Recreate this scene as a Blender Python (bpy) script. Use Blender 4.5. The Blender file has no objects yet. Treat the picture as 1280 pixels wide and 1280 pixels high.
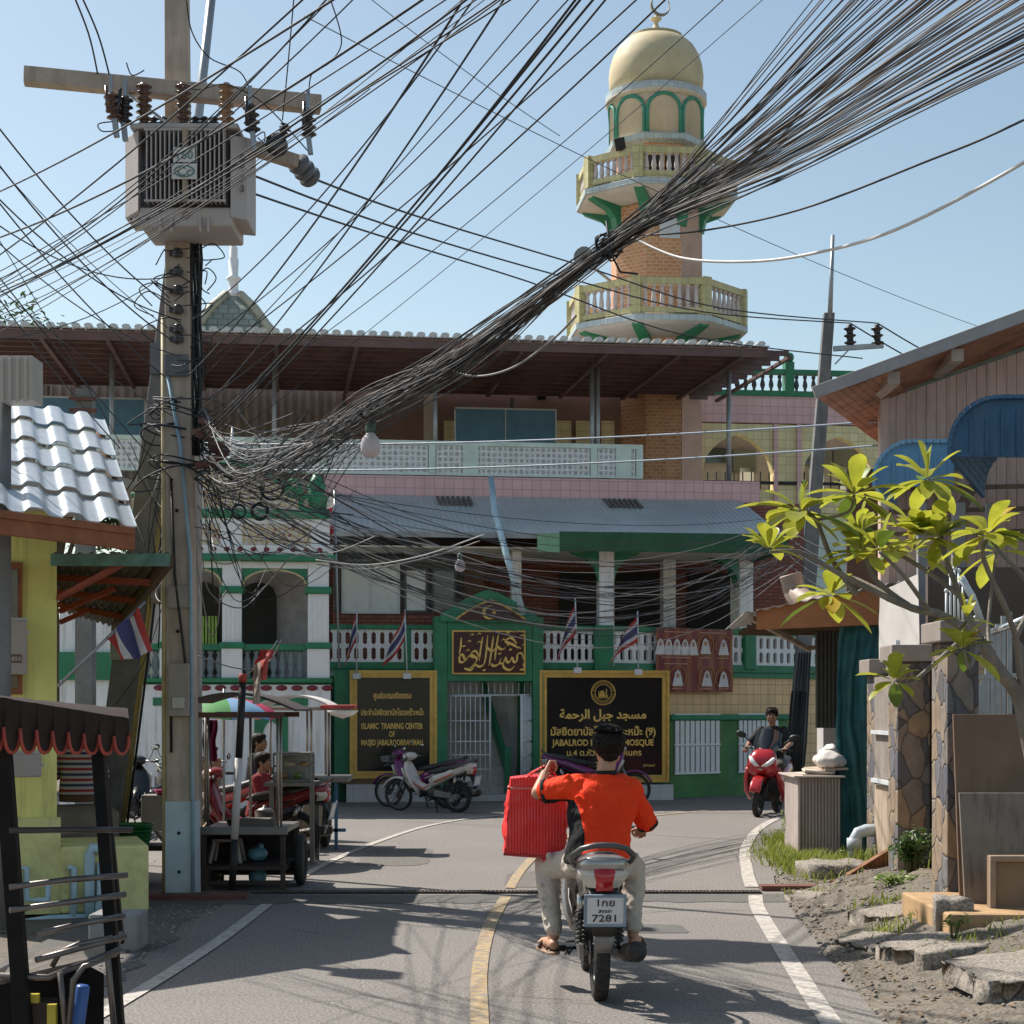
import bpy,math,random
from mathutils import Vector,Matrix
R=math.radians
S=bpy.context.scene
COL=S.collection
rnd=random.Random(7)
# camera, sky, sun, exposure
cd=bpy.data.cameras.new('camera');cam=bpy.data.objects.new('camera',cd);COL.objects.link(cam);S.camera=cam
cam.location=(0,0,1.76);cam.rotation_euler=(R(90),0,0)
cd.sensor_width=36;cd.lens=36*2200/1280;cd.shift_y=(883-640)/1280;cd.clip_start=.1;cd.clip_end=2000
SUN_EL,SUN_ROT=50,-53
W=bpy.data.worlds.new('World');S.world=W;W.use_nodes=True
_nt=W.node_tree;_bg=_nt.nodes['Background'];_sk=_nt.nodes.new('ShaderNodeTexSky')
_sk.sky_type='NISHITA';_sk.sun_disc=False;_sk.sun_elevation=R(SUN_EL);_sk.sun_rotation=R(SUN_ROT)
_sk.air_density=1.0;_sk.dust_density=1.0;_sk.ozone_density=.6
_tn=_nt.nodes.new('ShaderNodeMixRGB');_tn.blend_type='MULTIPLY';_tn.inputs[0].default_value=1;_tn.inputs[2].default_value=(.82,.80,.70,1)
_nt.links.new(_sk.outputs[0],_tn.inputs[1]);_nt.links.new(_tn.outputs[0],_bg.inputs[0]);_bg.inputs[1].default_value=.103
sl=bpy.data.lights.new('sun','SUN');sun=bpy.data.objects.new('sun',sl);COL.objects.link(sun)
sl.energy=3.6;sl.angle=R(.5);sl.color=(1,.94,.86)
_d=Vector((-math.sin(R(SUN_ROT))*math.cos(R(SUN_EL)),-math.cos(R(SUN_ROT))*math.cos(R(SUN_EL)),-math.sin(R(SUN_EL))))
sun.rotation_euler=_d.to_track_quat('-Z','Y').to_euler()
S.view_settings.view_transform='Standard';S.view_settings.look='None';S.view_settings.gamma=1
S.view_settings.exposure=.95
S.cycles.max_bounces=6;S.cycles.transparent_max_bounces=8;S.cycles.caustics_reflective=False;S.cycles.caustics_refractive=False
# geometry helpers
F_,H_=2200.0,1.76
def P(px,py,Y):return Vector(((px-640)*Y/F_,Y,H_+(883-py)*Y/F_))
def G(px,py,z=0):
 Y=(H_-z)*F_/(py-883);return Vector(((px-640)*Y/F_,Y,z))
def lerp(a,b,t):return a+(b-a)*t
class Frame:
 def __init__(s,Yb,sl,X0=0):
  s.Yb,s.s,s.ang=Yb,sl,math.atan(sl);s.o=Vector((0,Yb,0));s.m=Matrix.Translation(s.o)@Matrix.Rotation(s.ang,4,'Z');s.i=s.m.inverted()
 def at(s,px,py,d=0):
  k=(px-640)/F_;Yb=s.Yb+d/math.cos(s.ang)
  Y=Yb/(1-s.s*k);w=P(px,py,Y);l=s.i@w
  return l.x,l.z
 def w(s,x,y,z):return s.m@Vector((x,y,z))
WORLD=Frame(0,0)
class MB:
 def __init__(s):s.v=[];s.f=[];s.mi=[];s.sm=[];s.m=None;s.cm=0;s.cs=False
 def mat(s,i):s.cm=i;return s
 def smooth(s,b=True):s.cs=b;return s
 def add(s,vs,fs,sm=None):
  n=len(s.v)
  if s.m is not None:vs=[s.m@Vector(v)for v in vs]
  s.v+=[tuple(v)for v in vs];s.f+=[tuple(i+n for i in f)for f in fs]
  s.mi+=[s.cm]*len(fs);s.sm+=[s.cs if sm is None else sm]*len(fs);return s
 def box(s,x0,x1,y0,y1,z0,z1):
  if x0>x1:x0,x1=x1,x0
  if y0>y1:y0,y1=y1,y0
  if z0>z1:z0,z1=z1,z0
  return s.add([(x0,y0,z0),(x1,y0,z0),(x1,y1,z0),(x0,y1,z0),(x0,y0,z1),(x1,y0,z1),(x1,y1,z1),(x0,y1,z1)],[(0,3,2,1),(4,5,6,7),(0,1,5,4),(1,2,6,5),(2,3,7,6),(3,0,4,7)])
 def hexa(s,b,t):
  return s.add(list(b)+list(t),[(0,3,2,1),(4,5,6,7),(0,1,5,4),(1,2,6,5),(2,3,7,6),(3,0,4,7)])
 def beam(s,a,b,w,h,up=(0,0,1)):
  a,b=Vector(a),Vector(b);d=(b-a).normalized();up=Vector(up)
  if abs(d.dot(up))>.98:up=Vector((0,1,0))
  x=d.cross(up).normalized()*w/2;z=x.cross(d).normalized()*h/2
  return s.hexa([a-x-z,a+x-z,a+x+z,a-x+z],[b-x-z,b+x-z,b+x+z,b-x+z])
 def tube(s,pts,r,n=8,caps=True,flat=1.0):
  pts=[Vector(p)for p in pts];m=len(pts)
  rs=r if isinstance(r,(list,tuple))else[r]*m
  vs,fs=[],[];prev=None
  for i,p in enumerate(pts):
   t=(pts[min(i+1,m-1)]-pts[max(i-1,0)])
   t=t.normalized()if t.length>1e-9 else Vector((0,0,1))
   if prev is None:a=Vector((0,0,1))if abs(t.z)<.9 else Vector((1,0,0));x=t.cross(a).normalized()
   else:
    x=prev-t*prev.dot(t)
    x=x.normalized()if x.length>1e-6 else t.orthogonal().normalized()
   prev=x;y=t.cross(x)
   for k in range(n):
    a=2*math.pi*k/n;vs.append(p+(x*math.cos(a)+y*math.sin(a)*flat)*rs[i])
  for i in range(m-1):
   for k in range(n):
    k2=(k+1)%n;fs.append((i*n+k,i*n+k2,(i+1)*n+k2,(i+1)*n+k))
  s.add(vs,fs,True)
  if caps:
   nb=len(s.v)-m*n
   s.f+=[tuple(nb+k for k in reversed(range(n))),tuple(nb+(m-1)*n+k for k in range(n))];s.mi+=[s.cm]*2;s.sm+=[False]*2
  return s
 def lathe(s,prof,c=(0,0,0),n=16,axis='Z',sm=True,phase=0,cap=True):
  c=Vector(c);vs=[];m=len(prof)
  for r,z in prof:
   for k in range(n):
    a=2*math.pi*k/n+phase;x,y=r*math.cos(a),r*math.sin(a)
    vs.append(c+Vector({'Z':(x,y,z),'X':(z,x,y),'Y':(y,z,x)}[axis]))
  fs=[(i*n+k,i*n+(k+1)%n,(i+1)*n+(k+1)%n,(i+1)*n+k)for i in range(m-1)for k in range(n)]
  if cap:fs+=[tuple(reversed(range(n))),tuple((m-1)*n+k for k in range(n))]
  return s.add(vs,fs,sm)
 def torus(s,c,R0,r,n=24,k=8,axis='Y'):
  vs=[];c=Vector(c)
  for i in range(n):
   a=2*math.pi*i/n
   for j in range(k):
    b=2*math.pi*j/k;q=R0+r*math.cos(b);h=r*math.sin(b)
    x,y=q*math.cos(a),q*math.sin(a);vs.append(c+Vector({'Y':(x,h,y),'X':(h,x,y),'Z':(x,y,h)}[axis]))
  return s.add(vs,[(i*k+j,i*k+(j+1)%k,((i+1)%n)*k+(j+1)%k,((i+1)%n)*k+j)for i in range(n)for j in range(k)],True)
 def ball(s,c,r,n=12,m=8,rot=None):
  c=Vector(c);r=r if isinstance(r,(tuple,list))else(r,r,r);vs=[Vector((0,0,-1))]
  for i in range(1,m):
   t=math.pi*i/m
   for k in range(n):
    a=2*math.pi*k/n;vs.append(Vector((math.sin(t)*math.cos(a),math.sin(t)*math.sin(a),-math.cos(t))))
  vs.append(Vector((0,0,1)))
  fs=[(0,1+(k+1)%n,1+k)for k in range(n)]
  for i in range(m-2):
   for k in range(n):fs.append((1+i*n+k,1+i*n+(k+1)%n,1+(i+1)*n+(k+1)%n,1+(i+1)*n+k))
  L=len(vs)-1;b=1+(m-2)*n
  fs+=[(L,b+k,b+(k+1)%n)for k in range(n)]
  vs=[Vector((v.x*r[0],v.y*r[1],v.z*r[2]))for v in vs]
  if rot is not None:vs=[rot@v for v in vs]
  return s.add([c+v for v in vs],fs,True)
 def limb(s,a,b,r0,r1,n=12):
  a,b=Vector(a),Vector(b);d=b-a;L=d.length;d.normalize();pts=[];rs=[]
  for i in range(5):
   t=math.pi/2*i/4;pts.append(a-d*r0*math.cos(t));rs.append(max(r0*math.sin(t),.0015))
  for i in range(5):
   t=math.pi/2*i/4;pts.append(b+d*r1*math.sin(t));rs.append(max(r1*math.cos(t),.0015))
  return s.tube(pts,rs,n)
 def prism(s,poly,y0,y1):
  n=len(poly);a=sum(poly[i][0]*poly[(i+1)%n][1]-poly[(i+1)%n][0]*poly[i][1]for i in range(n))
  if a<0:poly=poly[::-1]
  return s.add([(x,y0,z)for x,z in poly]+[(x,y1,z)for x,z in poly],[tuple(range(n)),tuple(reversed(range(n,2*n)))]+[(i,i+n,(i+1)%n+n,(i+1)%n)for i in range(n)])
 def strip(s,A,B,sm=False):
  n=len(A);return s.add(list(A)+list(B),[(i,i+1,n+i+1,n+i)for i in range(n-1)],sm)
 def grid(s,fn,nu,nv,sm=True):
  vs=[fn(i/nu,j/nv)for j in range(nv+1)for i in range(nu+1)]
  return s.add(vs,[(j*(nu+1)+i,j*(nu+1)+i+1,(j+1)*(nu+1)+i+1,(j+1)*(nu+1)+i)for j in range(nv)for i in range(nu)],sm)
 def slab(s,fn,nu,nv,th,sm=True):
  th=Vector(th);n0=len(s.f);s.grid(fn,nu,nv,sm)
  s.grid(lambda u,v:Vector(fn(1-u,v))+th,nu,nv,sm)
  for e in([fn(i/nu,0)for i in range(nu+1)],[fn(1,j/nv)for j in range(nv+1)],[fn(1-i/nu,1)for i in range(nu+1)],[fn(0,1-j/nv)for j in range(nv+1)]):
   s.strip([Vector(q)+th for q in e],e)
  return s
 def text(s,body,x,z,size,y=0,off=0.0,align='CENTER',sx=1.0,depth=.004,shear=0.0):
  c=bpy.data.curves.new('t','FONT');c.body=body;c.size=1;c.align_x=align;c.offset=off;c.extrude=depth/max(size,1e-6)/2;c.resolution_u=2;c.shear=shear
  o=bpy.data.objects.new('t',c);COL.objects.link(o);dg=bpy.context.evaluated_depsgraph_get()
  me=bpy.data.meshes.new_from_object(o.evaluated_get(dg));bpy.data.objects.remove(o);bpy.data.curves.remove(c)
  s.add([(x+v.co.x*size*sx,y-v.co.z*size,z+v.co.y*size)for v in me.vertices],[tuple(p.vertices)for p in me.polygons])
  bpy.data.meshes.remove(me);return s
 def mesh(s,name,mats,off=None):
  me=bpy.data.meshes.new(name);vs=s.v
  if off is not None:vs=[(a-off[0],b-off[1],c-off[2])for a,b,c in vs]
  me.from_pydata(vs,[],s.f)
  mats=mats if isinstance(mats,(list,tuple))else[mats]
  for m in mats:me.materials.append(m)
  me.polygons.foreach_set('material_index',s.mi);me.polygons.foreach_set('use_smooth',s.sm)
  if any(m.get('uv')for m in mats if m):
   uv=me.uv_layers.new(name='UVMap').data;Z=Vector((0,0,1));Vv=[Vector(v)for v in s.v]
   for p in me.polygons:
    n=p.normal
    if abs(n.z)>.95:tx,ty=Vector((1,0,0)),Vector((0,1,0))
    else:tx=Z.cross(n).normalized();ty=n.cross(tx)
    for li,vi in zip(p.loop_indices,p.vertices):q=Vv[vi];uv[li].uv=(q.dot(tx),q.dot(ty))
  me.validate();me.update();return me
def tagobj(o,label=None,cat=None,group=None,kind=None):
 if label:o['label']=label
 if cat:o['category']=cat
 if group:o['group']=group
 if kind:o['kind']=kind
 return o
def mods(o,bevel=0,remesh=0,smooth=0,sub=0,disp=None):
 if remesh:
  m=o.modifiers.new('remesh','REMESH');m.mode='VOXEL';m.voxel_size=remesh;m.use_smooth_shade=True
 if smooth:m=o.modifiers.new('smooth','SMOOTH');m.factor=.5;m.iterations=smooth
 if disp:
  tx=bpy.data.textures.get('folds%g'%disp[1])or bpy.data.textures.new('folds%g'%disp[1],'CLOUDS');tx.noise_scale=disp[1];tx.noise_depth=2;m=o.modifiers.new('folds','DISPLACE');m.texture=tx;m.strength=disp[0];m.mid_level=.5;m.texture_coords='LOCAL'
 if sub:m=o.modifiers.new('sub','SUBSURF');m.levels=m.render_levels=sub
 if bevel:m=o.modifiers.new('bevel','BEVEL');m.width=bevel;m.segments=2;m.limit_method='ANGLE';m.angle_limit=R(40)
 return o
class Thing:
 def __init__(s,name,label,cat,base=(0,0,0),group=None,frame=WORLD,kind=None,rz=0.0,rx=0.0,ry=0.0):
  s.base=Vector(base);s.rot=rz or rx or ry
  s.o=bpy.data.objects.new(name,None);COL.objects.link(s.o);s.o.empty_display_size=.1
  s.o.location=frame.w(*base);s.o.rotation_euler=(rx,ry,frame.ang+rz)
  if s.rot:s.base=Vector((0,0,0))
  tagobj(s.o,label,cat,group,kind)
 def part(s,name,mb,mats,parent=None,label=None,**k):
  me=mb.mesh(name,mats,s.base);o=bpy.data.objects.new(name,me);COL.objects.link(o);o.parent=parent or s.o
  if label:o['label']=label
  return mods(o,**k)
 def inst(s,name,me,loc,rz=0,parent=None,scale=None):
  o=bpy.data.objects.new(name,me);COL.objects.link(o);o.parent=parent or s.o
  o.location=Vector(loc)-(s.base if parent is None or parent.type=='EMPTY' or True else 0);o.rotation_euler=(0,0,rz)
  if scale:o.scale=scale
  return o
def single(name,mb,mats,label,cat,base=(0,0,0),group=None,frame=WORLD,kind=None,**k):
 me=mb.mesh(name,mats,base);o=bpy.data.objects.new(name,me);COL.objects.link(o)
 o.location=frame.w(*base);o.rotation_euler=(0,0,frame.ang);tagobj(o,label,cat,group,kind);return mods(o,**k)
def struct(name,mb,mats,kind='structure',**k):
 me=mb.mesh(name,mats);o=bpy.data.objects.new(name,me);COL.objects.link(o);o['kind']=kind;return mods(o,**k)
def copy_tree(o,parent=None):
 c=o.copy();COL.objects.link(c)
 if parent:c.parent=parent
 for ch in list(o.children):copy_tree(ch,c)
 return c
 # materials
def srgb(h):
 c=[int(h[i:i+2],16)/255 for i in(0,2,4)]
 return tuple(x/12.92 if x<=.04045 else((x+.055)/1.055)**2.4 for x in c)
class NT:
 def __init__(s,name):
  s.m=bpy.data.materials.new(name);s.m.use_nodes=True;s.t=s.m.node_tree;s.b=s.t.nodes['Principled BSDF'];s.out=s.t.nodes['Material Output']
 def n(s,typ,**k):
  nd=s.t.nodes.new('ShaderNode'+typ)
  for a,v in k.items():
   if a.startswith('i_'):
    key=a[2:];key=int(key)if key.isdigit()else key.replace('_',' ')
    s.set(nd.inputs[key],v)
   else:setattr(nd,a,v)
  return nd
 def set(s,sock,v):
  if isinstance(v,bpy.types.NodeSocket):s.t.links.new(v,sock)
  elif isinstance(v,bpy.types.Node):s.t.links.new(v.outputs[0],sock)
  elif isinstance(v,tuple)and len(v)==3 and sock.type=='RGBA':sock.default_value=(*v,1)
  else:sock.default_value=v
 def mix(s,f,a,b,mode='MIX'):
  nd=s.n('MixRGB',blend_type=mode);s.set(nd.inputs[0],f);s.set(nd.inputs[1],a);s.set(nd.inputs[2],b);return nd.outputs[0]
 def noise(s,vec,scale,detail=4,rough=.6):return s.n('TexNoise',i_Vector=vec,i_Scale=scale,i_Detail=detail,i_Roughness=rough).outputs[0]
 def ramp(s,f,a,b,ca=(0,0,0),cb=(1,1,1)):
  nd=s.n('ValToRGB');s.set(nd.inputs[0],f);e=nd.color_ramp.elements;e[0].position=a;e[1].position=b;e[0].color=(*ca,1);e[1].color=(*cb,1);return nd.outputs[0]
 def coord(s,kind='Object',scale=None):
  c=s.n('TexCoord').outputs[kind]
  if scale:c=s.n('Mapping',i_Vector=c,i_Scale=scale).outputs[0]
  return c
 def bump(s,h,d=.01,st=.6):
  nd=s.n('Bump',i_Strength=st,i_Distance=d,i_Height=h);s.set(s.b.inputs['Normal'],nd.outputs[0])
 def mul(s,f,k):
  nd=s.n('Math',operation='MULTIPLY');s.set(nd.inputs[0],f);nd.inputs[1].default_value=k;return nd.outputs[0]
def lin(c):return srgb(c)if isinstance(c,str)else tuple(c)
def mul3(c,k):return tuple(min(x*k,1)for x in c)
MC={}
def mt(name,col,rough=.7,metal=0,var=.18,scale=5,dirt=None,damt=.5,dscale=1.2,streak=False,bump=0,bscale=60,spec=.4,coat=0,uv=False,trans=0,sss=0):
 if name in MC:return MC[name]
 t=NT(name);c=lin(col);co=t.coord()
 n1=t.noise(co,scale);base=t.mix(t.ramp(n1,.3,.7),mul3(c,1-var),mul3(c,1+var))
 if dirt is not None:
  co2=t.coord(scale=(5,5,.45))if streak else co
  n2=t.noise(co2,dscale,6,.65);base=t.mix(t.mul(t.ramp(n2,.48,.72),damt),base,lin(dirt))
 t.set(t.b.inputs['Base Color'],base);t.b.inputs['Metallic'].default_value=metal
 t.set(t.b.inputs['Roughness'],t.ramp(t.noise(co,scale*2.3),.2,.8,(max(rough-.12,.03),)*3,(min(rough+.12,1),)*3))
 t.b.inputs['Specular IOR Level'].default_value=spec
 if coat:t.b.inputs['Coat Weight'].default_value=coat;t.b.inputs['Coat Roughness'].default_value=.06
 if sss:t.b.inputs['Subsurface Weight'].default_value=sss;t.b.inputs['Subsurface Radius'].default_value=(.01,.004,.002)
 if bump:t.bump(t.noise(co,bscale,6),bump)
 if trans:
  tr=t.n('BsdfTranslucent');t.set(tr.inputs[0],base);ms=t.n('MixShader',i_0=trans);t.set(ms.inputs[1],t.b.outputs[0]);t.set(ms.inputs[2],tr.outputs[0]);t.set(t.out.inputs[0],ms.outputs[0])
 if uv:t.m['uv']=True
 MC[name]=t.m;return t.m
def tile(name,col,mortar,w,h,off=.5,gap=.006,var=.12,rough=.4,col2=None,dirt=None,damt=.4,bumpd=.004,dscale=.8):
 if name in MC:return MC[name]
 t=NT(name);c=lin(col);uvc=t.coord('UV');b=t.n('TexBrick',offset=off,offset_frequency=2,squash=1)
 for k,v in dict(Color1=mul3(c,1-var),Color2=lin(col2)if col2 else mul3(c,1+var),Mortar=lin(mortar)).items():t.set(b.inputs[k],v)
 t.set(b.inputs['Vector'],uvc);b.inputs['Scale'].default_value=1;b.inputs['Mortar Size'].default_value=gap;b.inputs['Brick Width'].default_value=w;b.inputs['Row Height'].default_value=h;b.inputs['Bias'].default_value=0
 base=b.outputs[0];n1=t.noise(t.coord(),1.3,5);base=t.mix(t.mul(t.ramp(n1,.3,.75),.35),base,mul3(c,.7))
 if dirt:base=t.mix(t.mul(t.ramp(t.noise(t.coord(scale=(4,4,.6)),dscale,6),.5,.75),damt),base,lin(dirt))
 t.set(t.b.inputs['Base Color'],base);t.b.inputs['Roughness'].default_value=rough
 nd=t.n('Math',operation='SUBTRACT');nd.inputs[0].default_value=1;t.set(nd.inputs[1],b.outputs['Fac']);t.bump(nd.outputs[0],bumpd)
 t.m['uv']=True;MC[name]=t.m;return t.m
def glass(name,col=(.03,.04,.045),rough=.06,spec=.7):
 return mt(name,col,rough,0,.1,3,spec=spec)
from mathutils import noise as mn
# ground, road, bank
def ground_mat(name,a,b,c,bumpd=.02,fine=220,crack=0,patch=.5,cw=.018,con=.55):
 t=NT(name);co=t.coord();n1=t.noise(co,.55,8,.6);n2=t.noise(co,3.1,8,.7);n3=t.noise(co,fine,3,.7)
 base=t.mix(t.ramp(n1,.35,.65),lin(a),lin(b));base=t.mix(t.mul(t.ramp(n2,.5,.68),patch),base,lin(c))
 base=t.mix(t.mul(t.ramp(t.noise(co,.23,5,.7),.45,.62),.35),base,mul3(lin(a),.72));base=t.mix(con,base,t.mix(t.ramp(n3,.36,.64),mul3(lin(a),.4),mul3(lin(b),1.6)))
 h=t.n('Math',operation='ADD');t.set(h.inputs[0],t.mul(n2,.6));t.set(h.inputs[1],t.mul(n3,.35));hh=h.outputs[0]
 if crack:
  v=t.n('TexVoronoi',feature='DISTANCE_TO_EDGE',i_Vector=t.mix(.12,co,t.n('TexNoise',i_Vector=co,i_Scale=3.0).outputs[1]),i_Scale=crack)
  k=t.ramp(v.outputs[0],cw*.3,cw,(1,1,1),(0,0,0));k2=t.n('Math',operation='MULTIPLY',i_0=k,i_1=t.ramp(t.noise(co,.9,3),.48,.58));base=t.mix(t.mul(k2.outputs[0],.75),base,mul3(lin(a),.3))
 t.set(t.b.inputs['Base Color'],base);t.b.inputs['Roughness'].default_value=.9;t.b.inputs['Specular IOR Level'].default_value=.25;t.bump(hh,bumpd,.7);return t.m
ASPH=ground_mat('asphalt',(.165,.151,.139),(.225,.206,.189),(.125,.115,.107),.012,52,.42,.5,.0035,.62)
ASPH_D=ground_mat('asphalt_patch',(.10,.095,.09),(.145,.138,.13),(.19,.18,.165),.014,90,0,.5)
PATCH_L=ground_mat('worn_asphalt_patch',(.125,.114,.104),(.17,.154,.14),(.20,.18,.165),.014,46,0,.5,.004,.6)
DIRT=ground_mat('dirt',(.11,.097,.081),(.185,.16,.13),(.26,.225,.185),.05,45,0,.55)
CONC_G=ground_mat('old_concrete',(.20,.175,.15),(.31,.275,.235),(.14,.122,.105),.03,50,1.6,.6)
def paint(name,col,wear=.5):
 t=NT(name);co=t.coord();f=t.ramp(t.noise(co,14,8,.7),wear-.08,wear+.12);f2=t.ramp(t.noise(co,120,3,.7),.25,.5)
 t.set(t.b.inputs['Base Color'],t.mix(t.n('Math',operation='MULTIPLY',i_0=f,i_1=f2).outputs[0]if False else f,(.2,.185,.17),t.mix(f2,mul3(lin(col),.6),lin(col))));t.b.inputs['Roughness'].default_value=.8
 return t.m
WPAINT=paint('white_road_paint',(.50,.46,.41),.42);YPAINT=paint('yellow_road_paint',(.46,.32,.15),.47)
g=MB();N=40
g.add([(-300,-60,-.03),(300,-60,-.03),(300,600,-.03),(-300,600,-.03)],[(0,1,2,3)])
struct('ground',g,DIRT)
right_edge=[(1.6,-6),(1.62,6),(1.77,9.75),(1.92,12.2),(2.12,15.1),(2.5,18.7),(2.91,21.9),(3.6,25.5),(4.43,28.3),(5.6,30.4),(7.5,32),(11,33.2),(16,34.2)]
def smooth_line(pts,n=8):
 out=[];pts=[Vector((p[0],p[1],0))for p in pts]
 for i in range(len(pts)-1):
  p0,p1,p2,p3=pts[max(i-1,0)],pts[i],pts[i+1],pts[min(i+2,len(pts)-1)]
  for k in range(n):
   t=k/n;out.append(.5*((2*p1)+(p2-p0)*t+(2*p0-5*p1+4*p2-p3)*t*t+(3*p1-p0-3*p2+p3)*t**3))
 out.append(pts[-1]);return out
def offset(line,d,z):
 out=[]
 for i,p in enumerate(line):
  t=(line[min(i+1,len(line)-1)]-line[max(i-1,0)]).normalized();n=Vector((t.y,-t.x,0));q=p+n*d;q.z=z;out.append(q)
 return out
RE=smooth_line(right_edge)
rr=random.Random(3)
edge=offset(RE,.3,0)
for q in edge:q.x+=rr.uniform(-.06,.06)
rd=MB()
left=[Vector((-3.2 if q.y<15.5 else-9.5,min(q.y,33.0+.13*-4),0))for q in edge]
for i in range(len(edge)):left[i].y=edge[i].y if edge[i].y<30 else 30+(edge[i].y-30)*.5
rd.strip(left,edge);rd.f=[f[::-1]for f in rd.f]
struct('road',rd,ASPH)
fc=MB();fc.add([(-9.5,29.0,.004),(4.2,29.0,.004),(16,34.0,.004),(16,44,.004),(-9.5,34,.004)],[(0,1,2,3,4)])
struct('forecourt_pavement',fc,ASPH)
def marking(name,pts,w,mat,z=.0085,n=8):
 l=smooth_line(pts,n);b=MB();A,B=offset(l,-w/2,z),offset(l,w/2,z)
 b.strip(B,A);struct(name,b,mat)
marking('white_edge_line',[(x,y)for x,y in right_edge if y<16.3]+[(2.26,16.35)],.13,WPAINT)
marking('white_edge_line',[(2.33,17.1)]+[(x,y)for x,y in right_edge if y>17.2],.13,WPAINT)
marking('white_edge_line',[(-2.5,8.2),(-2.32,10.4),(-2.2,13),(-2.17,15.6)],.11,WPAINT)
marking('white_edge_line',[(-2.2,17.2),(-2.05,20),(-1.69,23.2),(-1.2,26),(-.4,28),(1.2,29.6)],.09,WPAINT)
marking('yellow_centre_line',[(-.1,6),(-.18,9.75),(-.215,11.8),(-.18,14),(-.06,16.2)],.105,YPAINT)
marking('yellow_centre_line',[(-.02,17),(.13,19.2),(.51,22.5),(1.43,26.3),(2.5,28.6),(4.4,30.6),(8,32.3)],.10,YPAINT)
pm=MB();A,B=[],[]
for i in range(41):
 x=-4.2+i*6.9/40;A.append(Vector((x,15.75+rr.uniform(-.1,.1)+.04*x,.004)));B.append(Vector((x,16.42+.03*x,.004)))
pm.strip(A,B);struct('road_patch',pm,ASPH_D)
pm=MB();A,B=[],[]
for i in range(30):
 y=6+i*9.6/29;A.append(Vector((-3.5,y,.004)));B.append(Vector((-2.52+rr.uniform(-.1,.1)-.02*(y-10),y,.004)))
pm.strip(A,B);pm.f=[f[::-1]for f in pm.f];struct('gravel_shoulder',pm,ASPH_D)
for k,(x0,y0,w_,l_,m_)in enumerate(((.55,17.9,1.25,1.7,ASPH_D),(-1.35,20.6,.8,2.4,ASPH_D),(1.0,13.9,.75,.55,ASPH_D))):
 pm=MB();n_=26;pm.add([(x0+w_/2*math.copysign(abs(math.cos(a))**.4,math.cos(a))+rr.uniform(-.03,.03),y0+l_/2*math.copysign(abs(math.sin(a))**.4,math.sin(a))+rr.uniform(-.03,.03),.0035)for a in[2*math.pi*j/n_ for j in range(n_)]],[tuple(range(n_))]);struct('road_patch',pm,PATCH_L if k!=2 else ASPH_D)
IRON=mt('rusty_iron',(.12,.10,.09),.75,.3,.3,9,dirt=(.2,.09,.05),damt=.6,dscale=4)
DARKM=mt('dark_metal',(.035,.034,.035),.5,.6,.3,8)
RUST=mt('rust_red_steel',(.17,.075,.06),.8,.2,.3,9,dirt=(.07,.05,.04),dscale=5)
dr=Thing('drain_grate','long narrow iron drain grate laid across the road','drain grate',(-.4,16.6,0))
b=MB();b.box(-2.45,2.35,16.53,16.66,.004,.012);dr.part('channel',b,DARKM)
for i in range(10):
 x0=-2.45+i*.48;b=MB();b.box(x0+.01,x0+.47,16.53,16.55,.008,.022);b.box(x0+.01,x0+.47,16.64,16.66,.008,.022)
 for k in range(12):b.box(x0+.03+k*.037,x0+.045+k*.037,16.55,16.64,.008,.02)
 dr.part('grate_panel',b,IRON)
b=MB();b.box(-3.75,-2.42,15.95,16.2,.002,.05);single('drain_cover',b,RUST,'rusty red steel strip laid at the foot of the big utility pole','drain cover',(-3.1,16.1,0))
b=MB();b.box(2.38,3.3,16.75,16.95,.002,.05);single('drain_cover',b,RUST,'rusty red steel strip laid across the right road edge by the grass','drain cover',(2.8,16.85,0))
def edge_x(y):
 for i in range(len(RE)-1):
  if RE[i].y<=y<=RE[i+1].y:return lerp(RE[i].x,RE[i+1].x,(y-RE[i].y)/max(RE[i+1].y-RE[i].y,1e-6))
 return RE[-1].x
def bank_z(x,y):
 t=x-edge_x(y)-.28;k=max(0,min(1,t/1.4));k=k*k*(3-2*k);fall=1 if y<15 else max(0,1-(y-15)/5)
 z=(.02+.30*k*fall)if t>0 else-.02
 if t>.05:z+=.05*mn.noise((x*2.1,y*2.1,0))+.045*abs(mn.noise((x*5,y*3.4,3)))*min(t*2,1)+.018*mn.noise((x*14,y*14,1))
 return z
b=MB();b.grid(lambda u,v:Vector((edge_x(lerp(5,29,v))+.15+u*9,lerp(5,29,v),bank_z(edge_x(lerp(5,29,v))+.15+u*9,lerp(5,29,v)))),150,260)
struct('dirt_bank',b,DIRT)
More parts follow.
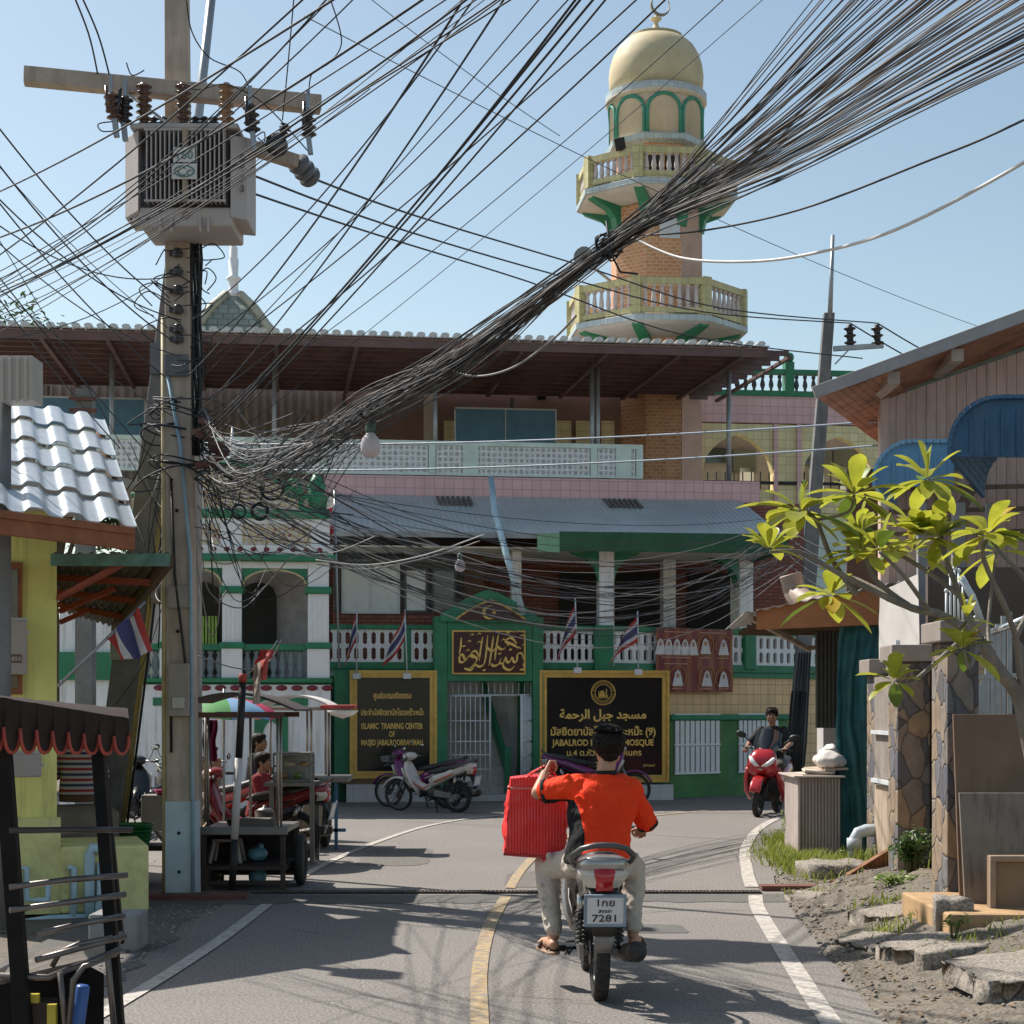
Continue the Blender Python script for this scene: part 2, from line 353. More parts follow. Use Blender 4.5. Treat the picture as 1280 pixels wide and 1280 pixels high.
def rock_slab(name,label,cat,x,y,sx,sy,h,seed,mat,tilt=(0,0),rz=0,z=None,group=None):
 q=random.Random(seed);n,m=44,9;z=bank_z(x,y)if z is None else z;b=MB();vs=[];o_=Vector((seed*7.3,0,0))
 for k in range(m+1):
  s_=(1-k/m)if k>2 else 1.0
  for i in range(n):
   a=2*math.pi*i/n;c,d=math.cos(a),math.sin(a);rg=.86+.30*mn.noise(Vector((c*1.3,d*1.3,0))+o_)+.10*mn.noise(Vector((c*4,d*4,2))+o_);c2,d2=math.copysign(abs(c)**.62,c),math.copysign(abs(d)**.62,d)
   px,py=c2*sx*rg*s_,d2*sy*rg*s_;top=h+px*tilt[0]+py*tilt[1]+.035*h/.08*.5*mn.noise(Vector((px*6,py*6,1))+o_)+.01*mn.noise(Vector((px*22,py*22,1))+o_)
   w=.012*mn.noise(Vector((c*4,d*4,k))+o_);vs.append((px*(1+w),py*(1+w),(-.1,h*.45,top-.012)[k]if k<3 else top))
 b.add(vs,[(k*n+i,k*n+(i+1)%n,(k+1)*n+(i+1)%n,(k+1)*n+i)for k in range(m)for i in range(n)],True);me=b.mesh(name,mat);o=bpy.data.objects.new(name,me);COL.objects.link(o);o.location=(x,y,z);o.rotation_euler=(0,0,rz)
 tagobj(o,label,cat,group);return o
rock_slab('concrete_slab','pale flat concrete apron beside the white line and the red drain grate','concrete slab',2.98,15.7,.52,.75,.06,1,CONC_G,(.06,0),z=.02)
rock_slab('concrete_slab','thick brown slab lying on the grass before the corrugated box','concrete slab',3.30,17.7,.46,.38,.17,2,CONC_G,z=.03)
rock_slab('concrete_slab','cracked slab half buried in the dirt below the climbing plant','concrete slab',2.95,13.6,.36,.33,.05,3,CONC_G,(.1,0),.3)
rock_slab('concrete_slab','broken grey slab with a raised edge left of the blue pipe','concrete slab',2.75,11.75,.34,.40,.045,4,CONC_G,(.08,.03),-.3)
rock_slab('concrete_slab','small pale slab lying against the dirt step near the road edge','concrete slab',2.62,12.6,.3,.34,.03,5,CONC_G,(.1,0),.5)
rock_slab('stone','dark rough stone standing at the corner of the tiled plinth','stone',3.05,12.25,.14,.13,.2,6,CONC_G)
rock_slab('concrete_slab','large pale worn slab in the bottom right corner','concrete slab',2.95,10.0,.5,.55,.05,7,CONC_G,(.07,0),.2)
rock_slab('stone','flat dark stone in the dirt under the blue pipe','stone',2.8,11.15,.26,.14,.08,9,CONC_G,(.05,0),.2)
RED=mt('red_paint',(.42,.07,.045),.6,0,.2,5,dirt=(.15,.06,.05),dscale=3)
b=MB()
b.box(3.02,3.72,16.35,16.37,.05,.10);b.box(3.02,3.72,16.75,16.77,.05,.10)
for i in range(9):b.beam((3.06+i*.078,16.36,.085),(3.09+i*.078,16.76,.085),.035,.03)
single('drain_grate',b,RED,'short red barred grate at the edge of the pale concrete apron','drain grate',(3.3,16.5,.05))
GRAVEL=mt('gravel',(.24,.215,.185),.9,0,.45,30)
b=MB();q=random.Random(5)
for i in range(1300):
 y=q.uniform(9,20);x=edge_x(y)+.2+abs(q.gauss(0,.7))if i%4 else-2.55-abs(q.gauss(0,.3));r=q.uniform(.006,.02)
 b.ball((x,y if i%4 else q.uniform(9.6,15.5),(bank_z(x,y)if i%4 else 0)+r*.3),(r,r*q.uniform(.7,1.2),r*.7),5,4)
struct('gravel',b,GRAVEL,'stuff')
GRASS=mt('grass_blade',(.25,.29,.05),.6,0,.35,12,trans=.4)
LEAFD=mt('dark_leaf',(.055,.11,.028),.45,0,.4,9,trans=.25)
LEAFL=mt('light_leaf',(.17,.26,.045),.45,0,.35,9,trans=.35)
def blade(b,p,h,w,q):
 a=q.uniform(0,6.28);d=Vector((math.cos(a),math.sin(a),0));s=Vector((-d.y,d.x,0))*w;k=q.uniform(.2,.9)*h;p=Vector(p)
 b.add([p-s,p+s,p+d*k*.4+s*.7+Vector((0,0,h*.6)),p+d*k*.4-s*.7+Vector((0,0,h*.6)),p+d*k+Vector((0,0,h))],[(0,1,2,3),(3,2,4)])
def grass(name,spots,label=None):
 b=MB();q=random.Random(11)
 for cx,cy,rx,ry,n,h in spots:
  for i in range(n):
   x,y=cx+q.gauss(0,rx),cy+q.gauss(0,ry);blade(b,(x,y,bank_z(x,y)-.01),h*q.uniform(.4,1.2),q.uniform(.004,.009),q)
 o=struct(name,b,GRASS,'stuff')
grass('grass',[(3.22,19.6,.16,.8,3200,.15),(3.12,18.0,.14,.35,900,.12),(3.5,21.8,.18,.8,1100,.16),(3.7,18.2,.25,.15,350,.2),(3.0,14.35,.12,.12,120,.08),(2.75,12.9,.16,.1,130,.09),(3.0,11.6,.2,.12,90,.07),(3.3,10.9,.2,.2,80,.08),(4.05,17.0,.15,.2,150,.25),(2.7,16.2,.15,.06,60,.08)])
b=MB();q=random.Random(77);LITT=mt('dry_leaf',(.20,.12,.055),.8,0,.5,20)
for i in range(420):
 y=q.uniform(9,17);x=edge_x(y)+.1+abs(q.gauss(0,.75));s=q.uniform(.012,.035);a=q.uniform(0,6.28);z=bank_z(x,y)+.008;c,d=math.cos(a)*s,math.sin(a)*s
 b.add([(x-c,y-d,z),(x-d*.45,y+c*.45,z+q.uniform(0,.012)),(x+c,y+d,z+q.uniform(0,.01)),(x+d*.45,y-c*.45,z+q.uniform(0,.012))],[(0,1,2),(0,2,3)])
struct('leaf_litter',b,LITT,'stuff')
def leafy(name,label,cat,x,y,z,n,rx,ry,rz_,size,mat,seed,group=None):
 t=Thing(name,label,cat,(x,y,z),group);q=random.Random(seed);st=MB();lf=MB();ns=max(4,n//14)
 tips=[]
 for i in range(ns):
  a=q.uniform(0,6.28);k=q.uniform(.3,1);tip=Vector((x+math.cos(a)*rx*k,y+math.sin(a)*ry*k,z+rz_*q.uniform(.5,1)))
  mid=Vector((x,y,z)).lerp(tip,.5)+Vector((0,0,rz_*.15));st.tube([(x+math.cos(a)*rx*.15,y+math.sin(a)*ry*.15,z-.03),mid,tip],[.007,.005,.003],5);tips.append((mid,tip))
 for i in range(n):
  m,tp=q.choice(tips);c=m.lerp(tp,q.uniform(-.4,1.05))+Vector((q.gauss(0,rx*.13),q.gauss(0,ry*.13),q.gauss(0,rz_*.08)))
  leaf(lf,c,Vector((q.gauss(0,1),q.gauss(0,1),q.uniform(-.5,.6))),size*q.uniform(.6,1.3),q)
 t.part('stem',st,mt('stem_green',(.12,.13,.05),.7));t.part('foliage',lf,mat);return t
def leaf(b,c,d,L,q,wr=.36,fold=.18):
 d=d.normalized();s=d.cross(Vector((0,0,1))+Vector((q.gauss(0,.4),q.gauss(0,.4),0)));s=s.normalized()if s.length>.01 else Vector((1,0,0));n=s.cross(d);w=L*wr
 P0,P1,P2=c,c+d*L*.5-n*L*.02,c+d*L-n*L*.14
 b.add([P0,P1,P2,c+d*L*.3+s*w*.5+n*L*fold*.4,c+d*L*.68+s*w*.46+n*L*fold*.3,c+d*L*.3-s*w*.5+n*L*fold*.4,c+d*L*.68-s*w*.46+n*L*fold*.3],[(0,3,1),(3,4,1),(1,4,2),(0,1,5),(5,1,6),(1,2,6)],True)
leafy('creeper_plant','dark green leafy plant creeping over the foot of the stone pillar','plant',3.66,16.1,.2,330,.2,.25,.42,.085,LEAFD,21)
leafy('creeper_plant','bright green low creeper spreading on the dirt before the pillar','plant',3.32,15.2,.16,150,.24,.22,.16,.075,LEAFL,22)
leafy('weed','small weed growing beside the blue pipe and plinth','weed',2.95,11.75,.24,50,.09,.09,.14,.05,LEAFL,23)
leafy('weed','tall weed beside the grey pipe bend near the tarpaulin','weed',4.0,18.2,.1,70,.12,.1,.4,.07,LEAFL,24)
leafy('weed','weed patch at the bottom of the corrugated box','weed',3.62,18.45,.06,90,.25,.08,.22,.05,LEAFL,25)
leafy('weed','leafy weed growing against the left side of the corrugated box','weed',3.3,20.9,.05,90,.12,.12,.45,.08,LEAFL,26)
# mosque
FM=Frame(33,.13);FR=Frame(32,.7)
def bx(b,F,px0,py0,px1,py1,d,th):
 xa,_=F.at(px0,py0,d);xb,_=F.at(px1,py0,d);pm=(px0+px1)/2;z0=F.at(pm,py1,d)[1];z1=F.at(pm,py0,d)[1]
 return b.box(xa,xb,d,d+th,z0,z1)
GREEN=mt('green_gloss_paint',(.028,.22,.11),.45,0,.2,3,dirt=(.06,.13,.075),damt=.6,dscale=3,streak=True)
GREENL=mt('sunlit_green',(.22,.42,.25),.6,0,.15,3)
WHITE=mt('white_wall_paint',(.86,.86,.87),.65,0,.06,2,dirt=(.36,.35,.31),damt=.65,dscale=1.8,streak=True)
WHITE2=mt('white_trim_paint',(.87,.87,.88),.6,0,.05,3,dirt=(.42,.41,.38),damt=.35,dscale=3)
PALE=mt('pale_green_paint',(.70,.82,.76),.65,0,.1,2,dirt=(.33,.36,.32),damt=.4)
PINKT=tile('pink_tile',(.80,.50,.50),(.45,.28,.27),.2,.2,0,.006,.06,.45,dirt=(.5,.3,.3))
YELT=tile('yellow_tile',(.86,.74,.40),(.5,.42,.25),.2,.2,0,.006,.1,.45,dirt=(.4,.33,.2))
ORNT=tile('orange_tile',(.88,.58,.30),(.5,.32,.18),.2,.2,0,.008,.06,.4,dirt=(.4,.26,.15))
BRICK=tile('minaret_brick',(.66,.27,.11),(.70,.48,.34),.16,.085,.5,.012,.2,.6,col2=(.70,.34,.15),dirt=(.76,.52,.28),damt=.4)
BLUET=tile('blue_white_tile',(.50,.58,.60),(.35,.38,.38),.2,.25,0,.008,.1,.4,dirt=(.36,.30,.24))
CREAM=mt('cream_paint',(.70,.60,.47),.7,0,.07,2,dirt=(.45,.38,.26),damt=.4,streak=True)
YRAIL=tile('yellow_rail_tile',(.60,.54,.26),(.42,.36,.2),.16,.16,0,.008,.1,.45,dirt=(.36,.3,.18),damt=.6)
PLAST=mt('pink_grey_plaster',(.56,.37,.29),.8,0,.12,3,dirt=(.38,.30,.26))
MAROON=mt('maroon_steel',(.15,.09,.085),.6,0,.2,4,dirt=(.05,.03,.03))
BROWNW=mt('brown_wall',(.28,.17,.14),.8,0,.15,2)
REDBR=tile('dark_red_brick',(.30,.10,.07),(.07,.035,.03),.22,.075,.5,.008,.2,.7)
GREYM=mt('grey_roof_sheet',(.60,.64,.64),.5,.3,.12,2,dirt=(.40,.42,.41),damt=.5,dscale=1,streak=False)
SHEETW=mt('white_roof_sheet',(.62,.62,.62),.5,.2,.1,3,dirt=(.35,.33,.30))
PIPEM=mt('galvanised_pipe',(.36,.38,.40),.45,.5,.12,6)
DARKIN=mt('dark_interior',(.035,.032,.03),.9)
STEPM=mt('grey_step_tile',(.46,.44,.41),.7,0,.2,3)
GOLDL=mt('gold_lettering',(.86,.58,.16),.4,.1,.1,9);GOLD=mt('gold_paint',(.66,.43,.11),.4,.2,.18,9,dirt=(.35,.2,.05),damt=.4)
BLKGL=mt('black_polished_granite',(.014,.014,.016),.14,0,.3,40,spec=.4)
MARSIGN=mt('maroon_sign',(.06,.013,.013),.35,0,.2,6)
WINGL=mt('window_glass',(.16,.19,.2),.05,0,.2,2,spec=.8)
BLIND=mt('pale_blind',(.7,.74,.74),.3,0,.12,2,spec=.7)
DKGL=glass('dark_glass')
STEELW=mt('white_steel',(.62,.65,.67),.45,.1,.1,8)
CORRG=mt('brown_grey_siding',(.34,.28,.25),.75,0,.15,3,dirt=(.18,.15,.13),streak=True)
BLUEB=mt('blue_board',(.13,.28,.42),.6,0,.15,3)
def corr(b,x0,x1,y0,z0,y1,z1,pitch=.1,amp=.012,th=.006):
 n=max(6,int((x1-x0)/pitch*4));d=Vector((0,y1-y0,z1-z0)).normalized();nn=Vector((0,-d.z,d.y));
 if nn.z<0:nn=-nn
 def f(u,v,o=0):x=x0+(x1-x0)*u;a=amp*math.sin(2*math.pi*(x-x0)/pitch);return Vector((x,lerp(y0,y1,v),lerp(z0,z1,v)))+nn*(a+o)
 b.grid(lambda u,v:f(u,v,0),n,1);b.grid(lambda u,v:f(1-u,v,-th),n,1)
 b.strip([f(i/n,0,-th)for i in range(n+1)],[f(i/n,0)for i in range(n+1)]);return b
def archwall(b,x0,x1,z0,z1,a0,a1,zs,zt,y0,y1,n=16,ogee=.0,sill=None):
 b.box(x0,a0,y0,y1,z0,z1);b.box(a1,x1,y0,y1,z0,z1);pts=[]
 for i in range(n+1):
  t=i/n*2-1;h=math.sqrt(max(0,1-abs(t)**2.0));h=h*(1-ogee)+ogee*(1-abs(t));pts.append((lerp(a0,a1,i/n),zs+(zt-zs)*h))
 for i in range(n):
  p,q=pts[i],pts[i+1];b.hexa([(p[0],y0,p[1]),(q[0],y0,q[1]),(q[0],y1,q[1]),(p[0],y1,p[1])],[(p[0],y0,z1),(q[0],y0,z1),(q[0],y1,z1),(p[0],y1,z1)])
 if sill:b.box(a0,a1,y0,y1,z0,sill)
 return pts
def fz(px,py,d=0,F=FM):return F.at(px,py,d)[1]
def fxx(px,d=0,F=FM):return F.at(px,700,d)[0]
# main building: ground floor, veranda, terrace, arcade
M=Thing('mosque_building','two storey mosque building with pink parapets, shaded verandas and a long lean-to roof','mosque',FM.at(620,700)[0:1]+(2,0),frame=FM)
zF=fz(620,833);zT=fz(650,597,3)
b=MB();b.box(fxx(405),fxx(552),.1,9,zF-.18,zF);b.box(fxx(552),fxx(672),4.7,9,zF-.18,zF);b.box(fxx(672),fxx(758),.1,9,zF-.18,zF);M.part('veranda_floor',b,WHITE)
b=MB();b.box(fxx(405,2.8),fxx(1005,2.8),2.8,2.98,zF,fz(650,626,3));M.part('veranda_back_wall',b,REDBR)
b=MB();b.box(fxx(405),fxx(553),.12,.3,.0,zF-.18);M.part('ground_floor_wall',b,GREEN);b=MB();b.box(fxx(664),fxx(760),.12,.3,.0,zF-.18);M.part('ground_floor_wall',b,GREEN)
b=MB();b.box(fxx(405),fxx(985),-.1,3.0,fz(620,686),fz(620,684));M.part('veranda_ceiling',b,mt('veranda_ceiling_paint',(.78,.78,.68),.8))
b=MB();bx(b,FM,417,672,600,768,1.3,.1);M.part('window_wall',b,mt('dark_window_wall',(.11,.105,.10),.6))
b=MB();bx(b,FM,417,766,600,832,1.25,.15);M.part('brick_dado',b,REDBR)
for(p0,q0,p1,q1,fm,gm)in((427,705,500,767,STEELW,BLIND),(505,710,535,766,mt('grey_frame',(.10,.105,.11),.5),BLIND),(540,710,571,766,mt('grey_frame',(.1,.1,.1)),DKGL)):
 b=MB();e=3
 bx(b,FM,p0,q0,p1,q0+e,1.2,.06);bx(b,FM,p0,q1-e,p1,q1,1.2,.06);bx(b,FM,p0,q0+e,p0+e,q1-e,1.2,.06);bx(b,FM,p1-e,q0+e,p1,q1-e,1.2,.06)
 if p1-p0>50:bx(b,FM,(p0+p1)/2-1.5,q0+e,(p0+p1)/2+1.5,q1-e,1.21,.05)
 w=M.part('window',b,fm);b=MB();bx(b,FM,p0+e,q0+e,p1-e,q1-e,1.23,.02);M.part('pane',b,gm,w)
for i in range(4):
 b=MB();bx(b,FM,432+i*40,680,466+i*40,702,1.27,.02);M.part('transom_pane',b,DKGL)
b=MB();bx(b,FM,580,672,605,832,.9,.2);M.part('timber_post',b,mt('dark_timber',(.12,.06,.035),.7))
for(p0,p1,q0,q1,d,F)in((749,768,692,776,.02,FM),(829,845,700,780,1.9,FM),(925,942,690,782,.1,FR),(640,652,690,780,.4,FM)):
 b=MB();x0=F.at(p0,700,d)[0];x1=F.at(p1,700,d)[0];b.m=FM.i@F.m;b.box(x0,x1,d,d+.3,zF,fz(620,686));b.m=None;M.part('column',b,WHITE,bevel=.02)
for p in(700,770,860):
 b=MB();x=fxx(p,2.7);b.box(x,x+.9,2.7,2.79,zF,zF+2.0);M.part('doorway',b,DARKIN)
for p,sgn in((768,1),(749,-1)):
 b=MB();x=fxx(p);z=fz(p,690);b.prism([(x,z),(x+sgn*.55,z),(x+sgn*.25,z-.12),(x+sgn*.08,z-.3),(x,z-.55)],.05,.2);M.part('bracket',b,GREEN)
b=MB();b.m=FM.i@FR.m;x=FR.at(925,700,.1)[0];z=fz(620,686);b.prism([(x,z),(x-.7,z),(x-.3,z-.12),(x-.08,z-.3),(x,z-.55)],.12,.3);b.m=None;M.part('bracket',b,GREEN)
e0,e1=fz(620,668,-.5),fz(620,621,2.95)
b=MB();x0,x1=fxx(412,0),fxx(985,0);corr(b,x0,x1-.15,-.5,e0,2.95,e1,.11,.014);M.part('lean_to_roof',b,GREYM);b=MB();b.box(x0,fxx(700),-.54,-.51,e0-.07,e0+.03);M.part('eave_cover_strip',b,mt('grey_cover_strip',(.30,.32,.32),.6,0,.15,5))  # grey strip added to cover the sunlit front edge of the sheet
for p in(572,783):
 b=MB();x=fxx(p,2.2)
 for k in range(7):b.box(x-.36+k*.105,x-.3+k*.105,2.0,2.7,lerp(e0,e1,2.5/3.45)+.03,lerp(e0,e1,3.2/3.45)+.05)if False else b.beam((x-.36+k*.105,1.95,lerp(e0,e1,2.45/3.45)+.03),(x-.36+k*.105,2.75,lerp(e0,e1,3.25/3.45)+.03),.06,.03)
 M.part('roof_vent',b,mt('rusty_vent',(.16,.13,.12),.8,0,.4,14))
b=MB();bx(b,FM,700,666,985,690,-.62,.08);b.box(fxx(985,-.5)-.08,fxx(985,-.5),-.54,2.4,fz(700,690),fz(700,668));M.part('fascia',b,mt('dark_green_fascia',(.025,.10,.05),.6,0,.2,3))
b=MB();bx(b,FM,672,667,700,690,-.6,.06);M.part('fascia',b,GREENL,label='light green fascia end')  # lighter green puts sunlight on this fascia end into its colour
b=MB();b.tube([FM.i@P(614,598,34.2),FM.i@P(618,640,33.0),FM.i@P(632,690,31.8),FM.i@P(654,768,31.9)],.06,10);M.part('drain_pipe',b,mt('pale_blue_pvc',(.45,.60,.66),.5))
b=MB();b.box(fxx(405,3),fxx(950,3),3.0,3.2,fz(650,624,3),zT);b.box(fxx(950,3)-.2,fxx(950,3),3.2,8.5,fz(650,624,3),zT);M.part('pink_parapet',b,PINKT)
b=MB();b.box(-14,fxx(950,3)-.2,3.2,9,zT-.3,zT-.12);M.part('terrace_floor',b,mt('terrace_concrete',(.3,.28,.26),.85))
b=MB();bx(b,FM,-20,484,428,600,8.2,.1);b.box(0,0,0,0,0,0)
x0,x1=fxx(-20,8.1),fxx(428,8.1);b=MB();n=int((x1-x0)/.2);z0=fz(200,600,8.1);z1=fz(200,482,8.1)
b.box(x0,x1,8.16,8.25,z0,z1)
for i in range(n):b.box(x0+i*.2,x0+i*.2+.1,8.11,8.16,z0,z1)
M.part('siding_wall',b,CORRG)
b=MB();bx(b,FM,428,487,775,600,8.0,.2);M.part('terrace_wall',b,BROWNW)
for p0,p1 in((555,570),(694,714),(720,742),(752,768)):
 b=MB();bx(b,FM,p0,526,p1,572,7.95,.05);M.part('yellow_panel',b,YELT)
b=MB();bx(b,FM,530,470,542,598,7.9,.12);M.part('pilaster',b,CREAM)
b=MB();bx(b,FM,428,466,775,470,8.0,.15);bx(b,FM,428,485,775,488,7.98,.2)
for p in(606,734):bx(b,FM,p,470,p+8,485,8.0,.16)
M.part('parapet_rail',b,mt('brown_rail',(.12,.07,.05),.8))
balp=MB();balp.lathe([(.045,0),(.045,.04),(.03,.07),(.065,.17),(.055,.24),(.03,.33),(.05,.37),(.05,.42)],n=8);DKBAL=balp.mesh('baluster',mt('dark_baluster',(.09,.10,.10),.8))
zb0=fz(650,485,8);sc=(fz(650,470,8)-zb0)/.42
for i in range(28):
 p=436+i*12;M.inst('baluster',DKBAL,(fxx(p,8.08),8.08,zb0),0,None,(1,1,sc))
d7=8.6
b=MB();bx(b,FM,872,496,1135,530,d7,.3);M.part('pink_band',b,PINKT)
za,zb_=fz(950,640,d7),fz(950,530,d7)
b=MB();archwall(b,fxx(872,d7),fxx(985,d7),za,zb_,fxx(878,d7),fxx(967,d7),fz(920,590,d7),fz(920,542,d7),d7+.03,d7+.3,20,.25,fz(920,612,d7))
archwall(b,fxx(985,d7),fxx(1135,d7),za,zb_,fxx(1004,d7),fxx(1092,d7),fz(1050,592,d7),fz(1050,546,d7),d7+.03,d7+.3,20,.25,fz(1050,612,d7));M.part('arcade_wall',b,YELT)
b=MB();
for p in(970,999):bx(b,FM,p-2.5,530,p+2.5,640,d7-.03,.06)
M.part('pink_pilaster',b,PINKT)
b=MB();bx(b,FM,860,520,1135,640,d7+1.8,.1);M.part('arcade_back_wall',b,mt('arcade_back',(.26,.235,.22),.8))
for p0,p1,q0,q1,m_ in((882,915,560,578,DKGL),(916,945,562,590,DKGL),(925,942,585,610,WHITE2),(1008,1040,562,582,DKGL),(1042,1078,562,582,DKGL),(1012,1030,588,612,WHITE2),(1050,1070,588,612,WHITE2)):
 b=MB();bx(b,FM,p0,q0,p1,q1,d7+1.72,.06);M.part('arcade_window',b,m_)
b=MB();bx(b,FM,880,602,1095,606,d7-.02,.05)
for i in range(20):bx(b,FM,884+i*11,590,885.2+i*11,612,d7+.1,.03)
M.part('iron_railing',b,DARKM)
b=MB();bx(b,FM,872,462,1135,468,d7,.2);bx(b,FM,872,489,1135,496,d7-.03,.3);M.part('green_rail',b,GREEN)
b=MB();bx(b,FM,982,452,993,489,d7-.02,.28);x,z=FM.at(987.5,446,d7);b.ball((x,d7+.1,z),.13);M.part('green_pier',b,GREEN)
zb0=fz(950,489,d7);sc=(fz(950,468,d7)-zb0)/.42
for i in range(24):
 p=879+i*10.6
 if abs(p-987)>8:M.inst('baluster',DKBAL,(fxx(p,d7+.1),d7+.1,zb0),0,None,(1,1,sc))
b=MB();bx(b,FM,872,640,1180,1010,d7+.4,.3);M.part('rear_wall',b,PALE)
b=MB();b.m=FM.i@FR.m;b.box(FR.at(762,700,.05)[0],FR.at(1180,700,.05)[0],.05,.3,.0,zF-.18);b.m=None;M.part('tiled_wall',b,ORNT)
b=MB();b.m=FM.i@FR.m;b.box(FR.at(762,700,.05)[0],FR.at(1180,700,.05)[0],-.02,3.4,zF-.18,zF-.02);b.m=None;M.part('veranda_slab',b,GREEN)
T2=Thing('breeze_block_balustrade','pale green terrace balustrade of pierced white breeze blocks above the pink parapet','balustrade',(fxx(470,3.05),3.05,zT),frame=FM)
zr0,zr1=zT+.02,fz(470,550,3.05)
b=MB();b.box(fxx(60,3.05),fxx(803,3.05),2.99,3.15,zr1-.09,zr1);b.box(fxx(60,3.05),fxx(803,3.05),3.0,3.14,zr0,zr0+.04);T2.part('rail',b,PALE)
piers=[60,138,200,330,405,540,588,742,779,799]
for p in piers[1:]:
 b=MB();x=fxx(p,3.05);w=.16 if p in(588,779)else.07;b.box(x-w,x+w,2.985,3.16,zr0+.04,zr1-.09);T2.part('pier',b,PALE)
for i in range(len(piers)-1):
 xa,xb=fxx(piers[i],3.05)+.1,fxx(piers[i+1],3.05)-.1;h=zr1-.09-zr0-.04;nr=5;c=h/nr;nc=max(1,round((xb-xa)/c));cw=(xb-xa)/nc;b=MB();zz=zr0+.04
 for k in range(nc+1):b.box(xa+k*cw-.012,xa+k*cw+.012,3.02,3.1,zz,zz+h)
 for k in range(1,nr):b.box(xa,xb,3.022,3.098,zz+k*c-.012,zz+k*c+.012)
 for k in range(nc):
  for j in range(nr):
   cx,cz=xa+(k+.5)*cw,zz+(j+.5)*c
   if(k+j)%2==0:
    for sx,sz in((1,1),(1,-1)):b.beam((cx-sx*cw*.46,3.06,cz-sz*c*.46),(cx+sx*cw*.46,3.06,cz+sz*c*.46),.07,.03,(0,1,0))
   else:
    r=c*.3;q=[(cx-r,cz),(cx,cz+r),(cx+r,cz),(cx,cz-r)]
    for m_ in range(4):b.beam((q[m_][0],3.06,q[m_][1]),(q[(m_+1)%4][0],3.06,q[(m_+1)%4][1]),.07,.026,(0,1,0))
    for sx,sz in((1,1),(1,-1),(-1,1),(-1,-1)):b.beam((cx+sx*r*.5,3.06,cz+sz*r*.5),(cx+sx*cw*.5,3.06,cz+sz*c*.5),.06,.02,(0,1,0))
 T2.part('breeze_block_panel',b,WHITE2)
A=Thing('terrace_awning','long maroon steel awning with white sheet edge across the whole terrace','awning',(fxx(470,3),3.0,zT),frame=FM)
dA0,dA1=1.6,7.7;zA=fz(470,424,dA0);zA2=zA+.16;xl,xr=fxx(-40,dA0),fxx(972,dA0)
b=MB();b.add([(xl,dA0,zA),(xr-.2,dA0,zA),(xr-.9,dA1,zA2),(xl,dA1,zA2),(xl,dA0,zA+.03),(xr-.2,dA0,zA+.03),(xr-.9,dA1,zA2+.03),(xl,dA1,zA2+.03)],[(0,3,2,1),(4,5,6,7),(0,1,5,4),(1,2,6,5),(2,3,7,6),(3,0,4,7)]);A.part('roof_soffit',b,mt('maroon_sheet',(.29,.195,.18),.6,0,.2,2,dirt=(.07,.045,.045),dscale=2))
b=MB();n=int((xr-xl)/.235)
for i in range(n):
 x=xl+(i+.5)*.235;b.tube([(x,dA0-.1,zA+.1),(x,dA1,zA2+.12)],.085,8,True,.6);b.beam((x+.117,dA0-.08,zA+.055),(x+.117,dA1,zA2+.07),.1,.02)
A.part('roof_sheet',b,SHEETW)
b=MB()
for k in range(11):y=lerp(dA0+.05,dA1-.05,k/10);z=lerp(zA,zA2,k/10)-.05;b.box(xl,xr+.25-k*.02,y,y+.06,z-.05,z+.05)
A.part('purlin',b,MAROON)
b=MB()
for p in(-30,60,140,240,343,440,544,640,742,830,905,962):x=fxx(p,3);b.hexa([(x,dA0+.02,zA-.16),(x+.08,dA0+.02,zA-.16),(x+.08,dA1,zA2-.16),(x,dA1,zA2-.16)],[(x,dA0+.02,zA-.1),(x+.08,dA0+.02,zA-.1),(x+.08,dA1,zA2-.1),(x,dA1,zA2-.1)])
A.part('rafter',b,MAROON)
b=MB();b.box(xl,xr-.1,dA0-.02,dA0+.02,zA-.16,zA-.01);A.part('fascia',b,MAROON)
for p,d in((140,3.3),(343,3.3),(544,3.3),(740,3.3),(747,3.35),(911,3.4),(60,7),(430,7),(640,7.2)):
 b=MB();x=fxx(p,d);b.tube([(x,d,zT-.1),(x,d,zA-.1)],.05 if d<5 else.04,10);A.part('post',b,PIPEM)
for p0,q0,p1,q1,d,lb in((570,512,694,557,6.0,'blue two panel board in an aluminium frame standing mid terrace'),(42,498,180,546,6.5,'long blue board on the terrace behind the white tin roof')):
 t=Thing('display_board',lb,'board',(fxx((p0+p1)/2,d),d,zT),frame=FM);b=MB();bx(b,FM,p0,q0,p1,q1,d,.03);t.part('panel',b,BLUEB)
 b=MB()
 for a in((p0-1,q0-2,p1+1,q0),(p0-1,q1,p1+1,q1+2),(p0-2,q0,p0,q1),(p1,q0,p1+2,q1),((p0+p1)/2-.6,q0,(p0+p1)/2+.6,q1)):bx(b,FM,*a,d-.02,.06)
 t.part('frame',b,STEELW)
 b=MB()
 for p in(p0+2,p1-4):x=fxx(p,d);b.box(x,x+.05,d,d+.05,zT-.12,fz(p,q1,d))
 t.part('leg',b,STEELW)
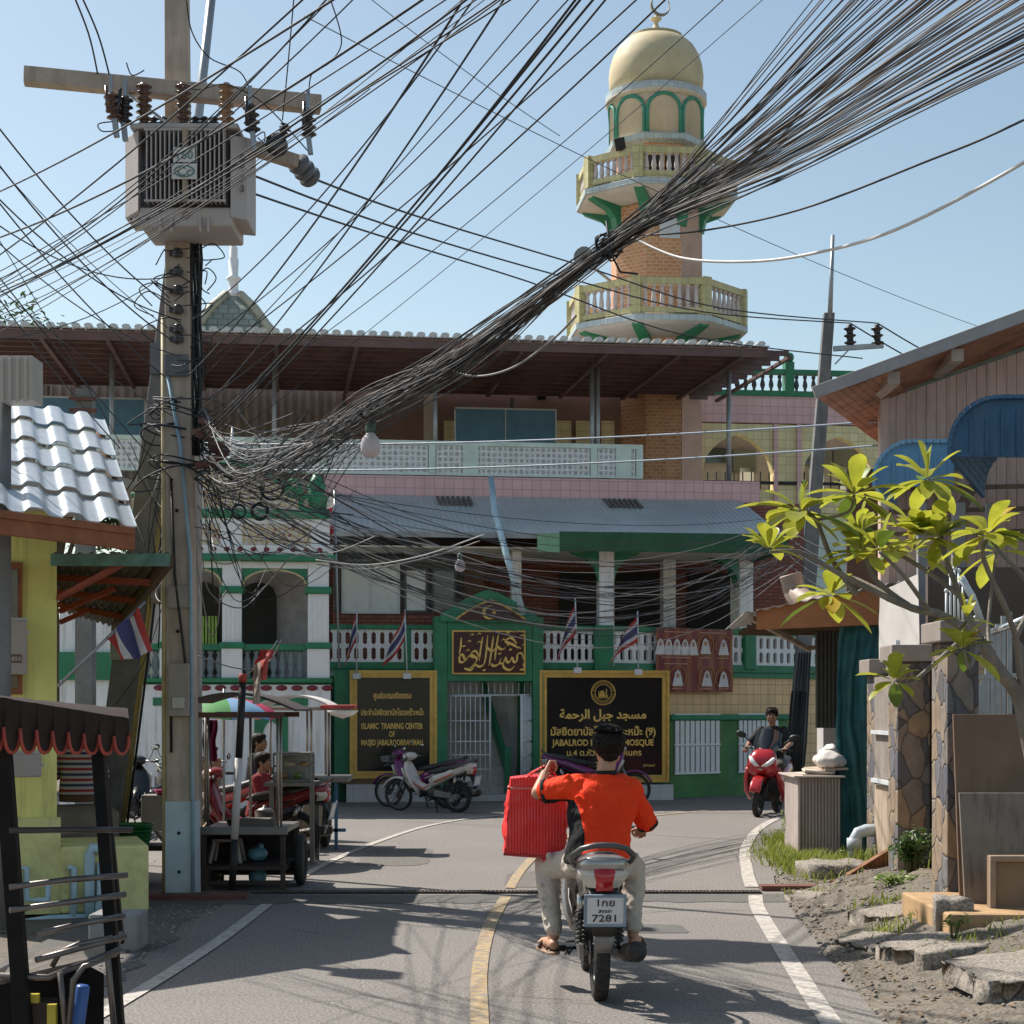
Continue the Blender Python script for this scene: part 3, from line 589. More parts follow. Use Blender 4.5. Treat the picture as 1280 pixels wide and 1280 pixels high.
 # minaret
YM=42.0;mx=(820-640)*YM/F_;pxm=F_/YM
def mz(py,dy=0):return H_+(883-py)*(YM+dy)/F_
MN=Thing('minaret','tall brick minaret with two yellow railed balconies and a gold dome','minaret',(mx,YM,0));PH=R(-17)
b=MB();b.lathe([(1.1,0),(1.1,mz(268))],(mx,YM,0),8,sm=False,phase=PH);MN.part('shaft',b,BRICK)
for k,(c0,c1)in enumerate(((0,.5),)):
 a=PH-R(0);b=MB();v=[Vector((mx+1.115*math.cos(PH+R(45)*i),YM+1.115*math.sin(PH+R(45)*i),0))for i in(-1,0)]
 n=(v[1]-v[0]).cross(Vector((0,0,1))).normalized();b.hexa([v[0],v[1],v[1]-n*.1,v[0]-n*.1],[q+Vector((0,0,mz(268)))for q in(v[0],v[1],v[1]-n*.1,v[0]-n*.1)]);MN.part('plaster_face',b,PLAST)
b=MB();b.lathe([(.98,mz(268)),(.98,14.95)],(mx,YM,0),8,sm=False,phase=PH);MN.part('upper_shaft',b,BRICK)
bal=MB();bal.box(-.05,.05,-.05,.05,0,.05);bal.lathe([(.035,.05),(.06,.14),(.05,.25),(.035,.4),(.05,.45)],n=8);bal.box(-.05,.05,-.05,.05,.45,.5);BAL=bal.mesh('baluster',mt('white_pink_baluster',(.62,.55,.53),.7,0,.08,3,dirt=(.4,.36,.33)))
def balcony(R0,zs0,zs1,zr,label):
 b=MB();b.lathe([(1.05,zs0-.16),(1.12,zs0-.14),(R0-.12,zs0-.02),(R0,zs0+.02),(R0,zs1),(1.0,zs1+.01)],(mx,YM,0),8,sm=False,phase=PH,cap=False);s=MN.part('balcony',b,mt('balcony_plaster',(.62,.58,.52),.75,0,.06,3,dirt=(.36,.32,.27)),label=label)
 b=MB();b.lathe([(R0+.012,zs0+.03),(R0+.03,zs0+.05),(R0+.03,zs1-.02),(R0-.02,zs1+.005)],(mx,YM,0),8,sm=False,phase=PH,cap=False);MN.part('edge_tile',b,BLUET,s)
 for i in range(8):
  a=PH+R(45)*i;c,s_=math.cos(a),math.sin(a);b=MB();pr=[(1.0,zs0-.75),(1.14,zs0-.7),(1.2,zs0-.42),(1.36,zs0-.24),(R0-.15,zs0-.06),(R0-.1,zs0+.03),(1.0,zs0+.03)]
  b.m=Matrix.Translation((mx,YM,0))@Matrix.Rotation(a,4,'Z');b.prism(pr,-.12,.12);b.m=None;MN.part('bracket',b,GREEN,s)
 rb=MB();pv=[Vector((mx+(R0-.1)*math.cos(PH+R(45)*i),YM+(R0-.1)*math.sin(PH+R(45)*i),0))for i in range(9)]
 for i in range(8):
  p,q=pv[i],pv[i+1]
  for z,h,w in((zs1+.10,.12,.14),(zr-.09,.15,.18)):rb.beam(p+Vector((0,0,z)),q+Vector((0,0,z)),w,h)
  rb.m=Matrix.Translation(p)@Matrix.Rotation(PH+R(45)*i,4,'Z');rb.box(-.11,.11,-.11,.11,zs1,zr+.01);rb.m=None
  for k in(.0,.5,1):
   c=p.lerp(q,.08+.84*k);rb.m=Matrix.Translation(c)@Matrix.Rotation(math.atan2((q-p).y,(q-p).x),4,'Z');rb.box(-.05,.05,-.06,.06,zs1,zs1+.05);rb.m=None
 MN.part('railing',rb,YRAIL,s)
 for i in range(8):
  p,q=pv[i],pv[i+1]
  for k in range(7):
   c=p.lerp(q,(k+1)/8);h=zr-.16-zs1-.16;MN.inst('baluster',BAL,(c.x,c.y,zs1+.16),R(45)*i,s,(1,1,h/.5))
balcony(2.17,mz(402,-2),mz(392,-2),mz(345,-2),None);balcony(1.93,mz(231,-1.8),mz(221,-1.8),mz(181,-1.8),None)
for i in(5,6,7):
 a=PH+R(45)*i+R(22.5);b=MB();b.m=Matrix.Translation((mx,YM,0))@Matrix.Rotation(a,4,'Z')@Matrix.Rotation(R(-90),4,'Z');zz=mz(212,-1);n=[]
 if i==6:
  for o in(-.22,.22):b.prism([(o-.17,zz),(o+.17,zz),(o+.17,zz+.42),(o+.12,zz+.52),(o,zz+.58),(o-.12,zz+.52),(o-.17,zz+.42)],.88,.94)
  b.m=None;MN.part('arched_window',b,DARKIN)
b=MB();a=PH-R(22.5)-R(45);b.m=Matrix.Translation((mx,YM,0))@Matrix.Rotation(a+R(90),4,'Z');z=mz(298,-1);b.box(-.1,.38,-1.06,-1.0,z,z+.5);b.m=None;MN.part('wall_panel',b,STEELW)
b=MB();b.lathe([(1.0,14.92),(1.2,14.97),(1.22,15.1),(1.1,15.12)],(mx,YM,0),8,sm=False,phase=PH);MN.part('drum_ledge',b,BLUET)
b=MB();b.lathe([(1.1,15.1),(1.1,16.2),(1.13,16.22)],(mx,YM,0),40);MN.part('drum',b,CREAM)
for i in range(8):
 a0=PH+R(45)*i;b=MB();pts=[];h0,h1,h2=15.13,15.66,16.02
 for k in range(25):
  t=k/24*2-1;ang=a0+R(22.5)+t*R(20.5);z=h1+(h2-h1)*math.sqrt(max(0,1-t*t));pts.append((mx+1.11*math.cos(ang),YM+1.11*math.sin(ang),z))
 pts=[(pts[0][0],pts[0][1],h0)]+pts+[(pts[-1][0],pts[-1][1],h0)];b.tube(pts,.045,6);MN.part('arch_trim',b,mt('teal_paint',(.06,.30,.21),.6))
b=MB();b.lathe([(1.1,16.03),(1.21,16.10),(1.2,16.16),(1.1,16.16)],(mx,YM,0),40);MN.part('cornice',b,CREAM)
b=MB();b.lathe([(1.205,16.14),(1.205,16.29),(1.1,16.30)],(mx,YM,0),40,sm=False);MN.part('cornice_tile',b,BLUET)
prof=[(1.07,116),(1.12,104),(1.13,94),(1.10,82),(1.03,71),(.91,61),(.74,53),(.6,49),(.64,47.5),(.5,45),(.3,42),(.18,40),(.1,36),(.06,32),(.05,28),(.12,25),(.14,23.5),(.06,22),(.03,20)]
b=MB();b.lathe([(r,16.28+(116-p)/71*1.49 if p>45 else mz(p))for r,p in prof],(mx,YM,0),48);MN.part('dome',b,mt('gold_dome',(.60,.50,.31),.65,0,.1,2,dirt=(.36,.28,.13),damt=.5,dscale=1.4))
b=MB();co,ci=[],[]
for k in range(21):
 a=R(110+k*14);co.append((.25*math.cos(a),.25*math.sin(a)));ci.append((.225*math.cos(a)+.045*math.cos(R(70)),.225*math.sin(a)+.045*math.sin(R(70))))
b.m=Matrix.Translation((mx+.1,YM,mz(20)+.24))@Matrix.Rotation(R(20),4,'Z');A_,B_=[Vector((x,0,z))for x,z in co],[Vector((x,0,z))for x,z in ci]
for y in(-.02,.02):b.strip([p+Vector((0,y,0))for p in(A_ if y<0 else B_)],[p+Vector((0,y,0))for p in(B_ if y<0 else A_)])
b.strip([p+Vector((0,.02,0))for p in A_],[p-Vector((0,.02,0))for p in A_]);b.strip([p-Vector((0,.02,0))for p in B_],[p+Vector((0,.02,0))for p in B_]);b.m=None
MN.part('crescent',b,mt('grey_gold',(.30,.25,.16),.5,.3))
hp=P(731,322,39.3);sp=Thing('horn_speaker','grey horn loudspeaker fixed left of the minaret above the lower balcony','loudspeaker',hp)
b=MB();b.m=Matrix.Translation(hp)@Matrix.Rotation(R(-20),4,'Z');b.lathe([(.02,.04),(.07,.02),(.13,-.05),(.20,-.12),(.225,-.125),(.19,-.09),(.1,.05),(.06,.18),(.075,.2),(.075,.34)],(0,0,0),20,'Y');b.m=None;sp.part('horn',b,mt('grey_plastic',(.17,.19,.20),.5))
b=MB();b.beam(hp+Vector((0,.2,0)),hp+Vector((.9,1.9,-.25)),.05,.05);sp.part('bracket',b,PIPEM)
lp=P(775,180,40.4);b=MB();b.m=Matrix.Translation(lp)@Matrix.Rotation(R(20),4,'X')@Matrix.Rotation(R(-12),4,'Y');b.box(-.12,.12,-.05,.05,-.14,.14);b.box(-.02,.02,.05,.4,-.02,.02);b.m=None;single('flood_lamp',b,DARKM,'black floodlight tilted above the upper minaret balcony rail','floodlight',lp,bevel=.01)
lp=FM.w(fxx(677,7.8),7.8,fz(677,494,7.8));b=MB();b.box(lp.x-.1,lp.x+.1,lp.y-.1,lp.y+.1,lp.z-.1,lp.z+.12);b.beam(lp,lp+Vector((0,.25,.1)),.03,.03);single('flood_lamp',b,DARKM,'small black floodlight on the brown terrace wall above the blue board','floodlight',lp,bevel=.01)
# green-tiled roof turret far behind
FT=52;tx=(292-640)*FT/F_
tp=Thing('roof_turret','grey green scale tiled pyramid roof with a white spire behind the awning','turret',(tx,FT,0));s_=FT/F_
def tz(py):return H_+(883-py)*s_
b=MB();pr=[(6,540),(104,490),(78,466),(40,415),(26,392),(8,371)];b.lathe([(r*s_*1.414,tz(p))for r,p in pr],(tx,FT,0),4,sm=False,phase=R(45+8));tp.part('roof',b,tile('scale_tile',(.30,.34,.29),(.14,.16,.14),.3,.22,.5,.02,.2,.6))
b=MB();b.lathe([(11*s_,tz(372)),(9*s_,tz(366)),(6*s_,tz(362)),(6*s_,tz(352)),(9*s_,tz(350)),(9*s_,tz(347)),(5.5*s_,tz(345)),(6.5*s_,tz(325)),(5*s_,tz(322)),(5*s_,tz(310)),(3.5*s_,tz(308)),(4*s_,tz(295)),(7*s_,tz(293)),(7*s_,tz(291)),(1*s_,tz(290))],(tx,FT,0),12);tp.part('spire',b,WHITE2)
b=MB();w=70*s_;b.box(tx-w,tx+w,FT-w,FT+w,0,tz(489));tp.part('wall',b,CREAM)
b=MB()
for a in range(4):
 an=R(45+8+90*a)
 b.tube([(tx+r*s_*1.44*math.cos(an),FT+r*s_*1.44*math.sin(an),tz(p)+.04)for r,p in pr[1:]],.13,6)
tp.part('ridge',b,mt('ridge_tile',(.46,.43,.33),.7,0,.2,3))
# gate wall, signs, balustrade, pavilion
def W2(F,px,py,d=0):x,z=F.at(px,py,d);return F.w(x,d,z)
GW=Thing('gatehouse','green mosque gatehouse with ogee roof, white steel gate and steps inside','gate',(fxx(608),-.1,0),frame=FM)
b=MB();b.box(fxx(541),fxx(557),-.35,.1,0,fz(608,772));b.box(fxx(663),fxx(676),-.35,.1,0,fz(608,772));b.box(fxx(557),fxx(663),-.33,.08,fz(608,852),fz(608,772));GW.part('frame',b,GREEN,bevel=.015)
def ogee(s,top=738,base=772,cx=608,hw=60,th=0):
 pts=[]
 for k in range(21):
  t=k/20;x=hw*t
  y=base-(base-top)*((1-t)**2*.30+.70*(math.cos(math.pi*t*.5)**.75 if t<1 else 0));pts.append((x,y))
 return[(cx-x,y)for x,y in reversed(pts)]+[(cx+x,y)for x,y in pts[1:]]
og=[(fxx(x),fz(608,y))for x,y in ogee(1)]
b=MB();b.prism([(fxx(548),fz(608,779))]+og+[(fxx(668),fz(608,779))],-.36,.1);b.box(fxx(548),fxx(668),-.42,.12,fz(608,779),fz(608,771));GW.part('ogee_roof',b,GREEN,bevel=.01)
o2=[(fxx(x),fz(608,y))for x,y in ogee(1,752,777,610,43)]
b=MB();b.prism(o2,-.44,-.40);GW.part('tympanum',b,MARSIGN)
b=MB();b.tube([(x,-.435,z)for x,z in o2],.022,6);GW.part('tympanum_trim',b,GOLD)
def crescent_star(b,cx,cz,r,y0,y1):
 out,inn=[],[]
 for k in range(25):
  a=R(40+280*k/24);out.append((cx+r*math.cos(a),cz+r*math.sin(a)))
  inn.append((cx+r*.3+r*.82*math.cos(R(62+236*k/24)),cz+r*.82*math.sin(R(62+236*k/24))))
 for k in range(24):b.hexa([(out[k][0],y0,out[k][1]),(out[k+1][0],y0,out[k+1][1]),(out[k+1][0],y1,out[k+1][1]),(out[k][0],y1,out[k][1])],[(inn[k][0],y0,inn[k][1]),(inn[k+1][0],y0,inn[k+1][1]),(inn[k+1][0],y1,inn[k+1][1]),(inn[k][0],y1,inn[k][1])])
 st=[]
 for k in range(10):
  a=R(90+36*k+15);q=r*(.42 if k%2==0 else.18);st.append((cx+r*.72+q*math.cos(a),cz+q*math.sin(a)))
 b.prism(st,y0,y1)
b=MB();crescent_star(b,fxx(608),fz(608,767),.13,-.455,-.44);GW.part('crescent_emblem',b,GOLD)
b=MB();bx(b,FM,567,790,655,841,-.37,.05);pn=GW.part('calligraphy_panel',b,MARSIGN)
b=MB()
for a in((565,788,657,790),(565,841,657,843),(565,790,567,841),(655,790,657,841)):bx(b,FM,*a,-.385,.06)
GW.part('panel_frame',b,GOLD,pn)
def pen(b,pts,w,y,F=FM,ang=55,k=.28):
 pts=[Vector((p[0],0,p[1]))for p in pts];out=[]
 for i in range(len(pts)-1):
  p0,p1,p2,p3=pts[max(i-1,0)],pts[i],pts[i+1],pts[min(i+2,len(pts)-1)]
  for j in range(6):t=j/6;out.append(.5*((2*p1)+(p2-p0)*t+(2*p0-5*p1+4*p2-p3)*t*t+(3*p1-p0-3*p2+p3)*t**3))
 out.append(pts[-1]);n=len(out);A,B=[],[]
 nib=Vector((math.cos(R(ang)),0,math.sin(R(ang))))
 for i,p in enumerate(out):
  t=(out[min(i+1,n-1)]-out[max(i-1,0)]).normalized();nn=Vector((-t.z,0,t.x));ww=w*(k+(1-k)*abs(nn.dot(nib)))*min(1,.35+3*min(i,n-1-i)/n)
  A.append(p+nn*ww/2);B.append(p-nn*ww/2)
 for i in range(n-1):
  q=[A[i],A[i+1],B[i+1],B[i]];fr=[Vector((v.x,y-.012,v.z))for v in q];bk=[Vector((v.x,y,v.z))for v in q];b.hexa(bk,fr)
b=MB();px0,pz0=fxx(567),fz(611,841);pw,ph=fxx(655)-px0,fz(611,790)-pz0
def cal(pts,w=.05):pen(b,[(px0+pw*x,pz0+ph*y)for x,y in pts],w,-.37)
for st in([(.96,.30),(.93,.46),(.87,.44),(.86,.28),(.82,.26),(.79,.36),(.76,.26),(.72,.26),(.70,.36),(.67,.24),(.60,.2),(.56,.12)],[(.83,.16),(.76,.06),(.68,.12),(.66,.24)],[(.64,.34),(.60,.2),(.53,.16),(.50,.22)],[(.86,.70),(.78,.84),(.70,.76),(.80,.68),(.88,.60)],[(.70,.60),(.64,.56),(.58,.62),(.52,.52),(.47,.56),(.42,.66)],[(.53,.88),(.50,.5),(.47,.16)],[(.45,.90),(.43,.5),(.40,.22),(.33,.14),(.26,.22)],[(.38,.86),(.35,.55),(.33,.28)],[(.60,.92),(.57,.6),(.55,.3)],[(.34,.34),(.28,.52),(.22,.44),(.30,.32),(.22,.12),(.17,.08)],[(.25,.34),(.19,.40),(.14,.30),(.10,.42),(.06,.40),(.06,.26),(.12,.26),(.14,.36)],[(.08,.84),(.07,.6),(.05,.44)],[(.95,.22),(.97,.1),(.90,.06)],[(.28,.20),(.22,.06),(.12,.1)]):cal(st)
for x,y,s in((.77,.54,.022),(.40,.04,.02),(.62,.44,.02),(.08,.62,.018),(.12,.62,.018),(.74,.66,.018)):cal([(x-.02,y),(x+.02,y+.03)],s*2.2)
for x,y in((.9,.86),(.64,.76),(.3,.7),(.16,.72),(.2,.88),(.3,.9),(.86,.56),(.7,.92),(.93,.64),(.14,.5)):cal([(x,y),(x+.03,y+.05),(x+.055,y+.02)],.022)
GW.part('calligraphy',b,GOLDL,pn)
def gate_leaf(p0,p1,q0,q1,d0,d1,n,name='gate_leaf'):
 b=MB();z0,z1=fz(608,q1),fz(608,q0);A_,B_=Vector((fxx(p0),d0,0)),Vector((fxx(p1),d1,0))
 for i in range(n+1):
  p=A_.lerp(B_,i/n);b.tube([p+Vector((0,0,z0)),p+Vector((0,0,z1))],.022 if i in(0,n)else.011,6)
 for z in[z0+.03,lerp(z0,z1,.28),lerp(z0,z1,.42),lerp(z0,z1,.55),lerp(z0,z1,.75),z1-.02]:b.tube([A_+Vector((0,0,z)),B_+Vector((0,0,z))],.012 if name=='x' else.016,6)
 return GW.part(name,b,STEELW)
gate_leaf(556,611,869,997,-.2,-.2,9);gate_leaf(662,642,868,997,-.2,-1.1,7)
b=MB()
for i in range(15):p=557+i*7.5;b.tube([(fxx(p),-.15,fz(608,869)),(fxx(p),-.15,fz(608,853))],.012,5)
b.tube([(fxx(557),-.15,fz(608,869)),(fxx(663),-.15,fz(608,869))],.02,6);GW.part('transom_grille',b,STEELW)
b=MB();n=9
for i in range(n):b.box(fxx(556),fxx(643),.15+i*.11,.15+n*.11+.05,i*.17+.12,(i+1)*.17+.12)
b.box(fxx(556),fxx(664),-.3,.15,.0,.12);GW.part('stair',b,STEPM)
b=MB();b.box(fxx(541)+.15,fxx(780),1.25,1.45,0,zF-.2);b.box(fxx(541),fxx(556)-.02,.1,1.25,0,zF-.2);b.box(fxx(668),fxx(676),.1,1.25,0,zF-.2);GW.part('inner_wall',b,WHITE)
b=MB();x=fxx(632);b.hexa([(x,.15,.5),(x+.08,.15,.5),(x-.25,1.2,2.0),(x-.33,1.2,2.0)],[(x,.15,.8),(x+.08,.15,.8),(x-.25,1.2,2.3),(x-.33,1.2,2.3)]);b.box(x-.01,x+.11,.05,.15,.1,1.0);GW.part('stair_balustrade',b,GREEN)
b=MB();archwall(b,fxx(640,2),fxx(668,2),.12,zF-.2,fxx(645,2),fxx(664,2),1.5,2.0,1.15,1.22,10);GW.part('inner_arch',b,GREEN)
t=Thing('sign_wall','green wall with white base carrying the left black sign board','wall',(fxx(490),0,0),frame=FM)
b=MB();bx(b,FM,418,837,541,977,-.25,.36);t.part('wall',b,GREEN);b=MB();b.box(fxx(432),fxx(541),-.42,-.25,0,fz(490,977));t.part('base',b,tile('white_base_tile',(.62,.63,.63),(.45,.45,.45),.25,.25,0,.006,.05,.4));b=MB();b.box(fxx(426),fxx(541),-.45,-.25,fz(490,978),fz(490,973));t.part('ledge',b,mt('brown_ledge',(.16,.10,.05),.6))
t=Thing('sign_wall','green wall with white base carrying the wide right sign board','wall',(fxx(755),0,0),frame=FM)
b=MB();bx(b,FM,676,840,836,982,-.2,.36);t.part('wall',b,GREEN);b=MB();b.box(fxx(676),fxx(836),-.4,-.2,0,fz(755,980));t.part('base',b,tile('white_base_tile',(.6,.6,.6),(.4,.4,.4),.25,.25))
def sign(p0,q0,p1,q1,d,label,lines,emblem=None):
 t=Thing('sign_board',label,'sign',(fxx((p0+p1)/2,d),d,fz((p0+p1)/2,q1,d)),frame=FM)
 b=MB();bx(b,FM,p0+8,q0+8,p1-8,q1-8,d,.05);t.part('panel',b,BLKGL);b=MB()
 x0,x1,z0,z1=fxx(p0,d),fxx(p1,d),fz((p0+p1)/2,q1,d),fz((p0+p1)/2,q0,d)
 for k,(w0,w1,pr)in enumerate(((0,.05,.07),(.05,.09,.045),(.09,.135,.06))):
  b.box(x0+w0,x1-w0,d-pr,d+.04,z1-w1,z1-w0);b.box(x0+w0,x1-w0,d-pr,d+.04,z0+w0,z0+w1);b.box(x0+w0,x0+w1,d-pr,d+.04,z0+w1,z1-w1);b.box(x1-w1,x1-w0,d-pr,d+.04,z0+w1,z1-w1)
 t.part('frame',b,GOLD)
 for i,(body,px,py,hpx,wpx,off)in enumerate(lines):
  b=MB();b.text(body,0,0,1,0,off,depth=.0);xs=[v[0]for v in b.v];w=max(xs)-min(xs);x,z=FM.at(px,py,d);sz=hpx*33/F_*1.35;b2=MB();sx=wpx*33.2/F_/(w*sz)
  b2.text(body,x,z,sz,d-.008,off,sx=sx,depth=.012);t.part('lettering',b2,GOLDL)
 if emblem:emblem(t,d)
 return t
arr=lambda*w:' '.join(''.join(reversed(x))for x in reversed(w))
sign(437,838,546,973,-.3,'black granite sign with gold Thai and English lettering left of the gate',[('ศูนย์อบรมจริยธรรม',490.5,873,7.5,46,.016),('ประจำมัสยิดยาบัลโรดเหร๊าะหม๊ะ',490.5,894,7.5,77,.016),('ISLAMIC  TRAINING CENTER',490,911,7.4,75,.02),('OF',490,921,7.4,7,.02),('MASJID JABALROORRAHMAH',490,931.5,7.4,75,.02)])
def emb(t,d):
 b=MB();x,z=FM.at(754,866,d)
 for r_,w in((.225,.012),(.155,.008)):b.torus((x,d-.006,z),r_,w,36,6)
 b.box(x-.09,x+.09,d-.012,d,z-.075,z-.05);b.box(x-.11,x+.11,d-.012,d,z-.1,z-.085)
 dm=[(x-.02+.042*math.cos(R(a)),z-.005+.05*math.sin(R(a)))for a in range(0,181,20)];b.prism(dm,d-.012,d);b.box(x-.07,x+.03,d-.012,d,z-.05,z-.01);b.box(x+.05,x+.07,d-.012,d,z-.05,z+.05);b.ball((x+.06,d-.006,z+.06),.016,8,6);b.box(x-.09,x-.075,d-.012,d,z-.05,z+.03)
 for k in range(34):
  a=R(360/34*k);
  if k%17!=0:b.beam((x+.175*math.cos(a),d-.004,z+.175*math.sin(a)),(x+.205*math.cos(a),d-.004,z+.205*math.sin(a)),.014,.008,(0,1,0))
 t.part('emblem',b,GOLD)
sign(674,838,836,978,-.3,'wide black granite sign with round gold emblem and Arabic above Thai lettering',[(arr('\uFEE3\uFEB4\uFEA0\uFEAA','\uFE9F\uFE92\uFEDE','\uFE8D\uFEDF\uFEAE\uFEA3\uFEE4\uFE94'),754,898,11.5,109,.03),('มัสยิดยาบัลโรดเหร๊าะหม๊ะ (9)',754,919,10,132,.022),('JABALROD RAHMAH MOSQUE',754,932,8.2,128,.026),('ม.4 ต.หัวเขา อ.สิงหนคร',755,944.5,7.6,94,.02),('จ.สงขลา',755,958,7.6,40,.02),('ชุติกาญจน์',811,958,3.0,15,.01)],emb)
def slat_panel(t,F,p0,p1,z0,z1,d,mat,pitch=.155):
 x0,x1=F.at(p0,800,d)[0],F.at(p1,800,d)[0];n=max(2,round((x1-x0)/pitch));w=(x1-x0)/n;b=MB();h=z1-z0
 for i in range(n):
  c=x0+(i+.5)*w;a,m_=w*.5-.002,w*.24;zz=[(0,a),(.06,a),(.13,m_),(.40,m_),(.46,a),(.54,a),(.60,m_),(.87,m_),(.94,a),(1,a)]
  b.prism([(c-q,z0+h*k)for k,q in zz]+[(c+q,z0+h*k)for k,q in reversed(zz)],d,d+.07)
 t.part('pierced_panel',b,mat)
BA=Thing('veranda_balustrade','long veranda balustrade of white pierced slats between green rails and piers','balustrade',(fxx(620),0,zF-.2),frame=FM)
zb0,zb1=fz(620,828),fz(620,789)
slat_panel(BA,FM,413,553,zb0,zb1+.02,.02,WHITE2);slat_panel(BA,FM,672,742,zb0,zb1+.02,.02,WHITE2,.13)
b=MB();b.box(fxx(410),fxx(553),-.03,.14,zb1+.02,zb1+.11);b.box(fxx(410),fxx(553),-.03,.14,zb0-.14,zb0);b.box(fxx(505),fxx(514),-.02,.12,zb0,zb1+.02);BA.part('rail',b,GREEN,bevel=.02);b=MB();b.box(fxx(672),fxx(742),-.03,.14,zb1+.02,zb1+.11);BA.part('rail',b,GREEN,bevel=.02);b=MB();b.box(fxx(672),fxx(742),-.03,.14,zb0-.14,zb0);BA.part('rail',b,GREEN,bevel=.02)
b=MB();b.box(fxx(742),fxx(766),-.12,.35,zb0-.16,zb1+.12);BA.part('pier',b,GREEN,bevel=.02)
BB=Thing('veranda_balustrade','right hand veranda balustrade receding above the orange tiled wall','balustrade',(FR.at(850,800)[0],0,zF-.2),frame=FR)
slat_panel(BB,FR,768,929,zb0,zb1+.02,.02,WHITE2,.19);slat_panel(BB,FR,943,1060,zb0,zb1+.02,.02,WHITE2,.19)
b=MB();xa,xb=FR.at(764,800)[0],FR.at(1060,800)[0];b.box(xa,xb,-.05,.14,zb1+.02,zb1+.12);b.box(xa,xb,-.05,.14,zb0-.16,zb0);BB.part('rail',b,GREEN,bevel=.02)
b=MB();b.box(FR.at(929,800)[0],FR.at(943,800)[0],-.07,.2,zb0-.1,zb1+.15);BB.part('pier',b,GREEN,bevel=.02)
LG=Thing('low_wall','low mossy green wall with white grille windows behind the red scooter','wall',(FR.at(910,900)[0],-.3,0),frame=FR)
GREENW=mt('weathered_green_paint',(.075,.22,.085),.65,0,.25,2,dirt=(.16,.25,.06),damt=.6,dscale=1.2,streak=True)
xa,xb=FR.at(838,900,-.3)[0],FR.at(985,900,-.3)[0];zl=fz(870,897,0,FR)
b=MB();b.box(xa,xb,-.3,-.05,0,zl-.06);LG.part('wall',b,GREENW);b=MB();b.box(xa-.03,xb+.05,-.36,.0,zl-.06,zl+.06);LG.part('coping',b,GREEN,bevel=.03);b=MB();b.box(xa-.02,xb+.02,-.38,-.3,0,.22);LG.part('plinth',b,GREENW)
for p0,p1 in((842,899),(922,972)):
 x0,x1=FR.at(p0,900,-.3)[0],FR.at(p1,900,-.3)[0];b=MB();b.box(x0,x1,-.315,-.29,.45,1.6);LG.part('recess',b,mt('grey_recess',(.25,.27,.26),.8));b=MB();n=9
 for i in range(n):
  c=lerp(x0,x1,(i+.5)/n);w=(x1-x0)/n
  for k in range(2):b.box(c-w*.36,c+w*.36,-.335,-.318,.47+k*.57,.99+k*.57)
 for z in(.45,1.0,1.58):b.box(x0,x1,-.34,-.316,z,z+.04)
 LG.part('grille',b,WHITE2)
BN=Thing('banner','maroon vinyl banner with rows of small portraits tied to the white balustrade','banner',(FR.at(867,825,-.1)[0],-.1,fz(867,865,0,FR)),frame=FR)
x0,x1,z0,z1=FR.at(819,825,-.1)[0],FR.at(915,825,-.1)[0],fz(867,865,-.1,FR),fz(867,786,-.1,FR)
def bann():
 t=NT('banner_print');co=t.coord();w=t.n('TexWave',i_Vector=t.coord(scale=(1,1,.6)),i_Scale=1.1,i_Distortion=3.0);base=t.mix(t.ramp(w.outputs[0],.45,.8),(.19,.012,.016),(.28,.07,.03));t.set(t.b.inputs['Base Color'],base);t.b.inputs['Roughness'].default_value=.4;return t.m
b=MB();b.slab(lambda u,v:Vector((lerp(x0,x1,u),-.12+.012*math.sin(u*17)*math.sin(v*7),lerp(z0,z1,v))),24,12,(0,.006,0));BN.part('sheet',b,bann())
WHB=mt('white_print',(.7,.68,.68),.6);SKN=mt('skin_print',(.45,.26,.18),.6);YEL=mt('yellow_print',(.5,.3,.1),.6)
def pp(u,v):return lerp(x0,x1,u),lerp(z1,z0,v)
def portrait(u,v,s,ov=True):
 b=MB();x,z=pp(u,v)
 if ov:b.mat(2).torus((x,-.136,z),s*1.25,.008,20,5);
 b.mat(0);b.prism([(x-s*.8,z-s),(x+s*.8,z-s),(x+s*.6,z-s*.2),(x+s*.38,z+s*.5),(x,z+s*.85),(x-s*.38,z+s*.5),(x-s*.6,z-s*.2)],-.142,-.137);b.mat(1);b.prism([(x+s*.24*math.cos(R(k*36)),z+s*.22+s*.3*math.sin(R(k*36)))for k in range(10)],-.146,-.143);BN.part('portrait',b,[WHB,SKN,YEL])
for i in range(5):portrait(.05+i*.105,.28,.17,False)
for u,v in((.63,.26),(.87,.27),(.27,.77),(.65,.77),(.87,.78)):portrait(u,v,.17)
b=MB()
for u,v,w in((.03,.42,.45),(.06,.46,.38),(.56,.46,.14),(.8,.46,.14),(.1,.06,.35),(.56,.06,.35),(.1,.56,.3),(.2,.95,.14),(.56,.95,.16),(.8,.95,.14)):
 x,z=pp(u,v);b.box(x,x+w*(x1-x0),-.137,-.134,z-.01,z+.012)
BN.part('text_line',b,mt('print_line',(.5,.28,.2),.6))
def flag_mat(name,stripes,horiz=True):
 out=[]
 for i,c in enumerate(stripes):out.append(mt('flag_'+c[0],c[1],.8,0,.1,8,trans=.35))
 return out
FW,FRD,FBL=('white',(.66,.64,.64)),('red',(.52,.05,.04)),('blue',(.07,.07,.20))
FM5=[mt('flag_red',(.62,.10,.09),.8,0,.1,8,trans=.45),mt('flag_white',(.80,.77,.76),.8,0,.08,8,trans=.45),mt('flag_blue',(.12,.12,.28),.8,0,.1,8,trans=.4)]
TH=((0,1/6,0),(1/6,2/6,1),(2/6,4/6,2),(4/6,5/6,1),(5/6,1,0))
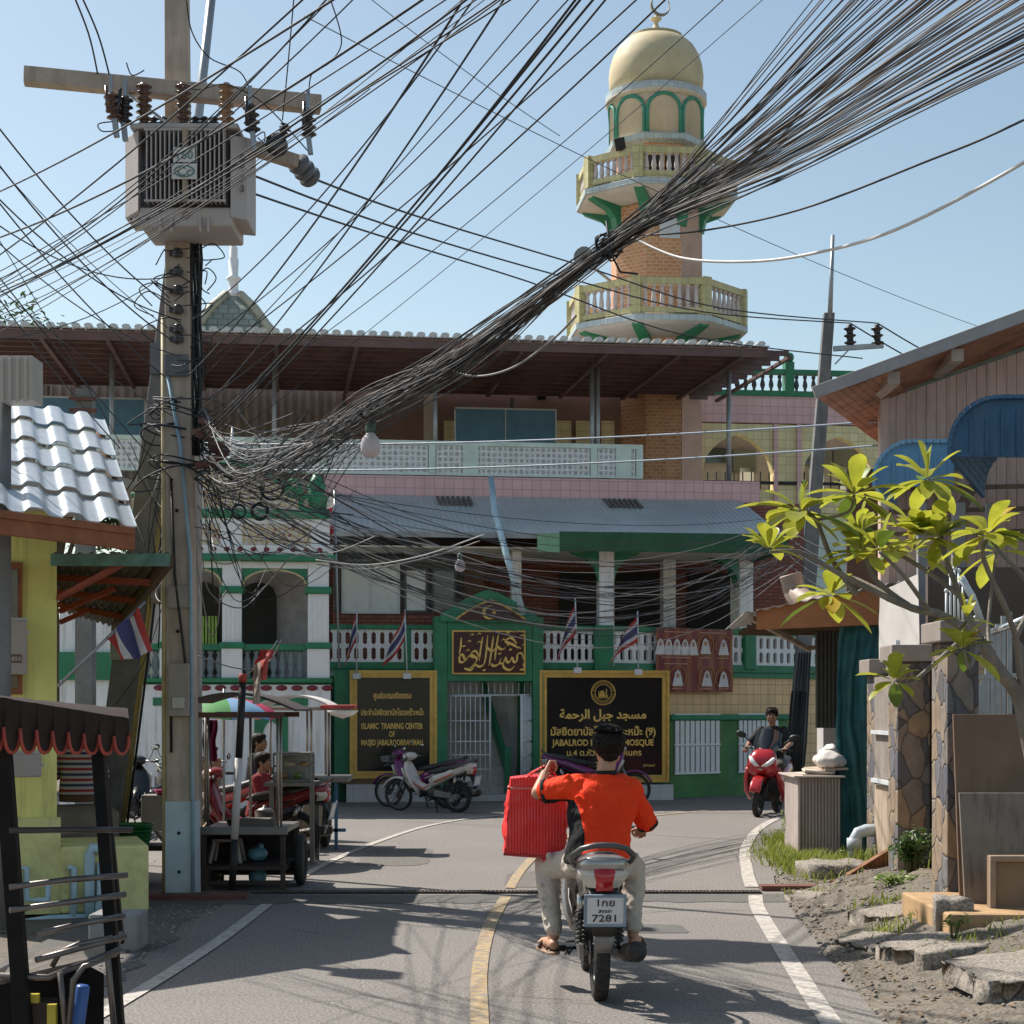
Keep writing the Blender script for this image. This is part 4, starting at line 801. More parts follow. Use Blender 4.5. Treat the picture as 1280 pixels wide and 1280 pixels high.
def cloth_flag(t,fn,stripes,n=10):
 b=MB()
 for a,c,m_ in stripes:
  b.mat(m_);b.slab(lambda u,v,a=a,c=c:fn(u,lerp(a,c,v)),n,2,(0,.003,0))
 return t.part('cloth',b,FM5)
def small_flag(px,py0,py1,Y,label,lean,drape,seed):
 top,bot=P(px,py0,Y),P(px+lean,py1,Y);t=Thing('flag',label,'flag',bot,'small flags along the veranda rail')
 b=MB();b.tube([bot,top],.014,6);t.part('pole',b,STEELW);L=(top-bot).length;q=random.Random(seed);ph=q.uniform(0,6)
 d=(bot-top).normalized()
 def fn(u,v):
  p=top+d*(.03+v*L*.42);w=drape*u*(.34+.28*v);return p+Vector((-w,.07*math.sin(u*8+ph+v*2)-.02,-u*L*.46-.05*math.sin(u*5+ph)))
 cloth_flag(t,fn,TH,12)
 b=MB();b.box(bot.x-.07,bot.x+.07,bot.y-.06,bot.y+.06,bot.z-.05,bot.z+.05);t.part('base',b,STEELW)
small_flag(446,755,845,32.2,'small drooping flag above the left end of the left sign',0,.35,1)
small_flag(506,762,845,32.2,'small drooping flag beside the green post left of the gate',3,.7,2)
small_flag(719,748,838,32.4,'small flag above the left half of the emblem sign',3,.6,3)
small_flag(797,764,840,32.4,'small flag above the right half of the emblem sign',1,.9,4)
b=MB();t0,t1=P(418,612,31),P(424,835,31);t=Thing('flag','red and white flag hanging high on a thin mast beside the pavilion','flag',t1,'small flags along the veranda rail');b.tube([t1,t0],.02,6);t.part('pole',b,PIPEM)
cloth_flag(t,lambda u,v:t0+Vector((-.03-u*.16+.03*math.sin(v*9),.03*math.sin(v*12+u*4),-.1-v*.7-u*.05)),((0,.3,1),(.3,.5,0),(.5,.75,1),(.75,1,0)),6)
# pavilion on the left
FP=Frame(31.2,.13)
def px_(p,d=0):return FP.at(p,700,d)[0]
def pz_(q,d=0):return FP.at(290,q,d)[1]
def floral():
 t=NT('floral_tile');co=t.coord(scale=(1,1,1));v=t.n('TexVoronoi',i_Vector=co,i_Scale=7.5);v2=t.n('TexVoronoi',feature='DISTANCE_TO_EDGE',i_Vector=co,i_Scale=7.5);mg=t.n('TexMagic',turbulence_depth=3,i_Vector=co,i_Scale=6.0,i_Distortion=1.6)
 base=t.mix(t.ramp(mg.outputs[1],.45,.6),(.62,.58,.54),(.55,.42,.24));base=t.mix(t.ramp(v.outputs[0],.16,.26,(1,1,1),(0,0,0)),base,(.26,.03,.09));base=t.mix(t.ramp(v.outputs[0],.03,.06,(1,1,1),(0,0,0)),base,(.2,.25,.5));base=t.mix(t.mul(t.ramp(v2.outputs[0],.01,.04,(1,1,1),(0,0,0)),.5),base,(.35,.3,.2))
 t.set(t.b.inputs['Base Color'],base);t.b.inputs['Roughness'].default_value=.5;return t.m
FLOR=floral()
PV=Thing('pavilion','ornate white and green pavilion with arches and floral tile frieze on the left','pavilion',(px_(290),0,0),frame=FP)
b=MB();b.box(px_(160),px_(413),-.15,3,0,pz_(856));PV.part('base_wall',b,WHITE)
b=MB();b.box(px_(192),px_(385),-.17,-.14,pz_(882),pz_(872));PV.part('green_band',b,GREEN)
b=MB();archwall(b,px_(318),px_(360),.4,pz_(895),px_(326),px_(352),1.0,1.5,-.17,-.13,12);PV.part('green_arch',b,GREEN)
b=MB();b.box(px_(160),px_(413),-.05,3,pz_(856),pz_(848));b.box(px_(160),px_(415),-.2,-.05,pz_(853),pz_(848));PV.part('floor_moulding',b,GREEN)
b=MB()
for i in range(12):x=px_(200+i*19);b.ball((x,-.16,pz_(860)),(.1,.03,.05),8,6)
PV.part('red_rosette',b,mt('dark_red_glaze',(.22,.03,.045),.4))
for p0,p1 in((200,224),(277,303),(384,412)):
 b=MB();b.box(px_(p0),px_(p1),-.1,.35,pz_(848),pz_(803));PV.part('pedestal',b,WHITE2,bevel=.02)
 b=MB();b.box(px_(p0+1),px_(p1-1),-.06,.3,pz_(803),pz_(700))
 for k in range(4):x=lerp(px_(p0+2),px_(p1-2),(k+.5)/4);b.box(x-.015,x+.015,-.075,-.06,pz_(800),pz_(745))
 PV.part('column',b,WHITE2,bevel=.015)
 for q0,q1 in((811,803),(742,733)):
  b=MB();b.box(px_(p0)-.04,px_(p1)+.04,-.14,.38,pz_(q0),pz_(q1));PV.part('capital',b,GREEN,bevel=.03)
b=MB();b.box(px_(165),px_(412),-.06,.2,pz_(813),pz_(805));PV.part('rail',b,GREEN,bevel=.02)
WB=MB();WB.lathe([(.06,0),(.06,.06),(.03,.1),(.075,.25),(.06,.36),(.03,.46),(.055,.5),(.055,.54)],n=10);WBM=WB.mesh('baluster',mt('blue_grey_baluster',(.22,.26,.29),.6));hb=pz_(813)-pz_(848)
for p in list(range(230,275,11))+list(range(309,382,11))+list(range(172,200,11)):PV.inst('baluster',WBM,(px_(p),.1,pz_(848)),0,None,(1,1,hb/.54))
for p0,p1 in((224,277),(303,384)):
 b=MB();x0,x1=px_(p0),px_(p1);archwall(b,x0,x1,pz_(740),pz_(710),x0+.01,x1-.01,pz_(732),pz_(712),.0,.2,18);pv_=PV.part('arch_spandrel',b,GREEN)
 b=MB();b.tube([(lerp(x0,x1,k/18),-.01,pz_(732)+(pz_(712)-pz_(732))*math.sqrt(max(0,1-(k/9-1)**2)))for k in range(19)],.02,6);PV.part('arch_trim',b,mt('cream_trim',(.62,.52,.3),.6),pv_)
b=MB();b.box(px_(165),px_(412),-.02,.4,pz_(710),pz_(702));b.box(px_(165),px_(412),-.05,.4,pz_(693),pz_(640));b.box(px_(165),px_(416),-.12,.4,pz_(693),pz_(682));PV.part('entablature',b,WHITE2)
b=MB();b.box(px_(160),px_(419),-.2,.45,pz_(702),pz_(693));b.box(px_(165),px_(412),-.12,.4,pz_(648),pz_(637));PV.part('moulding',b,GREEN,bevel=.03)
b=MB()
for i in range(14):b.ball((px_(185+i*16.5),-.13,pz_(687)),(.05,.02,.04),8,6)
PV.part('flower_boss',b,mt('dark_red_glaze',(.2,.03,.04)))
for p0,p1 in((193,275),(303,388)):
 b=MB();b.box(px_(p0),px_(p1),-.075,-.05,pz_(682),pz_(655));PV.part('floral_panel',b,FLOR)
cr=[(px_(165),pz_(637)),(px_(165),pz_(622)),(px_(195),pz_(612)),(px_(230),pz_(600)),(px_(262),pz_(585)),(px_(290),pz_(578)),(px_(318),pz_(585)),(px_(350),pz_(602)),(px_(378),pz_(618)),(px_(392),pz_(637))]
b=MB();b.prism(cr,-.06,.2);PV.part('pediment',b,FLOR);b=MB();b.tube([(x,-.06,z)for x,z in cr[1:-1]],.05,8)
for cx_,cz_ in((366,610),(385,628),(200,606)):b.torus((px_(cx_),-.06,pz_(cz_)),.13,.045,16,8)
PV.part('pediment_scroll',b,GREEN)
x=px_(396);b=MB();b.lathe([(.16,pz_(640)),(.18,pz_(628)),(.2,pz_(620)),(.13,pz_(612)),(.17,pz_(606)),(.11,pz_(598)),(.06,pz_(590))],(x,.1,0),14);PV.part('corner_finial',b,GREEN);b=MB();b.lathe([(.07,pz_(590)),(.03,pz_(585)),(.07,pz_(580)),(.02,pz_(574)),(.04,pz_(571)),(.01,pz_(562))],(x,.1,0),12);PV.part('finial_tip',b,WHITE2)
x=px_(290);b=MB();b.lathe([(.12,pz_(578)),(.05,pz_(572)),(.14,pz_(566)),(.06,pz_(560)),(.09,pz_(555)),(.03,pz_(548)),(.01,pz_(532))],(x,.1,0),12);PV.part('finial_tip',b,WHITE2)
b=MB();b.box(px_(165),px_(412),2.6,2.75,pz_(848),pz_(640));PV.part('inner_wall',b,mt('mauve_wall',(.42,.38,.40),.8))
b=MB();b.box(px_(165),px_(412),.2,2.6,pz_(702),pz_(700));PV.part('ceiling',b,WHITE2)
for p0,p1 in((230,277),(300,346)):
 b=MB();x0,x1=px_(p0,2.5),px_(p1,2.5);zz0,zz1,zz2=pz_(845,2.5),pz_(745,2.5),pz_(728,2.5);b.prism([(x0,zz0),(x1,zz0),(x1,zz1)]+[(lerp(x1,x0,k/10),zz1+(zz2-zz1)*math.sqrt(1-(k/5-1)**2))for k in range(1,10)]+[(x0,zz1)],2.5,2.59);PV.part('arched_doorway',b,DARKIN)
b=MB();x0=px_(252,2.4);
for i in range(5):b.box(x0+i*.06,x0+i*.06+.04,2.44,2.47,pz_(805,2.4),pz_(770,2.4))
g_=mt('green_lit_glass',(.35,.5,.12),.5);PV.part('lit_window',b,g_)
b=MB();b.box(px_(70),px_(165),.5,.7,0,pz_(790));b.box(px_(70),px_(165),.45,.75,pz_(830),pz_(800));single('white_wall',MB().box(px_(70),px_(165),.5,.7,0,pz_(740)),WHITE,'plain white wall with a green band behind the flag','wall',(px_(120),.5,0),frame=FP)
single('green_hoarding',MB().box(px_(70),px_(158),.38,.46,pz_(850),pz_(815)),GREEN,'green board band across the white wall behind the flag','board',(px_(115),.4,pz_(850)),frame=FP)
# concrete power poles and the transformer
CONP=mt('concrete_pole',(.46,.375,.31),.85,0,.15,4,dirt=(.19,.16,.135),damt=.6,dscale=1.6,streak=True,bump=.004,bscale=90)
CONP2=mt('grey_concrete_pole',(.19,.19,.188),.85,0,.2,4,dirt=(.09,.085,.08),damt=.6,streak=True)
def pole_mesh(a,b_,w0,w1,rot=0):
 a,b_=Vector(a),Vector(b_);ux,uy=Vector((math.cos(rot),math.sin(rot),0)),Vector((-math.sin(rot),math.cos(rot),0));m=MB()
 def sq(c,w):return[c-ux*w/2-uy*w/2,c+ux*w/2-uy*w/2,c+ux*w/2+uy*w/2,c-ux*w/2+uy*w/2]
 m.hexa(sq(a,w0),sq(b_,w1));return m
YP=16.3
pb=G(230,1120);ptop=P(220,0,YP)+Vector((0,0,1.6));pb.y=YP
UP=Thing('utility_pole','big square concrete utility pole with pale blue painted foot carrying the transformer','utility pole',pb)
UP.part('shaft',pole_mesh(pb,ptop,.27,.19),CONP,bevel=.015)
def on_pole(py,a=pb,b_=None):t=(P(225,py,YP).z-pb.z)/(ptop.z-pb.z);return pb.lerp(ptop,t)
c0=on_pole(1118);c1=on_pole(1001);m=pole_mesh(Vector((c0.x,c0.y,.0)),c1,.276,.272);UP.part('painted_foot',m,mt('pale_blue_paint',(.50,.60,.66),.7,0,.1,3,dirt=(.25,.25,.24),damt=.6,dscale=3))
m=MB();m.tube([pb+Vector((-.155,-.10,.0)),on_pole(620)+Vector((-.135,-.1,0)),on_pole(400)+Vector((-.13,-.1,0))],.022,8);UP.part('conduit',m,mt('yellowed_pvc',(.50,.40,.24),.6))
m=MB();m.tube([on_pole(1115)+Vector((.12,-.16,0)),on_pole(960)+Vector((.12,-.16,0)),on_pole(700)+Vector((.115,-.15,0)),on_pole(560)+Vector((.03,-.15,0)),on_pole(470)+Vector((-.09,-.14,0))],.017,8);UP.part('ground_cable',m,mt('pale_blue_cable',(.25,.38,.46),.6))
BLK=mt('black_rubber',(.018,.018,.019),.55,0,.2,8)
for k in range(5):
 m=MB();o=.13+.018*k;pts=[on_pole(y)+Vector((o+.012*math.sin(y*.05+k),-.04+.025*(k%3),0))for y in range(290,571,35)];m.tube(pts,.014,6);UP.part('cable',m,BLK)
m=MB();m.tube([on_pole(940)+Vector((-.07,-.16,0)),on_pole(870)+Vector((-.07,-.17,0)),on_pole(862)+Vector((-.02,-.17,0)),on_pole(850)+Vector((.08,-.17,0)),on_pole(800)+Vector((.04,-.16,0)),on_pole(720)+Vector((-.03,-.15,0)),on_pole(600)+Vector((-.06,-.14,0))],.013,6);UP.part('cable',m,BLK)
GREYP=mt('grey_box_plastic',(.33,.29,.26),.6,0,.08,4,dirt=(.2,.17,.15))
def plate(T,py0,py1,w,th,name,mat,dx=0):
 a,c=on_pole(py1),on_pole(py0);m=MB();m.box(a.x-w/2+dx,a.x+w/2+dx,YP-.14-th,YP-.13,a.z,c.z);return T.part(name,m,mat,bevel=.006)
plate(UP,734,761,.2,.02,'steel_plate',GREYP);plate(UP,447,474,.22,.02,'clamp_band',mt('band_steel',(.13,.13,.14),.5,.5))
bxm=plate(UP,830,895,.19,.09,'meter_box',GREYP,.01);m=MB();a=on_pole(880);m.box(a.x-.04,a.x+.07,YP-.26,YP-.23,a.z-.04,a.z+.06);UP.part('meter_window',m,mt('meter_cover',(.45,.42,.38),.35),bxm)
for py in(300,322,345,368,392,416,428):
 a=on_pole(py);m=MB();m.box(a.x-.06,a.x+.06,YP-.17,YP-.1,a.z-.02,a.z+.02);m.lathe([(.04,-.02),(.045,0),(.03,.02),(.045,.04),(.03,.06)],a+Vector((.02,-.18,-.02)),10);UP.part('spool_insulator',m,mt('dark_porcelain',(.05,.04,.04),.3))
for py in(505,640,790,1040,1088):a=on_pole(py);m=MB();m.lathe([(.016,-.145),(.016,-.10)],Vector((a.x-.01,YP,a.z)),8,'Y');UP.part('bolt',m,DARKM)
ca,cb2=P(30,95,15.75),P(401,131,16.3)
XA=Thing('crossarm','long concrete crossarm bolted across the utility pole above the transformer','crossarm',(ca+cb2)/2)
m=MB();m.beam(ca,cb2,.16,.145);XA.part('beam',m,CONP,bevel=.01)
m=MB();q=P(225,165,15.95);m.beam(ca.lerp(cb2,.3),q,.04,.02);m.beam(ca.lerp(cb2,.72),q+Vector((.05,0,-.1)),.04,.02);XA.part('brace',m,PIPEM)
c2=P(300,180,16.2);c3=P(372,203,16.4);m=MB();m.beam(c2,c3,.12,.12);single('crossarm',m,CONP,'short second crossarm jutting right of the transformer','crossarm',(c2+c3)/2,bevel=.01)
PORB=mt('brown_porcelain',(.10,.045,.03),.25,0,.2,8,spec=.6);PORD=mt('black_porcelain',(.022,.02,.022),.3,0,.2,8,spec=.6);PORL=mt('tan_porcelain',(.32,.17,.09),.3,0,.2,8)
def insul(a,b_,r,n,mat,name='insulator'):
 a,b_=Vector(a),Vector(b_);m=MB();L=(b_-a).length;m.m=Matrix.Translation(a)@(b_-a).to_track_quat('Z','Y').to_matrix().to_4x4();pr=[(r*.45,0)]
 for i in range(n):z=L*(i+.15)/n;pr+=[(r*.55,z),(r,z+L*.25/n),(r*.9,z+L*.38/n),(r*.5,z+L*.45/n)]
 m.lathe(pr+[(r*.4,L)],n=14);m.m=None;return m
def cutout(px,py,px2,py2,Y,label,mat):
 a,b_=P(px,py,Y),P(px2,py2,Y);t=Thing('fuse_cutout',label,'insulator',a,'fuse cutouts hanging from the crossarm');t.part('insulator',insul(b_,a,.075,4,mat),mat)
 m=MB();m.beam(a+Vector((0,0,.16)),a-Vector((0,.02,.05)),.03,.03);m.beam(b_-Vector((0,.02,.0)),b_+Vector((.02,-.03,-.16)),.045,.05);t.part('bracket',m,PIPEM);m=MB();m.tube([a+Vector((-.02,-.12,.02)),b_+Vector((-.03,-.14,.02))],.018,6);t.part('fuse_tube',m,mat)
cutout(139,116,144,150,15.6,'brown fuse cutout hanging at the left side of the transformer',PORB);cutout(157,120,155,155,15.7,'black fuse cutout just right of the brown one',PORD)
cutout(313,130,316,166,15.7,'black fuse cutout over the right corner of the transformer',PORD);cutout(385,136,386,172,16.0,'black fuse cutout hanging at the right end of the crossarm',PORD)
t=Thing('insulator_string','grey disc insulators holding a cable at the end of the short crossarm','insulator',c3);m=MB();d=P(388,222,16.6)-c3;m.m=Matrix.Translation(c3)@d.to_track_quat('Z','Y').to_matrix().to_4x4()
for k in range(3):m.lathe([(.03,k*.1),(.11,k*.1+.02),(.10,k*.1+.05),(.04,k*.1+.08)],n=16)
m.m=None;t.part('disc',m,mt('grey_porcelain',(.16,.16,.17),.3))
t=Thing('lightning_arrester','black finned arrester with a round disc above the short crossarm','arrester',P(350,180,16));t.part('body',insul(P(346,186,16),P(358,155,16),.055,8,PORD),PORD);m=MB();m.m=Matrix.Translation(P(346,182,15.8));m.lathe([(.03,-.05),(.1,-.04),(.1,.02),(.03,.03)],n=18,axis='Y');m.m=None;t.part('disc',m,PORD)
TR=Thing('transformer','pale grey finned pole transformer with two small plates and stencilled digits','transformer',P(230,290,15.75))
TGR=mt('transformer_grey',(.44,.395,.38),.55,0,.08,2,dirt=(.38,.32,.29),damt=.5,dscale=1.5,streak=True)
YT=15.75;s_=YT/F_
def tq(px,py):return(px-640)*s_,H_+(883-py)*s_
def tb(m,p0,q0,p1,q1,y0,y1):a=tq(p0,q1);c=tq(p1,q0);return m.box(a[0],c[0],y0,y1,a[1],c[1])
m=MB();tb(m,184,163,286,262,YT,YT+.55);tb(m,176,262,292,286,YT-.08,YT+.6);TR.part('tank',m,TGR,bevel=.02)
m=MB();tb(m,165,158,300,165,YT-.1,YT+.65);TR.part('lid',m,TGR,bevel=.015)
m=MB();a,c=tq(152,268),tq(176,166);m.hexa([(a[0],YT+.15,a[1]),(c[0],YT-.1,a[1]),(c[0],YT+.5,a[1]),(a[0],YT+.6,a[1])],[(a[0],YT+.15,c[1]),(c[0],YT-.1,c[1]),(c[0],YT+.5,c[1]),(a[0],YT+.6,c[1])]);TR.part('side_panel',m,TGR,bevel=.012)
m=MB();a,c=tq(290,275),tq(309,172);m.hexa([(a[0],YT-.1,a[1]),(c[0],YT+.0,a[1]),(c[0],YT+.55,a[1]),(a[0],YT+.5,a[1])],[(a[0],YT-.1,c[1]),(c[0],YT+.0,c[1]),(c[0],YT+.55,c[1]),(a[0],YT+.5,c[1])]);sp_=TR.part('side_panel',m,TGR,bevel=.012)
m=MB()
for i in range(18):p=187+i*5.6;tb(m,p,168,p+1.6,258,YT-.16,YT)
for z in(168,256):tb(m,185,z,286,z+2.5,YT-.17,YT-.15)
TR.part('cooling_fin',m,TGR);m=MB();tb(m,185,167,286,259,YT-.02,YT-.004);TR.part('fin_shadow_board',m,mt('fin_shade_grey',(.10,.095,.10),.7))  # dark sheet stands in for the shade between the cooling fins
m=MB();tb(m,233,168,238,258,YT-.185,YT-.17);TR.part('strap',m,mt('tan_strap',(.36,.27,.19),.7))
PLT=mt('white_plate',(.6,.58,.56),.5,0,.08,6,dirt=(.35,.3,.27))
def tplate(q0,q1,p0,p1,body,col,oval=False):
 m=MB();tb(m,p0,q0,p1,q1,YT-.2,YT-.187);o=TR.part('plate',m,PLT);m=MB();x,z=tq((p0+p1)/2,(q0+q1)/2);h=(q1-q0)*s_
 m.text(body,x,z-h*.3,h*.85,YT-.203,.012,depth=.003)
 if oval:m.m=Matrix.Translation((x,YT-.203,z))@Matrix.Scale(1.75,4,(1,0,0));m.torus((0,0,0),h*.36,.005,28,6);m.m=None
 TR.part('lettering',m,mt('plate_ink',col,.6),o)
tplate(193,211,222,248.5,'160',(.12,.22,.2));tplate(213,232,220,251,'Cc',(.12,.12,.13),True)
for i,ch in enumerate('0933'):
 m=MB();x,z=tq(304.5,203+i*13);m.text(ch,x,z,.085,YT-.06,.004,depth=.02);TR.part('stencil_digit',m,mt('stencil_ink',(.16,.12,.11),.7),sp_)
m=MB();x,z=tq(235,272);m.m=Matrix.Translation((x,YT-.085,z))@Matrix.Rotation(R(45),4,'Y');m.box(-.03,.03,-.004,.003,-.03,-.02);m.box(-.03,.03,-.004,.003,.02,.03);m.box(-.03,-.02,-.004,.003,-.02,.02);m.box(.02,.03,-.004,.003,-.02,.02);m.m=None;TR.part('emblem',m,mt('emblem_ink',(.3,.17,.14),.7))
for p in(202,216,252,262):m=MB();tb(m,p,275,p+2,294,YT-.12,YT-.08);TR.part('bracket',m,TGR)
m=MB();tb(m,166,276,176,279,YT-.1,YT-.05);tb(m,166,272,168,281,YT-.1,YT-.05);TR.part('drain_valve',m,TGR)
for px,m_ in((180,PORB),(229,PORB),(283,PORL)):
 TR.part('bushing',insul(P(px,160,YT+.05),P(px+(0 if px!=229 else 0),104,YT+.05),.075,7,m_),m_)
for px in(192,204,244,256,268):TR.part('bushing',insul(P(px,161,YT+.3),P(px,146,YT+.3),.05,3,PORD),PORD)
m=MB();m.beam(P(235,292,16.0),P(235,270,16.2),.5,.08);TR.part('bracket',m,PIPEM)
a,c=P(126,1010,18.2),P(229,300,17.0);a.z=0
LP=Thing('utility_pole','dark grey leaning concrete pole just behind the big utility pole','utility pole',a);LP.part('shaft',pole_mesh(a,c,.30,.24),CONP2,bevel=.015)
lp_=lambda k:a.lerp(c,k)
m=MB();q=lp_(.37);m.box(q.x-.16,q.x+.04,q.y-.2,q.y-.1,q.z-.1,q.z+.12);LP.part('lamp_box',m,mt('clear_plastic',(.3,.31,.32),.2),bevel=.02)
m=MB();q=lp_(.46);m.box(q.x+.16,q.x+.38,q.y-.15,q.y+.02,q.z-.1,q.z+.42);LP.part('junction_box',m,GREYP,bevel=.01)
m=MB();q=lp_(.82);m.box(q.x-.14,q.x+.14,q.y-.16,q.y+.16,q.z-.15,q.z+.15);LP.part('clamp_band',m,mt('band_steel',(.13,.13,.14)))
for k in range(3):m=MB();m.tube([lp_(0.02)+Vector((.17+k*.03,-.12,0)),lp_(.4)+Vector((.16+k*.03,-.14,0)),lp_(.62)+Vector((.12+k*.03,-.1,0))],.014,6);LP.part('conduit',m,mt('yellow_conduit',(.42,.33,.1),.6)if k<2 else BLK)
a3,c3_=P(107,900,26),P(107,488,26);a3.z=0
t=Thing('utility_pole','short weathered pole standing behind the white tin roof','utility pole',a3);t.part('shaft',pole_mesh(a3,c3_,.26,.24),CONP2)
for k in range(3):m=MB();q=c3_-Vector((0,0,.15+.17*k));m.beam(q-Vector((.2,.16,0)),q+Vector((.2,-.16,0)),.05,.05);t.part('bracket',m,RUST)
a4,c4=P(1001,900,33.0),P(1036,392,33.5);a4.z=0
a4.x=(990-640)/F_*33
FPOL=Thing('utility_pole','slim grey utility pole with two insulators behind the wooden gable','utility pole',a4);FPOL.part('shaft',pole_mesh(a4,c4,.30,.2),CONP2,bevel=.01)
q0=a4.lerp(c4,-.0);m=MB();m.tube([a4+Vector((0,0,0)),a4.lerp(c4,.22)],[.2,.17],10)
for k in range(5):m.tube([a4+Vector((-.14+k*.07,-.16,.0)),a4.lerp(c4,.12)+Vector((-.13+k*.07+rnd.uniform(-.04,.04),-.19,0)),a4.lerp(c4,.3)+Vector((-.1+k*.05,-.2,0))],.016,6)
FPOL.part('black_wrap',m,BLK)
qq=P(1042,436,33.4);m=MB();m.beam(qq,P(1104,432,33.4),.09,.09);m.beam(P(1044,455,33.4),P(1062,436,33.4),.05,.03);FPOL.part('crossarm',m,PIPEM)
for px in(1063,1097):FPOL.part('insulator',insul(P(px,432,33.4),P(px-1,406,33.4),.12,3,PORD),PORD)
m=MB();m.tube([c4-Vector((0,.1,.2)),P(1041,294,33.5)],[.05,.035],8);FPOL.part('antenna_rod',m,PIPEM)
a5,c5=P(238,110,19),P(268,-60,19);m=MB();m.beam(P(246,160,19),c5,.1,.1);m.beam(P(246,160,19),P(246,300,19),.08,.08);
b2_=pb+Vector((.35,2.6,0));m=MB();m.tube([(P(246,165,18.9).x,18.9,0),P(246,165,18.9),P(268,-40,18.9)],[.06,.05,.05],8);single('steel_mast',m,PIPEM,'thin grey steel mast leaning right behind the transformer','mast',(P(246,165,18.9).x,18.9,0))
# yellow house on the left
HF=Frame(16.17,.3)
YEL_W=mt('yellow_wall_paint',(.84,.80,.27),.75,0,.1,2,dirt=(.33,.31,.14),damt=.7,dscale=1.5,streak=True)
YEL_B=mt('stained_yellow_base',(.76,.70,.31),.8,0,.12,2,dirt=(.30,.24,.14),damt=.8,dscale=2.2)
TINW=mt('white_tin_sheet',(.44,.49,.53),.36,.3,.05,2,dirt=(.30,.31,.31),damt=.6,dscale=2.6,streak=True)
WOODR=mt('red_brown_timber',(.30,.11,.05),.65,0,.2,6,dirt=(.13,.06,.035),dscale=2)
hx=lambda p,d=0:HF.at(p,800,d)[0]
hz=lambda p,q,d=0:HF.at(p,q,d)[1]
YH=Thing('yellow_house','small yellow house with white tin roof and timber eaves at the left','house',(hx(20),0,0),frame=HF)
m=MB();m.box(hx(-150),hx(71),0,5,0,hz(71,640));YH.part('wall',m,YEL_W)
m=MB();m.box(hx(-150),hx(71)+.03,-.06,0,0,hz(40,1022));YH.part('plinth',m,YEL_B)
e0=HF.i@P(171,664,14.1);e1=HF.i@P(0,642,13.2);r0=HF.i@P(131,526,17.4);r1=HF.i@P(-60,522,16.6)
ed=(e0-e1);e1=e0+(e1-e0)*2.2;r1=r0+(e1-e0)
def rfun(u,v):
 vv=v*5;k=int(min(vv,4.999));f=vv-k;p=e1.lerp(e0,u).lerp(r1.lerp(r0,u),v);x=(p-e1).dot(ed.normalized());w=(x-e0.length*0)/.34%1.0
 h=.055*(1 if w<.28 else(0 if w>.45 else(1-(w-.28)/.17)))if w>.08 else.055*w/.08
 return p+Vector((0,0,h-f*.03+.0))
m=MB();nu=150
for k in range(5):m.slab(lambda u,v,k=k:(lambda p:p)(e1.lerp(e0,u).lerp(r1.lerp(r0,u),(k+v*1.03)/5)+Vector((0,0,.05*(.5+.5*math.tanh(2.2*math.sin(2*math.pi*(((e1.lerp(e0,u))-e1).length/.34))))+.035*(1-v)))),170,3,(0,0,-.008))
YH.part('roof',m,TINW)
m=MB();m.beam(e1+Vector((0,.0,-.07)),e0+Vector((-.03,0,-.07)),.06,.17);m.beam(e1+Vector((0,-.04,-.005)),e0+Vector((-.03,-.04,-.005)),.04,.06);m.beam(e0+Vector((-.06,.0,-.07)),r0+Vector((-.06,0,-.09)),.05,.15);YH.part('fascia',m,WOODR,bevel=.006)
m=MB();m.box(hx(-10),hx(28),-.05,.01,hz(10,868),hz(10,703));w=YH.part('window',m,WOODR);m=MB();m.box(hx(-10),hx(22),-.06,-.05,hz(10,860),hz(10,712));YH.part('pane',m,glass('brown_glass',(.06,.035,.025)),w)
m=MB();m.box(hx(71)+.03,hx(186,-.1),-.1,1.0,0,hz(150,1057,-.1));YH.part('low_wall',m,YEL_B,bevel=.02)
m=MB();m.box(hx(71)+.02,hx(145,1.5),1.1,2.6,0,hz(110,1016,1.1));YH.part('porch',m,mt('porch_cement',(.2,.17,.15),.85))
m=MB();z=.35
for pts in([(14,1108),(14,1085),(33,1085),(33,1125),(60,1125),(60,1100)],[(85,1085),(92,1085),(92,1145)],[(20,1155),(62,1148),(108,1146)],[(34,1160),(42,1155),(108,1152)],[(128,1062),(115,1060),(112,1068),(112,1148)],[(128,1078),(127,1115),(123,1148)]):
 m.tube([(hx(p,-.15),-.15,hz(p,q,-.15))for p,q in pts],.03 if pts[0][0]<110 else.045,8)
single('water_pipes',m,mt('pale_blue_pvc',(.45,.6,.66)),'pale blue water pipes fixed along the foot of the yellow wall','pipes',(hx(60),-.15,.2),frame=HF)
m=MB();p=G(145,1190);m.box(p.x-.2,p.x+.16,p.y,p.y+.35,0,.27);single('concrete_block',m,mt('block_concrete',(.26,.255,.25),.85,0,.15,4,dirt=(.14,.14,.13)),'grey concrete block standing on the gravel behind the black cart','block',p,bevel=.02)
